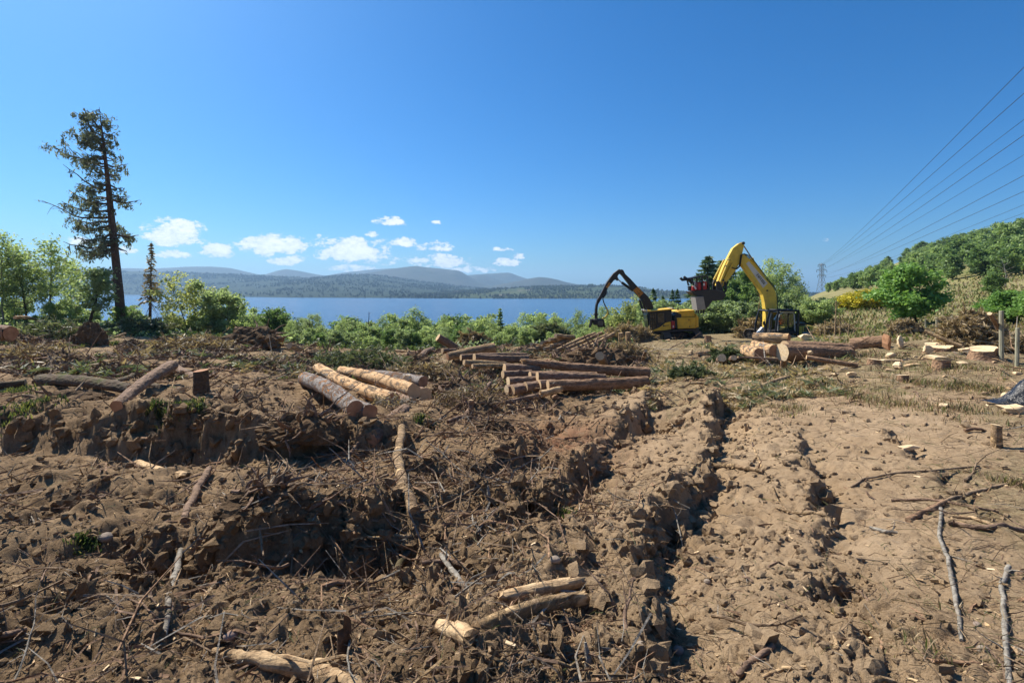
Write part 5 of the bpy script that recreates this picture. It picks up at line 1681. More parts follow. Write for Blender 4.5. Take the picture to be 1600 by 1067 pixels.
for h in (.35, .7):
    mb = MB(); pts = []
    for (x, Y, zt_, zb_) in [tops[0], tops[1], tops[4], tops[5], tops[6]]:
        pts.append((x, Y - .04, zb_ + (zt_ - zb_) * h + rp.normal(0, .05)))
    pts.insert(0, (pts[0][0] + 3, pts[0][1] - .6, pts[0][2] + .05))
    mb.tube(pts, .006, 4); mb.build('wire', M['cable_metal'], fence)
STK = 'pale upright stakes and snapped saplings right of the excavator'
rk = np.random.default_rng(6)
for i, (u, vt, vb, lean, lab) in enumerate(((1304, 470, 538, .07, 'tallest pale stripped sapling standing among brash right of the excavator'), (1312, 489, 536, .02, 'second pale stake just right of the tallest stripped sapling'),
        (1288, 500, 534, .03, 'short pale stake left of the tallest stripped sapling'), (1325, 506, 530, .10, 'leaning short stake, third to the right of the stripped sapling'),
        (1333, 513, 529, .14, 'shortest leaning stake at the right end of the stake row'), (1184, 456, 512, -.02, 'thin bare pale trunk under the yellow boom'), (1190, 470, 510, .02, 'second thin bare pale trunk beneath the yellow boom'),
        (1346, 428, 520, .0, '')) [:7]):
    Y = 34 if u > 1250 else 46
    x = (u - U0) / F * Y; zb_ = gz(x, Y) - .1; zt_ = CAMH - (vt - V0) / F * Y
    mb = MB(); h = zt_ - zb_
    tp = bpath((0, 0, 0), (lean, 0, 1), h, 7, rk, .03)
    r_ = .055 if i == 0 else .045
    mb.tube(tp, [r_ * (1 - .5 * k / 7) for k in range(8)], 6)
    for k in range(6 if i == 0 else 2):
        an = rk.uniform(0, 6.28)
        mb.tube(bpath(lerp_path(tp, rk.uniform(.45, .98)), (math.cos(an), math.sin(an) * .4, .7), h * rk.uniform(.12, .3), 3, rk, .2), [.022, .017, .012, .006], 4)
    o = mb.build('wooden_stake', M['bark_pale']); o.location = (x, Y, zb_)
    tag(o, lab, 'stake', STK)
# ------------------------------------------------------------------ logs, stumps, sticks and the rest of the felling debris
rl = np.random.default_rng(77)

def endp(u, v, rpx, Y):
    if Y is None:
        Y = hit(u, v + rpx * .85).y
    return Vector(P(u, v, Y)), rpx / F * Y

def frame_x(d):
    d = d.normalized()
    up = Vector((0, 0, 1)) if abs(d.z) < .95 else Vector((0, 1, 0))
    y = up.cross(d).normalized()
    z = d.cross(y)
    return Matrix((d, y, z)).transposed()

def log_mesh(L, ra, rb, seed, knots=4, bend=.02, sides=16, ragged=(0, 0)):
    """body along local x from -L/2 to L/2; returns body MB and the two end rings"""
    g = np.random.default_rng(seed)
    n = max(8, min(26, int(L / max(ra, rb) * 1.1)))
    ph = g.uniform(0, 6.28, 6)
    lobes = sum(.035 * np.sin((k + 2) * np.linspace(0, 2 * math.pi, sides, endpoint=False) + ph[k]) / (1 + .4 * k) for k in range(4))
    kn = [(g.uniform(.12, .88), g.integers(0, sides), g.uniform(.10, .3)) for _ in range(knots)]
    rings = []
    for i in range(n + 1):
        s = i / n
        r = ra + (rb - ra) * s
        off = np.array([bend * L * math.sin(math.pi * s) * math.cos(ph[4]), bend * L * math.sin(math.pi * s) * math.sin(ph[4])])
        rad = r * (1 + lobes + g.normal(0, .034, sides))
        for (ks, kk, kh) in kn:
            w = math.exp(-((s - ks) * L / (r * .7)) ** 2)
            rad[kk] += r * kh * w; rad[(kk + 1) % sides] += r * kh * .4 * w; rad[kk - 1] += r * kh * .4 * w
        a = np.linspace(0, 2 * math.pi, sides, endpoint=False)
        x = np.full(sides, -L / 2 + L * s)
        if i == 0 and ragged[0]: x = x + g.uniform(-1, .6, sides) * ragged[0]
        if i == n and ragged[1]: x = x + g.uniform(-.6, 1, sides) * ragged[1]
        rings.append(np.stack([x, off[0] + rad * np.cos(a), off[1] + rad * np.sin(a)], 1))
    V = np.concatenate(rings)
    mb = MB()
    Fc = [(i * sides + k, i * sides + (k + 1) % sides, (i + 1) * sides + (k + 1) % sides, (i + 1) * sides + k) for i in range(n) for k in range(sides)]
    mb.add(V, Fc)
    return mb, rings[0], rings[-1]

def end_cap(ring, sgn, dome=.0, rag=0., seed=0):
    g = np.random.default_rng(seed)
    c = ring.mean(0)
    inner = c + (ring - c) * .55
    out = ring + np.array([sgn * .002, 0, 0])
    inner = inner + np.array([sgn * (.003 + dome), 0, 0])
    if rag:
        inner[:, 0] += g.uniform(-1, 1, len(inner)) * rag
    n = len(ring)
    V = np.concatenate([out, inner, [c + np.array([sgn * (.003 + dome * 1.2) + g.uniform(-1, 1) * rag, 0, 0])]])
    mb = MB()
    f = []
    for k in range(n):
        k2 = (k + 1) % n
        q1 = (k, k2, n + k2, n + k); q2 = (n + k, n + k2, 2 * n)
        f += [q1, q2] if sgn > 0 else [q1[::-1], q2[::-1]]
    mb.add(V, f)
    return mb

_ls = [100]
def log(a, b, label, bark_m='bark_brown', cut='cut_wood', group=None, name='log', cat='log', rag=(0, 0), knots=4, bend=.012, sides=16, caps=(1, 1)):
    """a, b: (u, v, radius in photo pixels, Y or None) of the two ends; Y None rests that end on the ground"""
    _ls[0] += 1
    pa, ra = endp(*a); pb, rb = endp(*b)
    L = (pb - pa).length
    mb, r0, r1 = log_mesh(L, ra, rb, _ls[0], knots, bend, sides, (rag[0] * ra, rag[1] * rb))
    o = mb.build(name, M[bark_m])
    shade_auto(o, 50)
    o.location = (pa + pb) / 2
    o.rotation_euler = frame_x(pb - pa).to_euler()
    for k, (rg_, ring, s) in enumerate(((rag[0], r0, -1), (rag[1], r1, 1))):
        m = M[cut if not rg_ else 'wood_split']
        end_cap(ring, s, .0, rg_ * (ra, rb)[k] * .6, _ls[0] + k).build('broken_end' if rg_ else 'cut_face', m, o)
    tag(o, label, cat, group)
    return o

G1 = 'logs in the nearest pile left of centre'
log((556, 640, 14, None), (476, 592, 10.5, None), 'thick scaly grey and orange barked log at the front left of the nearest pile', 'bark_pine', 'cut_wood_red', G1, sides=22)
log((578, 643, 11.5, None), (498, 600, 8.5, None), 'partly buried orange log squeezed beside the thick front left log', 'bark_pine', 'cut_wood_red', G1, sides=18)
log((613.5, 625.5, 12.5, 11.0), (497, 574.8, 7.8, 16.0), 'half peeled yellow log lying on top of the nearest pile', 'bark_peeled', 'cut_wood_red', G1, sides=20)
log((647, 611.5, 11.5, 12.2), (533, 580, 7.5, 17.0), 'bright peeled log with pale round end at the back of the nearest pile', 'bark_peeled', 'cut_wood', G1, sides=18)
log((661, 596.5, 9, 13.6), (556, 584, 7, 16.8), 'grey barked log lying across the very back of the nearest pile', 'bark_pine', 'cut_wood_red', G1)
log((664, 616.5, 11, 12.4), (590, 596, 8, 16), 'log with shaded brown end at the right of the nearest pile', 'bark_brown', 'cut_wood', G1)
log((643, 632, 9.5, 11.3), (588, 610, 8, 15), 'log with brown end under the bright peeled log', 'bark_brown', 'cut_wood_red', G1)
log((578, 689, 11, None), (634, 642, 11, 10.2), 'brown log sloping down towards the camera from the nearest pile', 'bark_brown', 'cut_wood_red', G1, sides=18)
log((630, 601, 7, 14), (585, 590, 6, 16), 'thin log wedged between the bright peeled log and the grey barked log', 'bark_peeled', 'cut_wood', G1)

G2 = 'logs in the middle pile beside the ruts'
Y2 = 13.2
log((788, 575.5, 7.5, 14.2), (842, 579, 7, 14.6), 'short thick log with pale end highest at the left of the middle pile', 'bark_brown', 'cut_wood', G2)
log((821, 566, 6, 14.6), (1013, 582, 8.5, 15.2), 'long reddish log with torn orange end lying on top of the middle pile', 'bark_red', 'cut_wood', G2, rag=(1.6, 0), bend=.006)
log((828, 588, 8, 13.4), (932, 587, 6, 13.9), 'left of two pale round ends side by side in the middle pile', 'bark_red', 'cut_wood', G2)
log((839.5, 588, 7.5, 13.0), (945, 590, 6, 13.5), 'right of two pale round ends side by side in the middle pile', 'bark_brown', 'cut_wood', G2)
log((856, 602, 8, 12.2), (1011, 596.5, 9, 12.9), 'long thick lowest log lying over the dark hollow by the ruts', 'bark_red', 'cut_wood', G2, bend=.008)
log((842, 603.5, 10, 12.4), (930, 602, 8, 12.9), 'log with the largest round end in the middle pile', 'bark_brown', 'cut_wood', G2)
log((794, 596, 7.5, 12.9), (840, 594, 7, 13.2), 'log with bright oval end left of the two side by side ends', 'bark_brown', 'fresh_wood', G2)
log((791.5, 609, 7, 12.3), (822, 605, 7, 12.6), 'short log with pale face at the lower left of the middle pile', 'bark_brown', 'fresh_wood', G2)
log((801, 609.5, 7.5, 12.2), (845, 603, 7, 12.6), 'log with brown face touching the short pale faced log', 'bark_brown', 'cut_wood', G2)
log((821, 604.5, 8, 12.3), (868, 600, 7, 12.7), 'log with tilted round face left of the largest round end', 'bark_brown', 'cut_wood', G2)
log((785.5, 585, 6, 13.8), (830, 584, 6, 14.2), 'small log under the short thick log at the left of the middle pile', 'bark_brown', 'cut_wood', G2)
log((788, 629.5, 4, None), (849, 616.5, 5, None), 'thin brown branch lying in front of the middle pile', 'bark_brown', 'cut_wood', G2, name='branch', cat='branch')
log((846, 615, 5, 11.4), (876, 607.5, 4.5, 11.6), 'splintered white broken end pointing right in front of the middle pile', 'wood_split', 'fresh_wood', G2, rag=(.6, 1.6), name='broken_log')
G3 = 'logs lying behind the middle pile'
log((720, 558.5, 4.6, 18.2), (822, 556, 5, 19.4), 'thin log stretched left behind the middle pile', 'bark_brown', 'cut_wood', G3)
log((741, 558.5, 6, 17.4), (824, 561, 6, 18.4), 'thicker weathered log behind the middle pile with pale left end', 'bark_brown', 'cut_wood', G3)
log((725, 567, 4.8, 16.6), (790, 570, 4.5, 17.4), 'slim pale log just left of the middle pile', 'bark_pale', 'cut_wood', G3)
log((738, 572, 3.5, 16.2), (800, 572, 4, 17), 'slimmest pale log touching the ground left of the middle pile', 'bark_pale', 'cut_wood', G3)
log((699, 557, 6, 19.5), (772, 543.5, 8, 20.5), 'brown log propped up towards the right below the upturned root plate', 'bark_pale', 'cut_wood_red', G3)
log((684, 527, 5.6, 23), (712, 544, 6, 23.4), 'short log standing tilted with a round pale end against the green scrub', 'bark_brown', 'cut_wood', G3)
log((691, 548, 4, 22), (712, 548, 4, 22.4), 'short log lying under the tilted standing log', 'bark_brown', 'cut_wood', G3)
log((618, 548, 2.2, None), (668, 550, 2.2, None), 'pale pole lying flat at the far edge left of the tilted standing log', 'bark_pale', 'cut_wood', G3)
log((658, 556, 4, None), (676, 546, 4, None), 'short brown log leaning among far debris left of the tilted standing log', 'bark_brown', 'cut_wood', G3)
log((672, 543, 4, None), (700, 541, 3.5, None), 'reddish log in far debris below the tilted standing log', 'bark_red', 'cut_wood', G3)
G4 = 'far stack of pale logs left of the black machine'
far = [(868, 524, 897, 527, 3.2), (858, 531, 890, 530, 3.2), (846, 536, 870, 533, 3.2), (830, 538, 850, 541, 3), (833, 544, 862, 540, 3), (860, 541, 885, 533, 3), (857, 547, 880, 540, 3),
       (864, 550, 893, 537, 3.2), (850, 545, 880, 538, 2.8), (870, 547, 905, 530, 3), (825, 546, 850, 544, 2.4), (880, 542, 930, 521, 2.6), (884, 545, 940, 520, 2.6), (890, 549, 950, 523, 2.8), (900, 550, 960, 521, 2.8), (876, 561, 908, 552, 2.6)]
for i, (a, b, c, d, r) in enumerate(far):
    log((a, b, r, 27 - .1 * i), (c, d, r, 28.4 - .1 * i), 'pale slender log in the far stack between the middle pile and the black machine', 'bark_pale', 'cut_wood', G4, sides=10)
log((969.5, 520, 3.6, 24), (971, 545, 4, 24), 'left of two logs standing upright in front of the black machine', 'bark_pale', 'cut_wood', sides=12)
log((981, 519, 4.0, 24), (982.5, 545, 4.2, 24), 'right of two logs standing upright in front of the black machine', 'bark_pale', 'cut_wood', sides=12)
log((983, 547, 5, None), (984, 561, 5, None), 'short stub of a log below the two upright logs', 'bark_brown', 'cut_wood', sides=12)
log((937, 556, 7, 18), (943, 566, 7, 19.2), 'stubby log with a pale round end facing the camera left of the upright logs', 'bark_brown', 'cut_wood', sides=16)
log((948, 568.5, 3.4, None), (988, 564, 4, None), 'short red barked log on the ground below the upright logs', 'bark_red', 'cut_wood', sides=12)
log((1009, 548, 2.6, 20), (1004, 567, 2.8, None), 'thin dark post like stub leaning right of the upright logs', 'bark_brown', 'cut_wood', sides=8)

G5 = 'logs in the right hand stack below the yellow excavator'
log((1233, 529.5, 8.4, 20.6), (1178, 527.5, 8, 21.5), 'big torn log on top of the right hand stack, round brown end facing the camera', 'bark_peeled', 'cut_wood_red', G5, sides=20)
log((1221, 550, 13.5, 17.6), (1326, 553, 11, 18.6), 'thickest spruce log with a bright white slanting face in the right hand stack', 'bark_red', 'fresh_wood', G5, sides=22, bend=.004)
log((1226, 541.5, 9.5, 18.9), (1327, 545.5, 9, 19.8), 'long reddish log lying behind the thickest spruce log', 'bark_red', 'cut_wood', G5, sides=18, bend=.004)
log((1188, 553.5, 9.5, 17.6), (1165, 547, 9, 19.4), 'short pale topped log at the left of the right hand stack', 'bark_peeled', 'cut_wood_red', G5, sides=18)
log((1211, 548.5, 9.5, 17.8), (1180, 541, 9, 19.6), 'log with a shaded end between the short pale log and the white face', 'bark_peeled', 'cut_wood_red', G5, sides=18)
log((1175, 563, 3.6, None), (1216, 574, 3.8, None), 'slim reddish pole on the ground before the right hand stack', 'bark_red', 'cut_wood', sides=12)
log((1260, 558, 3.6, 16.4), (1340, 571, 3.8, None), 'long thin red log slanting down right of the white faced log', 'bark_red', 'cut_wood', sides=12)
log((1153, 558, 1.6, 16.6), (1215, 561, 1.7, 16.6), 'thin dark rod lying across the left front of the right hand stack', 'bark_brown', 'cut_wood', sides=8)
log((1225, 560, 4.3, 15.8), (1224.5, 577, 5.2, None), 'small upright stump like stub in front of the white faced log', 'bark_red', 'fresh_wood', sides=12)
log((1329, 539, 9.5, None), (1380, 534, 9.5, None), 'thick grey purple log right of the stack, ending in a raised slab', 'bark_red', 'cut_wood', sides=18)
log((1087, 554, 4.3, None), (1115, 550, 4.3, None), 'pale yellow log on green brash left of the right hand stack', 'bark_pale', 'cut_wood', sides=12)
log((1116, 550.5, 4.6, None), (1138, 552.5, 3.6, None), 'brown log end to end with the pale yellow log', 'bark_brown', 'cut_wood', sides=12)
log((1123, 563, 6.4, None), (1128, 559, 6.2, 18.6), 'round disc of a log end on the brash below the pale yellow log', 'bark_brown', 'fresh_wood', sides=16)
log((1141, 562, 4.4, None), (1147, 559, 4.4, 18.6), 'smaller log end right of the round disc on the brash', 'bark_brown', 'fresh_wood', sides=14)
log((1112, 512.5, 3.4, None), (1135, 516, 3.4, None), 'pale log lying just right of the black machine', 'bark_pale', 'cut_wood', sides=10)
log((1150, 626, 3.6, None), (1232, 590, 4.2, None), 'long bare branch lying over the head of the ruts', 'bark_pale', 'cut_wood', sides=10, bend=.02, name='branch', cat='branch')
log((1444, 517, 2.6, 17.5), (1502, 541, 3.2, 16.8), 'broken rail leaning down right among the stumps', 'bark_pale', 'fresh_wood', sides=10, name='branch', cat='branch')
log((1546, 490, 3.0, 15.0), (1560, 514, 3.4, 15.4), 'dark slanting log with a white end poking from the brown brush heap', 'bark_brown', 'fresh_wood', sides=10)

G6 = 'dark logs on the left of the clearing'
log((64, 594, 9.5, None), (206, 608, 8, None), 'long mossy dark log lying flat across the left of the clearing', 'bark_mossy', 'cut_wood_red', G6, sides=18, rag=(.8, 0), bend=.02)
log((182, 634, 8.5, None), (269, 571, 8.5, 11.6), 'dark log propped up and rising to the right over the long mossy log', 'bark_brown', 'cut_wood_red', G6, sides=18)
log((131, 587, 4, None), (161, 579, 4.5, None), 'short pale grey log behind the long mossy log', 'bark_grey_stick', 'cut_wood', G6)
log((168, 598, 3.6, None), (213, 585, 4, None), 'slim mossy green log behind the propped up log', 'bark_mossy', 'cut_wood', G6)
log((-2, 603, 6, None), (40, 598, 6, None), 'mossy log cut off by the left edge of the photo', 'bark_mossy', 'cut_wood', G6)
log((17, 521, 11, 23.4), (-45, 519, 11, 24), 'big log with a reddish round end at the far left edge', 'bark_brown', 'cut_wood_red', G6, sides=18)
log((2, 520, 9, 23.0), (-40, 523, 9, 22.5), 'second big log with reddish end half cut by the left edge', 'bark_brown', 'cut_wood_red', G6, sides=16)
log((23, 496, 2.4, 34), (67, 504, 2.6, None), 'pale thin trunk lying before the left birches', 'bark_pale', 'cut_wood', sides=8)
log((167, 530, 1.8, None), (196, 521, 1.8, 34), 'pale pole leaning at the foot of the tall larch', 'bark_pale', 'cut_wood', sides=8)
log((33, 552, 7, None), (-10, 560, 7, None), 'dark wet log lying low near the left edge below the reddish round end', 'bark_mossy', 'cut_wood_red', G6)
log((230, 600, 4, None), (285, 610, 5, None), 'green mossy branch between the propped up log and the sawn stump', 'bark_mossy', 'cut_wood', G6)
log((272, 573, 6, None), (310, 590, 5, None), 'brown log slanting away behind the head of the propped up log', 'bark_brown', 'cut_wood', G6)
G7 = 'logs on the brown heap left of centre'
for (a, b, lab) in (((367, 514.5, 4, 30), (431, 525, 4.6, 30), 'pale topped log along the crest of the far brown heap'), ((355, 530.5, 5, 29), (398, 535, 5.6, 29), 'stout log in the middle of the far brown heap'),
                    ((350, 538, 5, None), (383, 543, 5.4, 28), 'lowest log at the left foot of the far brown heap'), ((427, 527, 4.4, 29.5), (442, 531, 4.4, 30), 'short log at the right of the far brown heap crest'),
                    ((452, 540, 5, 26), (468, 547, 5, 27), 'log with a pale round end right of the far brown heap'), ((460, 557, 1.5, None), (481, 544, 1.6, 26), 'thin white pole leaning right of the far brown heap'),
                    ((474, 557, 2.6, None), (492, 548, 2.8, 26), 'short log slanting behind the thin white pole'), ((376, 521, 4, 30), (420, 530, 4.4, 29.5), 'second log under the crest of the far brown heap')):
    log(a, b, lab, 'bark_pale' if 'pale' in lab or 'white' in lab else 'bark_red', 'cut_wood', G7, sides=12)

# --- upturned root plates and brown mounds
def root_plate(u, v, wpx, hpx, Y, label, seed, roots=16, mat='root_earth', light=None):
    g = np.random.default_rng(seed)
    x = (u - U0) / F * Y; z0 = gz(x, Y)
    w, h = wpx / F * Y / 2, hpx / F * Y
    th, ph = np.meshgrid(np.linspace(0, 2 * math.pi, 41)[:-1], np.linspace(0, math.pi * .5, 15))
    dx, dy, dz = np.cos(th) * np.cos(ph), np.sin(th) * np.cos(ph), np.sin(ph)
    n_ = fbm(dx * 2.3 + dz * 1.7 + seed, dy * 2.3 - dz, 4, seed) * .42 + .30 * np.abs(fbm(dx * 6 + dz * 5 + seed, dy * 6 - dz * 5, 3, seed + 4)) + g.normal(0, .035, dx.shape)
    V = np.stack([dx * w * (1 + n_), dy * w * .7 * (1 + n_), -.1 + dz * h * (1 + .6 * n_)], -1).reshape(-1, 3)
    i = np.arange(40 * 15).reshape(15, 40)
    q = [(i[a, b], i[a, (b + 1) % 40], i[a + 1, (b + 1) % 40], i[a + 1, b]) for a in range(14) for b in range(40)]
    o = mesh_from('root_plate', V, q, M[mat], smooth=False)
    o.location = (x, Y, z0)
    tag(o, label, 'root plate')
    for k in range(roots):
        an, e_ = g.uniform(0, 6.28), g.uniform(.1, 1.3)
        p0 = np.array([math.cos(an) * math.cos(e_) * w * .8, math.sin(an) * math.cos(e_) * w * .55, math.sin(e_) * h * .8])
        d = p0 / np.linalg.norm(p0) + g.normal(0, .5, 3)
        L = w * g.uniform(.35, .95)
        mb = MB(); mb.tube(bpath(p0, d, L, 5, g, .25, (0, 0, -.5)), [r_ * w * g.uniform(.6, 1.2) for r_ in (.06, .05, .04, .028, .018, .008)], 5)
        mb.build('root', M['bark_twig' if k % 2 else 'bark_brown'], o)
    return o
root_plate(741, 550, 58, 30, 21.5, 'large upturned root plate of matted roots behind the middle pile', 1, 26)
root_plate(905, 566, 34, 26, 18.5, 'dark root plate with thin roots under the grapple', 2, 22)
root_plate(139, 549, 46, 33, 26, 'brown cone shaped upturned stump near the left birches', 3, 10)
root_plate(260, 553, 28, 18, 25, 'small red brown soil clump right of the cone shaped stump', 4, 8)
root_plate(395, 546, 84, 30, 28.5, 'broad brown heap of roots and soil under the far left logs', 5, 22)
root_plate(935, 560, 100, 34, 21, 'wide heap of brown branches and roots before the black machine', 6, 30)
root_plate(770, 700, 60, 26, 8.6, 'broken soil clod with torn roots in the middle foreground', 7, 14)
root_plate(745, 640, 70, 24, 10.5, 'tangle of roots and bark left of the middle pile', 8, 24)

root_plate(716, 595, 74, 30, 14.2, 'heap of torn bark and roots left of the slim pale logs', 9, 30)
root_plate(850, 640, 90, 14, 10.6, 'low ridge of soil and bark before the middle pile', 10, 20)
root_plate(690, 760, 70, 26, 6.2, 'ragged mound of soil and roots in the centre foreground', 11, 22)
root_plate(100, 640, 120, 26, 9.3, 'mossy hump of soil on the crest of the left bank', 12, 14)
root_plate(350, 640, 110, 24, 9.2, 'rough hump of roots and soil right of the old sawn stump', 13, 18)
root_plate(470, 705, 120, 36, 7.4, 'heap of dark soil and rootlets below the nearest pile', 14, 26)
root_plate(420, 835, 130, 40, 4.5, 'dark mass of soil and tangled rootlets on the lower bank', 15, 34)
root_plate(150, 790, 90, 30, 5.3, 'ragged dark clump of soil with a root hanging on the left', 16, 16)

root_plate(96, 566, 60, 18, 18.5, 'low brown root clump behind the long mossy log', 21, 14)
root_plate(205, 552, 44, 18, 24, 'small dark root clump between the two left mounds', 22, 12)
root_plate(330, 552, 60, 18, 25, 'low brown heap left of the broad brown heap', 23, 16)
root_plate(500, 562, 70, 16, 24, 'low brown heap right of the log with a pale round end', 24, 18)
root_plate(35, 535, 60, 18, 27, 'brown heap of roots by the two reddish ended logs', 25, 16)
root_plate(640, 562, 70, 20, 22.5, 'brown heap of splinters below the pale flat pole', 26, 22)

# --- stumps
def stump(u, vtop, vbase, rpx, Y, label, seed, bark_m='bark_red', top='fresh_wood', flare=1.5, tilt=.06, notch=0.0):
    g = np.random.default_rng(seed)
    x = (u - U0) / F * Y; z0 = gz(x, Y)
    r = rpx / F * Y; h = max((vbase - vtop) / F * Y, .08)
    sides, n = 24, 7
    a = np.linspace(0, 2 * math.pi, sides, endpoint=False)
    ph = g.uniform(0, 6.28, 3)
    but = .5 + .5 * np.sin(5 * a + ph[0]) * .7 + .25 * np.sin(3 * a + ph[1])
    rings = []
    for i in range(n + 1):
        s = i / n
        fl = (flare - 1) * (1 - s) ** 2.2
        rad = r * (1 + fl * (.45 + .8 * but) + .05 * np.sin(2 * a + ph[2]) + g.normal(0, .02, sides))
        zz = -.12 + (h + .12) * s + (tilt * r * np.cos(a + ph[1]) * s * 2)
        if i == n and notch: zz = np.where(np.cos(a - 3.6) > .35, zz - notch * h, zz)
        rings.append(np.stack([rad * np.cos(a), rad * np.sin(a), zz + 0 * a], 1))
    V = np.concatenate(rings)
    mb = MB(); mb.add(V, [(i * sides + k, i * sides + (k + 1) % sides, (i + 1) * sides + (k + 1) % sides, (i + 1) * sides + k) for i in range(n) for k in range(sides)])
    o = mb.build('stump', M[bark_m]); shade_auto(o, 60)
    o.location = (x, Y, z0); tag(o, label, 'stump')
    rt = rings[-1]; c = rt.mean(0)
    inn = c + (rt - c) * .6; inn[:, 2] = rt[:, 2] * .6 + c[2] * .4 + .004
    tb = MB(); Vt = np.concatenate([rt + np.array([0, 0, .002]), inn, [c + np.array([0, 0, .006])]])
    f = []
    for k in range(sides):
        k2 = (k + 1) % sides; f += [(k, k2, sides + k2, sides + k), (sides + k, sides + k2, 2 * sides)]
    tb.add(Vt, f); tb.build('cut_face', M[top], o)
    return o
stump(1537, 542, 561, 17, 15.6, 'largest pale topped stump with spreading roots beside the thick fence post', 1, notch=.25)
stump(1471, 568.5, 585, 11.5, 14.0, 'brown barked stump with pale rim in the middle of the stump field', 2)
stump(1411, 591, 601, 8, 12.4, 'small flat stump with yellow top nearest the ruts', 3, flare=1.2)
stump(1366, 558, 568, 9.5, 16.6, 'low dark sided stump capped with a pale disc right of the log stack', 4)
stump(1467, 539, 552, 17, 18.6, 'wide hollow looking stump below the broken leaning rail', 5, notch=.3)
stump(1106, 517, 534, 4.6, 33, 'reddish upright stump with roots just right of the black machine', 6, flare=2.2)
stump(314, 598, 631, 10.5, 10.2, 'old sawn stump with brown top on the left bank', 7, 'bark_mossy', 'cut_wood_red', 1.35)
stump(60, 557, 568, 11, 17.5, 'low flat old stump with reddish top near the left edge', 8, 'bark_mossy', 'cut_wood_red', 1.2)
stump(736, 625, 650, 4, 9.8, 'thin upright snapped stem standing in the tangle left of the middle pile', 9, 'bark_brown', 'cut_wood', 1.3)
stump(538, 992, 1062, 11, 2.6, 'jagged black rotten stump at the bottom of the photo', 10, 'root_soil', 'root_soil', 1.6, .9, .5)
stump(1557, 657, 692, 6.5, 7.0, 'narrow pale sided stump standing in a hollow near the right edge', 11, 'bark_pale', 'fresh_wood', 1.3)

# --- split chunks of fresh wood
def chunk(u, v, wpx, hpx, label, seed, mat='fresh_wood', rz=None, Y=None, dpx=None, up=0, name='wood_chunk'):
    g = np.random.default_rng(seed)
    if Y is None: Y = hit(u, v + hpx * .45).y
    w, h = wpx / F * Y, hpx / F * Y
    d = (dpx or wpx * .5) / F * Y
    n = 9
    prof = []
    for i in range(n):
        a = 2 * math.pi * i / n
        prof.append((math.cos(a) * w * .5 * g.uniform(.75, 1.1), math.sin(a) * h * .5 * g.uniform(.7, 1.15)))
    mb = MB(); mb.prism(prof, -d / 2, d / 2, bev=min(d, h) * .12)
    for k in range(len(mb.v)):
        p = mb.v[k]; mb.v[k] = (p[0] + g.normal(0, .03) * w, p[1] * (1 - .35 * (p[0] / w + .5)) + g.normal(0, .04) * d, p[2] + g.normal(0, .03) * h)
    o = mb.build(name, M[mat])
    o.location = P(u, v, Y)
    o.rotation_euler = (g.normal(0, .15), g.normal(0, .1), g.uniform(-.7, .7) if rz is None else rz)
    tag(o, label, 'wood chunk')
    return o
chunk(637, 591, 15, 12, 'bright wedge of wood resting on the back of the nearest pile', 1, Y=13.0)
chunk(1403, 571, 22, 11, 'dark faced wedge with pale edges between the small stump and the slab', 2, 'fresh_wood')
chunk(1393, 556, 17, 11, 'white split block left of the fresh pale slab', 3)
chunk(1468, 560, 38, 10, 'broad fresh tan slab lying among the stumps', 4, rz=.2, dpx=16)
chunk(1398, 563, 52, 4, 'long thin plank lying below the white split block', 5, rz=.1, dpx=8)
chunk(1424, 571, 30, 6, 'reddish split strip before the tan slab', 6, 'wood_split', rz=-.1, dpx=8)
chunk(1407, 534, 9, 20, 'upright star shaped splintered piece in front of the hawthorn', 7, dpx=5)
chunk(1407, 532, 30, 3.5, 'thin splinter crossing behind the upright star shaped piece', 8, dpx=3)
chunk(1450, 547, 14, 14, 'pale notch cut block by the wide hollow stump', 9)
chunk(1386, 533, 8, 25, 'upright grey brown slab at the right end of the thick purple log', 10, 'cut_wood_red', Y=17.5, rz=.1, dpx=14)
chunk(1511, 548, 22, 9, 'pale notch wedge left of the largest stump', 11)
chunk(1505, 568, 18, 7, 'cream sawdust coloured chunk before the largest stump', 12)
chunk(1588, 640, 44, 14, 'large cream slab of wood at the right edge below the black plastic', 13, rz=-.2, dpx=20)
chunk(1573, 619, 22, 12, 'cream broken block left of the black plastic', 14)
chunk(1590, 583, 14, 5, 'small white chip chunk near the right edge behind the black plastic', 15)
chunk(1475, 634, 22, 8, 'cream chunk half buried right of the trampled grass', 16)
chunk(1260, 527, 24, 12, 'pale split block right of the top log of the right hand stack', 17)
chunk(1210, 520, 24, 7, 'orange torn piece behind the top log of the right hand stack', 18, 'wood_split')
chunk(1268, 577, 7, 6, 'small pale block in the brash before the red log', 19)
chunk(1160, 578, 16, 9, 'pale split piece on the ground left of the slim red pole', 20)
chunk(1266, 551, 10, 6, 'pale block sitting on top of the thickest spruce log', 21, Y=17.4)
chunk(605, 546, 9, 7, 'small orange chunk on the far edge below the willow scrub', 22, 'wood_split')
chunk(562, 551, 8, 7, 'round pale chunk on the far edge left of the small orange chunk', 23)
chunk(626, 572, 14, 8, 'reddish split piece just beyond the nearest pile', 24, 'wood_split')
chunk(190, 560, 5, 16, 'upright orange splinter on the left bank', 25, 'wood_split', dpx=5)
chunk(368, 604, 10, 10, 'pale split chunk right of the old sawn stump', 26)
chunk(1420, 699, 40, 7, 'pale split stick of wood lying on the smooth tracked ground', 27, rz=.2, dpx=10)
log((786, 936, 13, None), (898, 910, 9, None), 'orange tan torn slab of wood behind the bottom centre log', 'wood_split', 'wood_split', name='split_log', rag=(.9, 2.2), sides=12, knots=2)
log((740, 1000, 15, None), (690, 980, 12, None), 'pale splintered knob of wood at the left end of the bottom centre log', 'wood_split', 'fresh_wood', name='split_log', rag=(1.2, .6), sides=12)
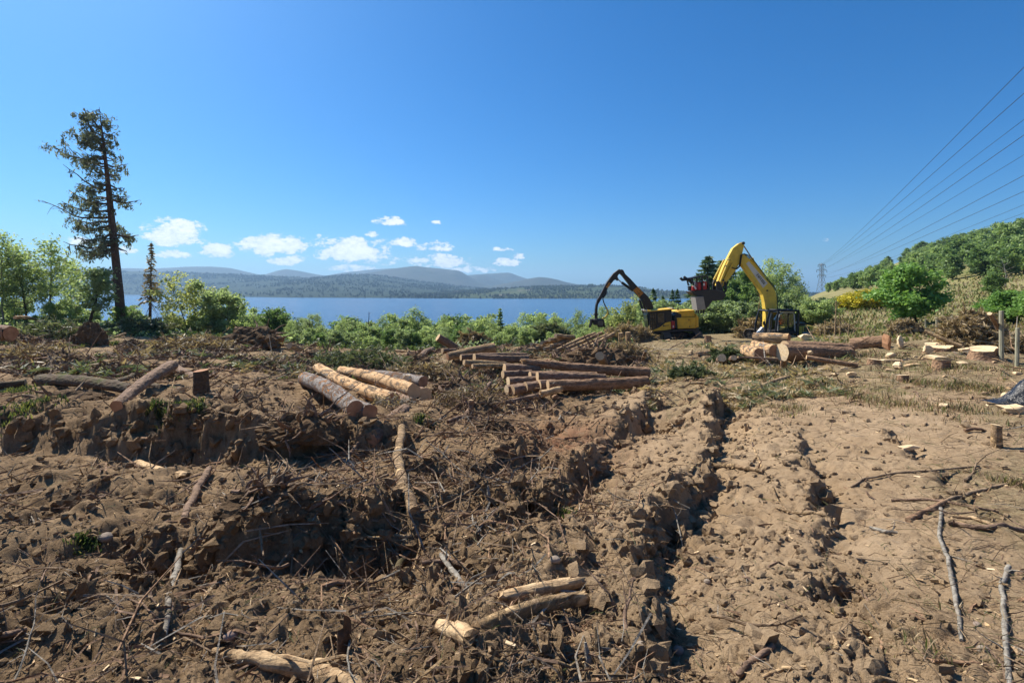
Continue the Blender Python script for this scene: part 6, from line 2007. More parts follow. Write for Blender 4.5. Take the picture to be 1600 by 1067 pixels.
log((212, 722, 6, None), (286, 745, 9, None), 'orange brown split billet lying below the left bank', 'wood_split', 'wood_split', name='split_log', rag=(1.0, 1.6), sides=10)
chunk(1118, 513, 30, 5, 'pale bark slab right of the reddish upright stump', 31, dpx=10)
chunk(1177, 522, 22, 7, 'orange torn block left of the top log of the right hand stack', 32, 'wood_split')

# --- bigger broken branches and roots that can be picked out one by one
def branch(pts, label, mat='bark_twig', rag=True, twigs=2, seed=0, lift=0.0, name='branch', sides=8):
    """pts: (u, v, radius px) laid along the ground"""
    g = np.random.default_rng(seed + 500)
    W = []
    for i, p in enumerate(pts):
        h = hit(p[0], p[1] + p[2] * .7)
        r = .74 * p[2] / F * h.y
        W.append((h + Vector((0, 0, r * .75 + (lift if i == len(pts) - 1 else 0))), r))
    path, rad = [], []
    for i in range(len(W) - 1):
        m = 6
        for k in range(m + (i == len(W) - 2)):
            s = k / m
            r = W[i][1] * (1 - s) + W[i + 1][1] * s
            path.append(W[i][0].lerp(W[i + 1][0], s) + Vector(g.normal(0, .16, 3)) * r)
            rad.append(r * g.uniform(.93, 1.07))
    gz_ = ground_full(np.array([p_.x for p_ in path]), np.array([p_.y for p_ in path]))
    zz = np.maximum(np.array([p_.z for p_ in path]), gz_ + np.array(rad) * .55)
    if len(zz) > 4:
        zs = np.convolve(np.pad(zz, 2, mode='edge'), np.ones(5) / 5, mode='valid'); zz = np.maximum(zs, gz_ + np.array(rad) * .2)
    for p_, q_ in zip(path, zz): p_.z = float(q_)
    c = path[len(path) // 2].copy()
    mb = MB(); mb.tube([p - c for p in path], rad, sides, jit=.07, caps=True)
    o = mb.build(name, M[mat]); shade_auto(o, 60); o.location = c
    tag(o, label, 'branch' if name != 'root' else 'root')
    for k in range(twigs):
        i = g.integers(1, len(path) - 1)
        d = (path[i] - path[i - 1]).normalized(); d = np.array(d) * .6 + g.normal(0, .6, 3); d[2] = abs(d[2]) * .6
        tb = MB(); L = rad[i] * g.uniform(8, 20)
        tb.tube(bpath(np.array(path[i] - c), d, L, 4, g, .2), [rad[i] * f_ for f_ in (.4, .32, .24, .16, .06)], 5)
        tb.build('twig', M[mat], o)
    return o
B = branch
B([(335, 1018, 8), (380, 1024, 13), (440, 1036, 16), (500, 1052, 18), (560, 1080, 15)], 'thick splintered branch with orange and white torn wood at the bottom left of centre', 'wood_split', seed=1, twigs=3, sides=14)
log((744, 984, 12, None), (912, 934, 9.5, None), 'smooth pale log piece rising right at the bottom centre', 'bark_pale', 'wood_split', rag=(0, .7), sides=18, knots=5, bend=.03)
B([(628, 668, 8), (622, 722, 10), (632, 765, 12), (648, 800, 13)], 'pale split trunk running down the bank below the nearest pile', 'bark_pale', seed=3, twigs=1, sides=12)
B([(434, 813, 5), (490, 803, 7), (546, 784, 6)], 'curved brown branch lying across the dark bank left of centre', 'bark_brown', seed=4)
B([(520, 836, 3.6), (580, 837, 4.4), (644, 838, 4)], 'upper of two straight sticks lying level left of centre', 'bark_pale', seed=5, twigs=0)
B([(545, 845, 3.2), (600, 848, 4), (636, 851, 3.4)], 'lower of two straight sticks lying level left of centre', 'bark_pale', seed=6, twigs=0)
B([(326, 733, 7), (306, 770, 8), (286, 812, 7)], 'stout dark root sticking down the left bank', 'bark_brown', seed=7, name='root')
B([(282, 860, 6), (270, 910, 7), (262, 960, 6.5), (254, 1010, 5)], 'long pale root running towards the camera at the left', 'bark_grey_stick', seed=8, name='root', twigs=4)
B([(190, 935, 2), (240, 960, 2.4), (262, 985, 3), (330, 1000, 3)], 'thin curved root crossing the long pale root', 'bark_brown', seed=9, name='root', twigs=2)
B([(1418, 812, 6), (1446, 798, 6), (1476, 784, 5)], 'short reddish stick lying at the right above the long grey stick', 'bark_red', seed=10, twigs=0)
B([(1476, 784, 4), (1520, 772, 4), (1575, 755, 3)], 'brown stick continuing up right from the short reddish stick', 'bark_twig', seed=11)
B([(1392, 782, 2.6), (1450, 780, 3), (1510, 790, 3.4), (1560, 800, 3)], 'thin dark stick crossing behind the short reddish stick', 'bark_brown', seed=12)
B([(1482, 816, 5), (1540, 826, 5.5), (1625, 832, 5)], 'dark stick reaching the right edge beside the split yellow sliver', 'bark_brown', seed=13)
B([(1488, 806, 3), (1520, 808, 4), (1556, 822, 3)], 'split yellow sliver of wood lying by the dark stick at the right', 'wood_split', seed=14, twigs=0)
B([(1470, 795, 3.5), (1468, 840, 4), (1483, 880, 4.4), (1492, 930, 5), (1502, 1000, 4)], 'long grey lichen covered stick running down the right foreground', 'bark_grey_stick', seed=15, twigs=1)
B([(1576, 885, 5), (1566, 915, 5), (1569, 975, 5.5), (1578, 1072, 6)], 'grey forked lichen stick in the bottom right corner', 'bark_grey_stick', seed=16, twigs=3)
B([(1153, 1058, 7), (1180, 1030, 7), (1208, 1008, 6)], 'dark stick in the rut at the bottom right of centre', 'bark_brown', seed=17, twigs=0)
B([(1192, 1060, 3.5), (1225, 1047, 4), (1265, 1040, 3)], 'orange brown sliver beside the dark stick at the bottom', 'wood_split', seed=18, twigs=0)
B([(1212, 794, 2.4), (1255, 804, 3), (1302, 818, 3.4)], 'thin pale stick with dark tip on the tracked ground', 'bark_pale', seed=19, twigs=0)
B([(1172, 690, 1.5), (1190, 730, 1.8), (1212, 780, 2), (1232, 802, 2)], 'thin curved root running down to the pale stick on the tracked ground', 'bark_pale', seed=20, name='root')
B([(1078, 738, 4), (1110, 728, 5), (1150, 728, 5), (1192, 738, 4)], 'pale split root bridging a dark hollow in the rut ridge', 'bark_pale', seed=21, name='root', lift=.03)
B([(1330, 762, 2), (1350, 748, 2.4), (1400, 738, 2.4), (1450, 735, 2), (1530, 730, 2)], 'long thin root winding over the smooth ground at the right', 'bark_twig', seed=22, name='root')
B([(612, 902, 7), (628, 880, 8), (642, 862, 6)], 'stubby mossy root end below the two straight sticks', 'bark_mossy', seed=23, name='root')
B([(690, 870, 6), (716, 905, 7), (735, 925, 6)], 'grey root slanting towards the orange torn slab', 'bark_grey_stick', seed=24, name='root')
B([(660, 880, 5), (700, 878, 6), (745, 888, 5)], 'brown branch lying left of the orange torn slab', 'bark_brown', seed=25)
B([(650, 805, 2.5), (700, 790, 3), (750, 760, 3), (790, 735, 2.6)], 'long thin bent branch above the centre hollow', 'bark_twig', seed=26, twigs=3)
B([(700, 660, 4), (726, 650, 5), (766, 610, 4)], 'dark root arching up left of the middle pile', 'bark_brown', seed=27, name='root', lift=.2)
B([(870, 965, 4), (890, 975, 5), (906, 985, 4)], 'short dark stick below the right end of the bottom centre log', 'bark_brown', seed=28, twigs=0)
B([(0, 1000, 6), (20, 990, 7), (40, 985, 5)], 'brown branch stub at the bottom left edge', 'bark_brown', seed=29)
B([(400, 690, 2), (430, 710, 2.4), (470, 745, 2)], 'thin pale root hanging over the left bank', 'bark_twig', seed=30, name='root')
B([(1460, 1032, 3.6), (1500, 1036, 4), (1545, 1042, 3.4)], 'short reddish stick near the bottom right corner', 'bark_red', seed=31, twigs=1)
B([(1360, 826, 3), (1380, 830, 3.4), (1402, 832, 3)], 'pale lichen covered twig in the middle of the tracked ground', 'bark_grey_stick', seed=32, twigs=2)
B([(560, 700, 4), (540, 720, 4), (500, 722, 3)], 'brown root below the log sloping towards the camera', 'bark_brown', seed=33, name='root', twigs=3)
for (u, vt, vb, r_, Y, lab, mt) in ((916, 1010, 1075, 6, 2.35, 'upright grey splinter at the bottom centre', 'bark_grey_stick'), (931, 985, 1075, 5, 2.4, 'taller reddish splinter standing beside the grey splinter', 'bark_pale'),
                                  (762, 760, 800, 3.4, 4.9, 'short upright snapped stem in the centre hollow', 'bark_grey_stick')):
    x = (u - U0) / F * Y; z0 = gz(x, Y); zt_ = CAMH - (vt - V0) / F * Y; r = r_ / F * Y
    mb = MB(); mb.tube([(0, 0, -.1), (.01, .01, (zt_ - z0) * .5), (.0, .03, zt_ - z0)], [r, r * .9, r * .35], 7, jit=.15)
    o = mb.build('splinter', M[mt]); o.location = (x, Y, z0); tag(o, lab, 'wood splinter')

# --- stones
for (u, v, r_, lab) in ((1537, 1014, 8, 'pink stone in the bottom right corner'), (1527, 975, 5, 'small pink stone above the pink corner stone'), (1060, 1015, 8, 'pale oval stone by the bottom of the rut'), (1003, 1008, 8, 'rounded soil coloured stone left of the pale oval stone'),
                     (165, 840, 9, 'round brown stone below the left bank'), (360, 995, 9, 'flat brown stone above the splintered branch'), (868, 875, 7, 'grey brown stone beside the rut ridge'), (1105, 908, 5, 'small stone on the right side of the rut'), (680, 945, 6, 'small pale stone left of the orange slab')):
    g = np.random.default_rng(int(u)); h = hit(u, v + r_ * .5); r = r_ / F * h.y
    th, ph = np.meshgrid(np.linspace(0, 2 * math.pi, 15)[:-1], np.linspace(.01, math.pi - .01, 8))
    rr_ = 1 + .22 * fbm(np.cos(th) * np.sin(ph) * 1.5 + u, np.sin(th) * np.sin(ph) * 1.5 + np.cos(ph), 3, 5)
    V = np.stack([rr_ * np.cos(th) * np.sin(ph) * r * 1.15, rr_ * np.sin(th) * np.sin(ph) * r, rr_ * np.cos(ph) * r * .75], -1).reshape(-1, 3)
    i = np.arange(14 * 8).reshape(8, 14)
    q = [(i[a, b], i[a + 1, b], i[a + 1, (b + 1) % 14], i[a, (b + 1) % 14]) for a in range(7) for b in range(14)]
    o = mesh_from('stone', V, q, M['stone'], smooth=True); o.location = h + Vector((0, 0, r * .35)); tag(o, lab, 'stone')

# --- crumpled black plastic at the right edge
n = 34
gx, gy = np.meshgrid(np.linspace(-.5, .5, n), np.linspace(-.35, .35, n))
Yt = 9.2; xt = (1600 - U0) / F * Yt; zt0 = gz(xt, Yt)
hh = .42 * np.exp(-((gx - .12) / .26) ** 2 - (gy / .25) ** 2) + .05 * np.abs(fbm(gx * 6, gy * 6, 4, 91)) + .05 * np.abs(vnoise(gx * 4 + gy * 9, gy * 3, 92))
edge_ = np.minimum(1, 8 * np.minimum(.5 - np.abs(gx), .35 - np.abs(gy)))
hh = hh * edge_ + .02
V = np.stack([gx + .05 * vnoise(gx * 5, gy * 5, 93), gy + .05 * vnoise(gx * 5, gy * 5, 94), hh], -1).reshape(-1, 3)
i = np.arange(n * n).reshape(n, n)
q = np.stack([i[:-1, :-1].ravel(), i[:-1, 1:].ravel(), i[1:, 1:].ravel(), i[1:, :-1].ravel()], 1)
o = mesh_from('plastic_sheet', V, q, M['black_plastic'], smooth=True); o.location = (xt, Yt, zt0)
tag(o, 'crumpled shiny black plastic sheet at the right edge', 'plastic sheet')

# --- the heap of dead brown brush behind the fence, and smaller ones
def brush_heap(u, v, wpx, hpx, Y, label, seed, n=420, mats=('brash_brown', 'bark_twig'), leafy=1.0):
    g = np.random.default_rng(seed)
    x = (u - U0) / F * Y; z0 = gz(x, Y); w, h = wpx / F * Y / 2, hpx / F * Y
    mb = MB(); cen, dr = [], []
    for k in range(n):
        a, rr_ = g.uniform(0, 6.28), math.sqrt(g.random())
        top = h * math.sqrt(max(0, 1 - rr_ ** 2))
        p = np.array([math.cos(a) * rr_ * w, math.sin(a) * rr_ * w * .55, top * g.uniform(.3, 1.0)])
        d = np.array([g.normal(0, 1), g.normal(0, .7), g.normal(.15, .35)])
        L = w * g.uniform(.15, .5)
        pth = bpath(p, d, L, 3, g, .15, (0, 0, -.25))
        mb.tube(pth, [.012 * Y / 14, .009 * Y / 14, .006 * Y / 14, .003 * Y / 14], 3, caps=False)
        for q_ in range(int(20 * leafy)):
            cen.append(lerp_path(pth, g.random()) + g.normal(0, .05, 3) * w * .5); dr.append(np.array(pth[-1] - pth[0]) / L + g.normal(0, .3, 3))
    o = mb.build('brush_heap', M[mats[1]]); o.location = (x, Y, z0); tag(o, label, 'brush heap')
    if cen:
        V, Q = leaf_quads(np.array(cen), np.full(len(cen), .034 * Y / 14), g, 0, 5.0, np.array(dr)); mesh_from('dead_needles', V, Q, M[mats[0]], parent=o)
    return o
brush_heap(1520, 545, 92, 62, 18.8, 'tall heap of dead brown brush behind the fence posts at the right', 1, 700, ('brash_brown', 'bark_pale'))
brush_heap(1415, 525, 50, 26, 30, 'brown brush at the foot of the hawthorn', 2, 220, ('brash_brown', 'bark_twig'), .6)
brush_heap(1590, 560, 60, 24, 17, 'low reddish brown brush at the right edge behind the last post', 3, 240)
brush_heap(300, 556, 130, 18, 24, 'brown twiggy slash across the left of the clearing', 15, 360, ('brash_brown', 'bark_twig'), .35)
brush_heap(60, 566, 110, 16, 19, 'brown twiggy slash behind the long mossy log', 16, 300, ('brash_brown', 'bark_twig'), .3)
brush_heap(660, 575, 110, 22, 17.5, 'brown twiggy slash between the nearest pile and the middle pile', 17, 420, ('brash_brown', 'bark_brown'), .3)
brush_heap(730, 625, 110, 26, 11, 'tangle of broken branches left of the middle pile', 18, 300, ('brash_brown', 'bark_twig'), .15)
brush_heap(820, 590, 70, 16, 13.6, 'twigs and torn bark caught among the left ends of the middle pile', 19, 130, ('brash_brown', 'bark_twig'), .2)
brush_heap(930, 578, 110, 14, 15.8, 'twiggy slash behind the long reddish log of the middle pile', 20, 220, ('brash_brown', 'bark_twig'), .3)
brush_heap(610, 640, 90, 18, 10.4, 'pale twigs heaped against the ends of the nearest pile', 21, 170, ('brash_brown', 'bark_grey_stick'), .1)
brush_heap(975, 556, 80, 36, 22.5, 'brown twiggy heap around the two upright logs', 4, 420, ('brash_brown', 'bark_twig'), .4)
brush_heap(1175, 505, 46, 30, 46, 'rusty brown dead bush under the yellow boom', 5, 260, ('brash_brown', 'bark_brown'))
brush_heap(1080, 580, 70, 24, 15.5, 'green heap of cut conifer branches right of the middle pile', 6, 320, ('brash_green', 'bark_twig'), 1.6)
brush_heap(1140, 560, 60, 22, 20, 'pale green cut branches beside the pale yellow log', 7, 260, ('brash_green', 'bark_twig'), 1.6)
brush_heap(555, 580, 150, 26, 20.5, 'wide grey green mat of twigs beyond the nearest pile', 8, 520, ('brash_green', 'bark_twig'), .7)
brush_heap(90, 520, 120, 24, 31, 'grey twiggy brush in front of the left birches', 9, 420, ('brash_green', 'bark_twig'), .5)
brush_heap(855, 520, 70, 34, 40, 'dark green mound of branches behind the far stack of pale logs', 10, 380, ('brash_green', 'bark_brown'), 1.4)
brush_heap(980, 505, 80, 26, 44, 'grey brown mound of twigs below the hanging grapple', 11, 380, ('brash_brown', 'bark_twig'), .9)
brush_heap(1306, 528, 60, 14, 37, 'dry brown brush around the pale stakes', 12, 300, ('brash_brown', 'bark_pale'), .5)
brush_heap(215, 528, 90, 22, 40, 'dark brush at the foot of the thin dying spruce', 13, 320, ('brash_green', 'bark_brown'), 1.0)
brush_heap(740, 520, 50, 26, 38, 'brown mound of twigs behind the large upturned root plate', 14, 260, ('brash_brown', 'bark_twig'), .9)

# --- loose sticks strewn over the soil: the largest one by one, the crumbs as stuff
def scatter(n, seed, rmin=2.0, rmax=40, tmax=50):
    g = np.random.default_rng(seed)
    r = np.exp(g.uniform(math.log(rmin), math.log(rmax), n)); th = np.radians(g.uniform(-tmax, tmax, n))
    return np.sin(th) * r, np.cos(th) * r
def rubble(x, y):
    """how strewn the ground is, 0..1"""
    u = U0 + F * x / np.maximum(y, .1)
    left = 1 - sstep(-.2, 1.0, x - (.1 + .16 * y))
    w = .12 + .75 * left * (.55 + .6 * (fbm(x * .8, y * .8, 2, 66)))
    w = np.where((y > 12) & (u < 1150), .75, w)
    w = np.maximum(w, .55 * sstep(1050, 1200, u) * sstep(9, 12, y))
    w = np.maximum(w, .30 * sstep(1420, 1520, u))
    tangle = np.exp(-(((x + .9) / 1.5) ** 2 + ((y - 6.5) / 2.6) ** 2)) + np.exp(-(((x + .3) / 1.4) ** 2 + ((y - 11) / 2.5) ** 2)) + .8 * np.exp(-(((x + 1.7) / .9) ** 2 + ((y - 4.6) / .6) ** 2))
    return np.clip(w + tangle, 0, 1.4)
rs = np.random.default_rng(31)
protos = []
for k in range(12):
    L = 1.0
    pth = bpath((-.5, 0, 0), (1, 0, 0), L, 7, rs, .10 + .1 * (k % 3))
    mb = MB(); r0 = (.016, .022, .030, .012)[k % 4]
    mb.tube(pth, [r0 * (1 - .55 * i / 7) for i in range(8)], 6, jit=.12)
    for j in range((1, 3, 0, 4)[k % 4]):
        an = rs.uniform(0, 6.28)
        mb.tube(bpath(lerp_path(pth, rs.uniform(.3, .9)), (.7, math.cos(an) * .7, math.sin(an) * .7), rs.uniform(.12, .35), 3, rs, .2), [r0 * .4, r0 * .3, r0 * .2, r0 * .08], 4)
    o = mb.build('stick', M[('bark_twig', 'bark_brown', 'bark_pale', 'bark_grey_stick', 'bark_red', 'bark_twig')[k % 6]])
    shade_auto(o, 60); protos.append(o)
colname = ('brown', 'dark brown', 'pale tan', 'grey', 'reddish', 'brown')
sxs, sys_ = scatter(1500, 9)
wgt = rubble(sxs, sys_)
ks = np.nonzero(rs.random(1500) < wgt * .62)[0][:288]
gzs = ground_full(sxs[ks], sys_[ks])
for i, k in enumerate(ks):
    pi = int(rs.integers(0, 12)); pr = protos[pi]
    if pr.name in _used:
        o = pr.copy(); COL.objects.link(o)
    else:
        o = pr; _used.add(pr.name)
    d = math.hypot(sxs[k], sys_[k])
    L = min(rs.uniform(.16, .9) * (.55 + d * .06), 2.6)
    s = L
    nrm = gnormal(float(sxs[k]), float(sys_[k]))
    a = rs.uniform(0, 6.28)
    dv = Vector((math.cos(a), math.sin(a), rs.normal(.03, .14) if rs.random() < .82 else rs.uniform(.4, 1.2)))
    dv = (dv - nrm * dv.dot(nrm) * .8).normalized()
    o.rotation_euler = frame_x(dv).to_euler()
    thick = rs.uniform(.7, 1.3)
    o.scale = (s, s * thick, s * thick)
    o.location = (sxs[k], sys_[k], gzs[i] + .012 * s + abs(dv.z) * s * .32)
    tag(o, colname[pi % 6] + ' broken stick lying loose on the churned ground', 'stick', colname[pi % 6] + ' sticks strewn over the clearing')
for pr in protos:
    if pr.name not in _used: bpy.data.objects.remove(pr)

def twig_mass(name, n, seed, lmin, lmax, rad, mats, label, dens=1.0, upright=.12, rmax=44, weight=rubble, rmin=1.9):
    g = np.random.default_rng(seed)
    x, y = scatter(n * 3, seed + 1, rmin, rmax, 51)
    k = np.nonzero(g.random(n * 3) < weight(x, y) * dens)[0][:n]
    x, y = x[k], y[k]; n = len(x)
    z = ground_full(x, y)
    d = np.hypot(x, y); sc = .5 + d * .075
    L = g.uniform(lmin, lmax, n) * sc; R = rad * sc * g.uniform(.5, 1.4, n)
    a = g.uniform(0, 6.28, n)
    up = np.where(g.random(n) < upright, g.uniform(.3, 1.2, n), g.normal(.04, .12, n))
    dv = np.stack([np.cos(a), np.sin(a), up], 1); dv /= np.linalg.norm(dv, axis=1)[:, None]
    sd_ = np.stack([-np.sin(a), np.cos(a), 0 * a], 1); upv = np.cross(dv, sd_)
    mid = np.stack([x, y, z + R * .8 + np.abs(dv[:, 2]) * L * .35], 1)
    bend = sd_ * (g.normal(0, .12, n) * L)[:, None] + upv * (g.normal(.03, .06, n) * L)[:, None]
    rows = []
    for t_, rf in ((-.5, 1.0), (0.0, .85), (.5, .4)):
        c = mid + dv * (L * t_)[:, None] + (bend if t_ == 0 else 0)
        for q_ in range(3):
            an = q_ * 2.0944
            rows.append(c + sd_ * (R * rf * math.cos(an))[:, None] + upv * (R * rf * math.sin(an))[:, None])
    V = np.stack(rows, 1).reshape(-1, 3)
    off = (np.arange(n) * 9)[:, None]
    Q = np.concatenate([np.array([[r_ * 3 + q_, r_ * 3 + (q_ + 1) % 3, r_ * 3 + 3 + (q_ + 1) % 3, r_ * 3 + 3 + q_]]) + off for r_ in range(2) for q_ in range(3)])
    T = np.concatenate([np.array([[2, 1, 0]]) + off, np.array([[6, 7, 8]]) + off])
    mi = g.integers(0, len(mats), n)
    o = mesh_from(name, V, [Q, T], [M[m] for m in mats], np.concatenate([np.tile(mi, 6), np.tile(mi, 2)]))
    tag(o, label, kind='stuff')
twig_mass('twigs', 11500, 41, .05, .34, .0036, ('bark_twig', 'bark_brown', 'bark_pale', 'bark_grey_stick', 'bark_red'), 'countless broken twigs and rootlets littering the soil')
twig_mass('slash', 2300, 47, .2, .85, .0095, ('bark_twig', 'bark_brown', 'bark_pale', 'bark_red', 'bark_grey_stick', 'bark_red'), 'tangled broken branches and torn roots half buried in the dug soil', 1.0, .30, 30, lambda x, y: np.clip(rubble(x, y) - .25, 0, 1.2) ** 1.5)
twig_mass('bark_strips', 2600, 48, .04, .22, .011, ('bark_red', 'wood_split', 'bark_brown', 'bark_pale'), 'torn strips of bark and split wood pressed into the soil', 1.0, .10, 30, lambda x, y: np.clip(rubble(x, y), .12, 1) * .6)
twig_mass('rootlets', 11000, 43, .05, .20, .0019, ('bark_twig', 'bark_pale', 'bark_brown'), 'fine pale rootlets and needles trodden into the soil', .9, .2, 16)
def right_weight(x, y):
    u = U0 + F * x / np.maximum(y, .1)
    return .25 + .75 * np.maximum(sstep(1350, 1500, u), sstep(1000, 1150, u) * sstep(8.5, 11, y))
twig_mass('dry_stalks', 9000, 45, .06, .30, .0024, ('bark_pale', 'bark_twig', 'brash_brown', 'grass_blade'), 'dry stalks and needles on the tracked ground at the right', 1, .1, 30, right_weight)

# wood chips
g = np.random.default_rng(51)
x, y = scatter(5200, 52, 2.0, 30, 50)
k = g.random(len(x)) < .25 + .5 * rubble(x, y) + .35 * (y > 9) * (x > .4 * y)
x, y = x[k], y[k]; z = ground_full(x, y); n = len(x); sc = (.5 + np.hypot(x, y) * .10)
s = .004 + .018 * g.random(n) ** 2.5 * sc
A = g.normal(0, 1, (n, 3)); A[:, 2] *= .35; A /= np.linalg.norm(A, axis=1)[:, None]
Bv = np.cross(A, g.normal(0, .3, (n, 3)) + np.array([0, 0, 1])); Bv /= np.linalg.norm(Bv, axis=1)[:, None]
Cv = np.cross(A, Bv)
V = np.zeros((n, 8, 3)); kk = 0
for i0 in (-1, 1):
    for i1 in (-1, 1):
        for i2 in (-1, 1):
            V[:, kk] = np.stack([x, y, z + s * .3], 1) + A * (s * i0 * 1.4)[:, None] + Bv * (s * i1 * .55 * (1 if i0 < 0 else .6))[:, None] + Cv * (s * i2 * .16)[:, None]; kk += 1
off = (np.arange(n) * 8)[:, None]
Q = np.concatenate([np.array([f]) + off for f in ((0, 1, 3, 2), (4, 6, 7, 5), (0, 4, 5, 1), (2, 3, 7, 6), (0, 2, 6, 4), (1, 5, 7, 3))])
mi = g.integers(0, 3, n)
tag(mesh_from('wood_chips', V.reshape(-1, 3), Q, [M['fresh_wood'], M['wood_split'], M['bark_red']], np.tile(mi, 6)), 'small splinters and chips of fresh wood and bark scattered over the soil', kind='stuff')

# crumbs and clods of soil
ico = []
ph_ = (1 + 5 ** .5) / 2
ico_v = np.array([(-1, ph_, 0), (1, ph_, 0), (-1, -ph_, 0), (1, -ph_, 0), (0, -1, ph_), (0, 1, ph_), (0, -1, -ph_), (0, 1, -ph_), (ph_, 0, -1), (ph_, 0, 1), (-ph_, 0, -1), (-ph_, 0, 1)]) / 1.9
ico_f = np.array([(0, 11, 5), (0, 5, 1), (0, 1, 7), (0, 7, 10), (0, 10, 11), (1, 5, 9), (5, 11, 4), (11, 10, 2), (10, 7, 6), (7, 1, 8), (3, 9, 4), (3, 4, 2), (3, 2, 6), (3, 6, 8), (3, 8, 9), (4, 9, 5), (2, 4, 11), (6, 2, 10), (8, 6, 7), (9, 8, 1)])
x, y = scatter(26000, 61, 1.7, 16, 52)
wv = .30 + .7 * np.clip(fbm(x * 1.4, y * 1.4, 3, 62) + .25, 0, 1)
wv *= np.where(x > .75 + .5 * y, .35, 1)
k = g.random(len(x)) < wv
x, y = x[k], y[k]; n = len(x); z = ground_full(x, y)
sc = .45 + np.hypot(x, y) * .11
s = np.minimum(.007 + .024 * g.random(n) ** 3.2, .04) * sc * 1.25
V = ico_v[None] * s[:, None, None] * g.uniform(.55, 1.4, (n, 12, 1)) * np.array([1.1, 1, .8]) + np.stack([x, y, z + s * .25], 1)[:, None]
T = (ico_f[None] + (np.arange(n) * 12)[:, None, None]).reshape(-1, 3)
o = mesh_from('soil_clods', V.reshape(-1, 3), T, M['soil'])
for nm, arr in zip(('dry', 'litter', 'grass', 'red'), soil_maps(x, y)):
    put_attr(o, nm, np.repeat(arr * (0 if nm in ('litter', 'grass') else 1), 12))
tag(o, 'loose clods and crumbs of dug soil', kind='stuff')

# bigger lumps of earth on every steep face, and roots hanging out of it
g = np.random.default_rng(63)
x, y = scatter(46000, 64, 1.9, 13, 50)
e_ = .07
sl = np.hypot(ground_full(x + e_, y) - ground_full(x - e_, y), ground_full(x, y + e_) - ground_full(x, y - e_)) / (2 * e_)
k = np.nonzero(sl > .62 + .5 * g.random(len(x)))[0]
hang = k[:1500]
k = k[:3600]
x1, y1 = x[k], y[k]; n = len(k); z1 = ground_full(x1, y1)
dist = np.hypot(x1, y1)
mid_v, mid_f = [tuple(v_) for v_ in ico_v * 1.9 / np.linalg.norm(ico_v[0] * 1.9)], []
cache = {}
def midp(a, b):
    key = (min(a, b), max(a, b))
    if key not in cache:
        q_ = np.array(mid_v[a]) + np.array(mid_v[b]); q_ /= np.linalg.norm(q_); cache[key] = len(mid_v); mid_v.append(tuple(q_))
    return cache[key]
for (a, b, c) in ico_f:
    ab, bc, ca = midp(a, b), midp(b, c), midp(c, a)
    mid_f += [(a, ab, ca), (b, bc, ab), (c, ca, bc), (ab, bc, ca)]
mid_v, mid_f = np.array(mid_v), np.array(mid_f)
s_ = (.016 + .075 * g.random(n) ** 2.6) * (.5 + dist * .085)
rad_ = 1 + g.normal(0, .27, (n, len(mid_v)))
V = mid_v[None] * rad_[..., None] * s_[:, None, None] * g.uniform(.45, 1.3, (n, 1, 3)) + np.stack([x1, y1, z1 + s_ * .1], 1)[:, None]
T = (mid_f[None] + (np.arange(n) * len(mid_v))[:, None, None]).reshape(-1, 3)
o = mesh_from('earth_lumps', V.reshape(-1, 3), T, M['soil'])
for nm, arr in zip(('dry', 'litter', 'grass', 'red'), soil_maps(x1, y1)):
    put_attr(o, nm, np.repeat(arr * (0 if nm in ('litter', 'grass') else 1), len(mid_v)))
tag(o, 'ragged lumps of earth breaking out of the banks and rut sides', kind='stuff')
mb = MB()
for q_ in hang:
    if x[q_] > .2 + .15 * y[q_] and g.random() < .7: continue
    d_ = math.hypot(x[q_], y[q_])
    L = g.uniform(.06, .34) * (.6 + .07 * d_)
    r_ = g.uniform(.0016, .0055) * (.6 + .08 * d_)
    zq = float(ground_full(np.array([x[q_]]), np.array([y[q_]]))[0])
    mb.tube(bpath((x[q_], y[q_] + .02, zq + .02), (g.normal(0, .7), -g.uniform(.1, .9), g.normal(.1, .6)), L, 4, g, .3, (0, -.2, -.5)), [r_, r_ * .85, r_ * .65, r_ * .45, r_ * .2], 3, mi=int(g.integers(0, 3)), caps=False)
tag(mb.build('hanging_roots', [M['bark_twig'], M['bark_brown'], M['bark_pale']]), 'thin torn roots hanging from the earth banks', kind='stuff')

# offcuts and short ends strewn around the stumps and stacks
rc_ = random.Random(19)
for i in range(46):
    u = rc_.uniform(1030, 1560); v = rc_.uniform(512, 600) if u < 1380 else rc_.uniform(530, 592)
    w_ = rc_.uniform(6, 18)
    o = chunk(u, v, w_, w_ * rc_.uniform(.22, .55), 'pale offcut of fresh wood lying among the stumps and stacks at the right', 300 + i, rc_.choice(['fresh_wood', 'fresh_wood', 'wood_split', 'cut_wood']), dpx=w_ * rc_.uniform(.2, .6), name='offcut')
    o['group'] = 'pale offcuts around the stumps'
for i in range(26):
    u = rc_.uniform(440, 1000); v = rc_.uniform(545, 640)
    w_ = rc_.uniform(6, 15)
    o = chunk(u, v, w_, w_ * rc_.uniform(.25, .6), 'reddish offcut of split wood lying in the slash around the log piles', 400 + i, rc_.choice(['wood_split', 'cut_wood_red', 'bark_red', 'fresh_wood']), dpx=w_ * rc_.uniform(.3, .7), name='offcut')
    o['group'] = 'reddish offcuts around the log piles'

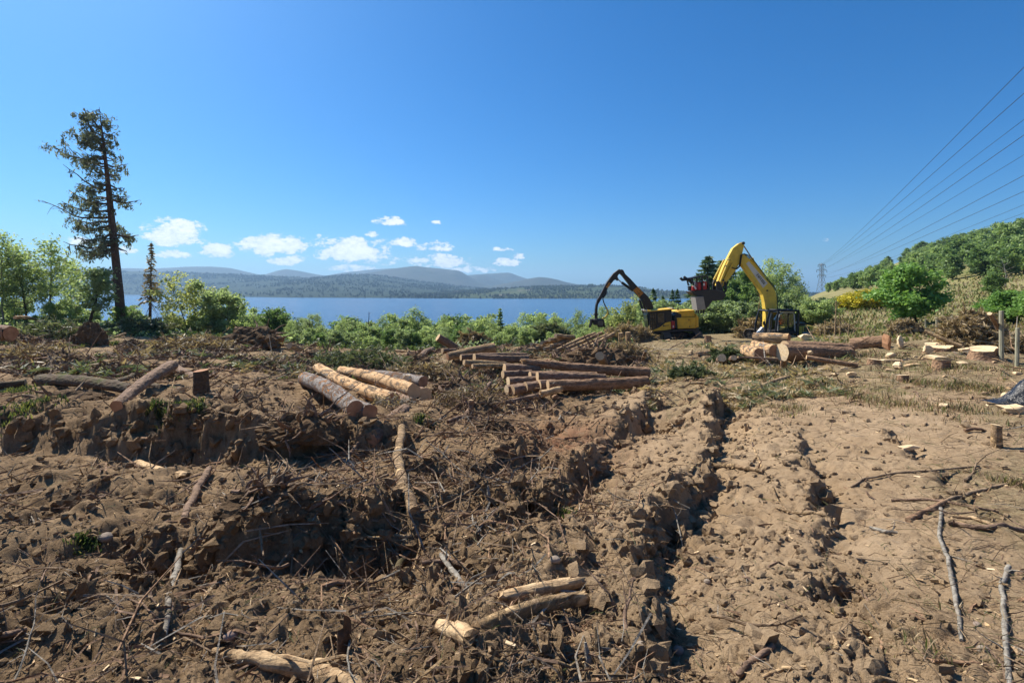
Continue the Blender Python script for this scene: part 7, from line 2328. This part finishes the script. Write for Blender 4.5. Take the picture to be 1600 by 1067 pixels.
# cut conifer sprays over the far half of the clearing
g = np.random.default_rng(71)
def sprays(name, n, seed, cond, size, mats, label, rmin=9, rmax=48, flat=True):
    g = np.random.default_rng(seed)
    x, y = scatter(n * 4, seed, rmin, rmax, 50)
    k = np.nonzero(g.random(len(x)) < cond(x, y))[0][:n]
    x, y = x[k], y[k]; z = ground_full(x, y); n = len(x)
    m = 16
    cen = np.zeros((n, m, 3)); dr = np.zeros((n, m, 3))
    a = g.uniform(0, 6.28, n); L = size * g.uniform(.5, 1.3, n) * (.5 + np.hypot(x, y) * .035)
    for j in range(m):
        t_ = (j + .5) / m - .5
        sd_ = (1 if j % 2 else -1)
        an = a + sd_ * .7
        w_ = L * .22 * (1 - abs(t_))
        cen[:, j] = np.stack([x + np.cos(a) * L * t_ + np.cos(an) * w_, y + np.sin(a) * L * t_ + np.sin(an) * w_, z + .03 + L * (.10 + .12 * g.random(n)) * (1 - 2 * abs(t_)) + .02], 1)
        dr[:, j] = np.stack([np.cos(an), np.sin(an), g.normal(.15, .35, n)], 1)
    V, Q = leaf_quads(cen.reshape(-1, 3), np.repeat(L * .10, m), g, 0, 5.5, dr.reshape(-1, 3) * 1.5)
    mi = np.repeat(g.integers(0, len(mats), n), m)
    tag(mesh_from(name, V, Q, [M[q_] for q_ in mats], mi), label, kind='stuff')
def c_left(x, y):
    u = U0 + F * x / y
    return np.where((u < 1010) & (y > 13), .5 + .6 * fbm(x * .35, y * .35, 2, 72), 0)
def c_right(x, y):
    u = U0 + F * x / y
    return np.where((u > 1010) & (u < 1330) & (y > 11.5), .45 + .8 * fbm(x * .5, y * .5, 2, 73), 0) + np.where((u >= 1330) & (y > 10), .12, 0)
sprays('brash', 4200, 74, c_left, .55, ('bark_twig', 'bark_brown', 'bark_twig', 'bark_brown', 'brash_brown', 'brash_green'), 'matted grey brown conifer brash covering the far left of the clearing')
sprays('green_brash', 3600, 75, c_right, .5, ('brash_green', 'brash_brown', 'brash_brown'), 'green and straw coloured cut branches between the ruts and the machines')

# grass, moss and a few ferns
def blades(name, spots, n, seed, mats, label, h=(.025, .11), per=7, wid=.11):
    g = np.random.default_rng(seed)
    cs = []
    for (u, v, ru, rv, k) in spots:
        c = hit(u, v)
        e1 = hit(u + ru, v); e2 = hit(u, v - rv) if v - rv > V0 + 20 else c
        rx_, ry_ = abs(e1.x - c.x), max(abs(e2.y - c.y), .1)
        for _ in range(int(n * k)):
            a, r_ = g.uniform(0, 6.28), g.normal(0, .75)
            cs.append((c.x + math.cos(a) * r_ * rx_, c.y + math.sin(a) * r_ * ry_))
    cs = np.array(cs); cs = np.repeat(cs, per, 0); m = len(cs)
    cs = cs + g.normal(0, .03, cs.shape) * (1 + np.hypot(cs[:, :1], cs[:, 1:]) * .08)
    z = ground_full(cs[:, 0], cs[:, 1])
    sc = .6 + np.hypot(cs[:, 0], cs[:, 1]) * .05
    hh_ = g.uniform(*h, m) * sc
    a = g.uniform(0, 6.28, m); ln = hh_ * g.uniform(.2, .9, m)
    base = np.stack([cs[:, 0], cs[:, 1], z - .01], 1)
    sd_ = np.stack([-np.sin(a), np.cos(a), 0 * a], 1) * (hh_ * wid * .5)[:, None]
    d = np.stack([np.cos(a) * ln, np.sin(a) * ln, hh_], 1)
    V = np.stack([base - sd_, base + sd_, base + d * .55 + sd_ * .8 + np.array([0, 0, 1]) * (hh_ * .12)[:, None], base + d * .55 - sd_ * .8 + np.array([0, 0, 1]) * (hh_ * .12)[:, None], base + d], 1).reshape(-1, 3)
    off = (np.arange(m) * 5)[:, None]
    o = mesh_from(name, V, [np.array([[0, 1, 2, 3]]) + off, np.array([[3, 2, 4]]) + off], [M[q_] for q_ in mats], np.tile(g.integers(0, len(mats), m), 2))
    tag(o, label, kind='stuff')
blades('grass', [(1340, 622, 60, 24, .6), (1400, 632, 50, 22, .45), (1180, 592, 60, 8, .6), (1290, 600, 50, 8, .7), (1500, 606, 40, 8, .9), (1545, 610, 30, 8, .5), (1440, 600, 60, 10, .6), (1595, 760, 12, 25, .35), (1230, 640, 40, 8, .3), (1420, 1000, 60, 30, .08), (1500, 640, 70, 24, .35), (1350, 555, 80, 14, .8), (1500, 575, 90, 12, .8)], 260, 81,
       ('grass_blade', 'brash_brown', 'bark_pale'), 'tufts of trampled green and straw grass at the right of the clearing')
blades('ground_cover', [(300, 636, 34, 8, .6), (20, 612, 40, 8, .5), (180, 538, 40, 6, .6), (300, 545, 60, 8, .8), (250, 650, 20, 6, .3), (40, 640, 40, 8, .3), (470, 590, 20, 6, .3), (880, 800, 10, 8, .12), (130, 855, 14, 10, .12), (690, 575, 60, 8, .5), (660, 658, 14, 6, .2), (600, 560, 120, 6, .6)], 240, 83,
       ('fern_leaf', 'grass_blade'), 'small green plants and moss sprouting on the churned soil', (.03, .09), 8, .22)
def meadow(n, seed):
    g = np.random.default_rng(seed)
    Y = np.exp(g.uniform(math.log(24), math.log(130), n)); u = g.uniform(1270, 1640, n); x = (u - U0) / F * Y
    z = ground_full(x, Y); sc = .25 + Y * .012
    hh_ = g.uniform(.12, .38, n) * sc; a = g.uniform(0, 6.28, n)
    b = np.stack([x, Y, z - .02], 1); sd_ = np.stack([np.cos(a), np.sin(a), 0 * a], 1) * (hh_ * .35)[:, None]
    tp = b + np.stack([g.normal(0, .25, n) * hh_, g.normal(0, .25, n) * hh_, hh_], 1)
    V = np.stack([b - sd_, b + sd_, tp + sd_ * .5, tp - sd_ * .5], 1).reshape(-1, 3)
    tag(mesh_from('meadow_grass', V, np.arange(4 * n).reshape(n, 4), [M['grass_blade'], M['brash_brown']], g.integers(0, 2, n)), 'rough straw and green grass of the field below the hillside wood', kind='stuff')
meadow(9000, 85)
def undergrowth(n, seed):
    g = np.random.default_rng(seed)
    Y = np.exp(g.uniform(math.log(36), math.log(75), n)); u = g.uniform(-80, 1290, n); kk_ = (u < 990) | (Y > 53); Y, u = Y[kk_], u[kk_]; n = len(Y); x = (u - U0) / F * Y
    z = ground_full(x, Y)
    V, Q = leaf_quads(np.stack([x, Y, z + g.uniform(0, .7, n) * g.random(n)], 1), np.full(n, .20), g, .2)
    mi = (vnoise(x * .3, Y * .3, 86) + g.normal(0, .4, n) > .2).astype(int)
    tag(mesh_from('undergrowth', V, Q, [M['fern_leaf'], M['leaf_willow']], mi), 'low bramble and bracken under the tree belt', kind='stuff')
undergrowth(36000, 87)
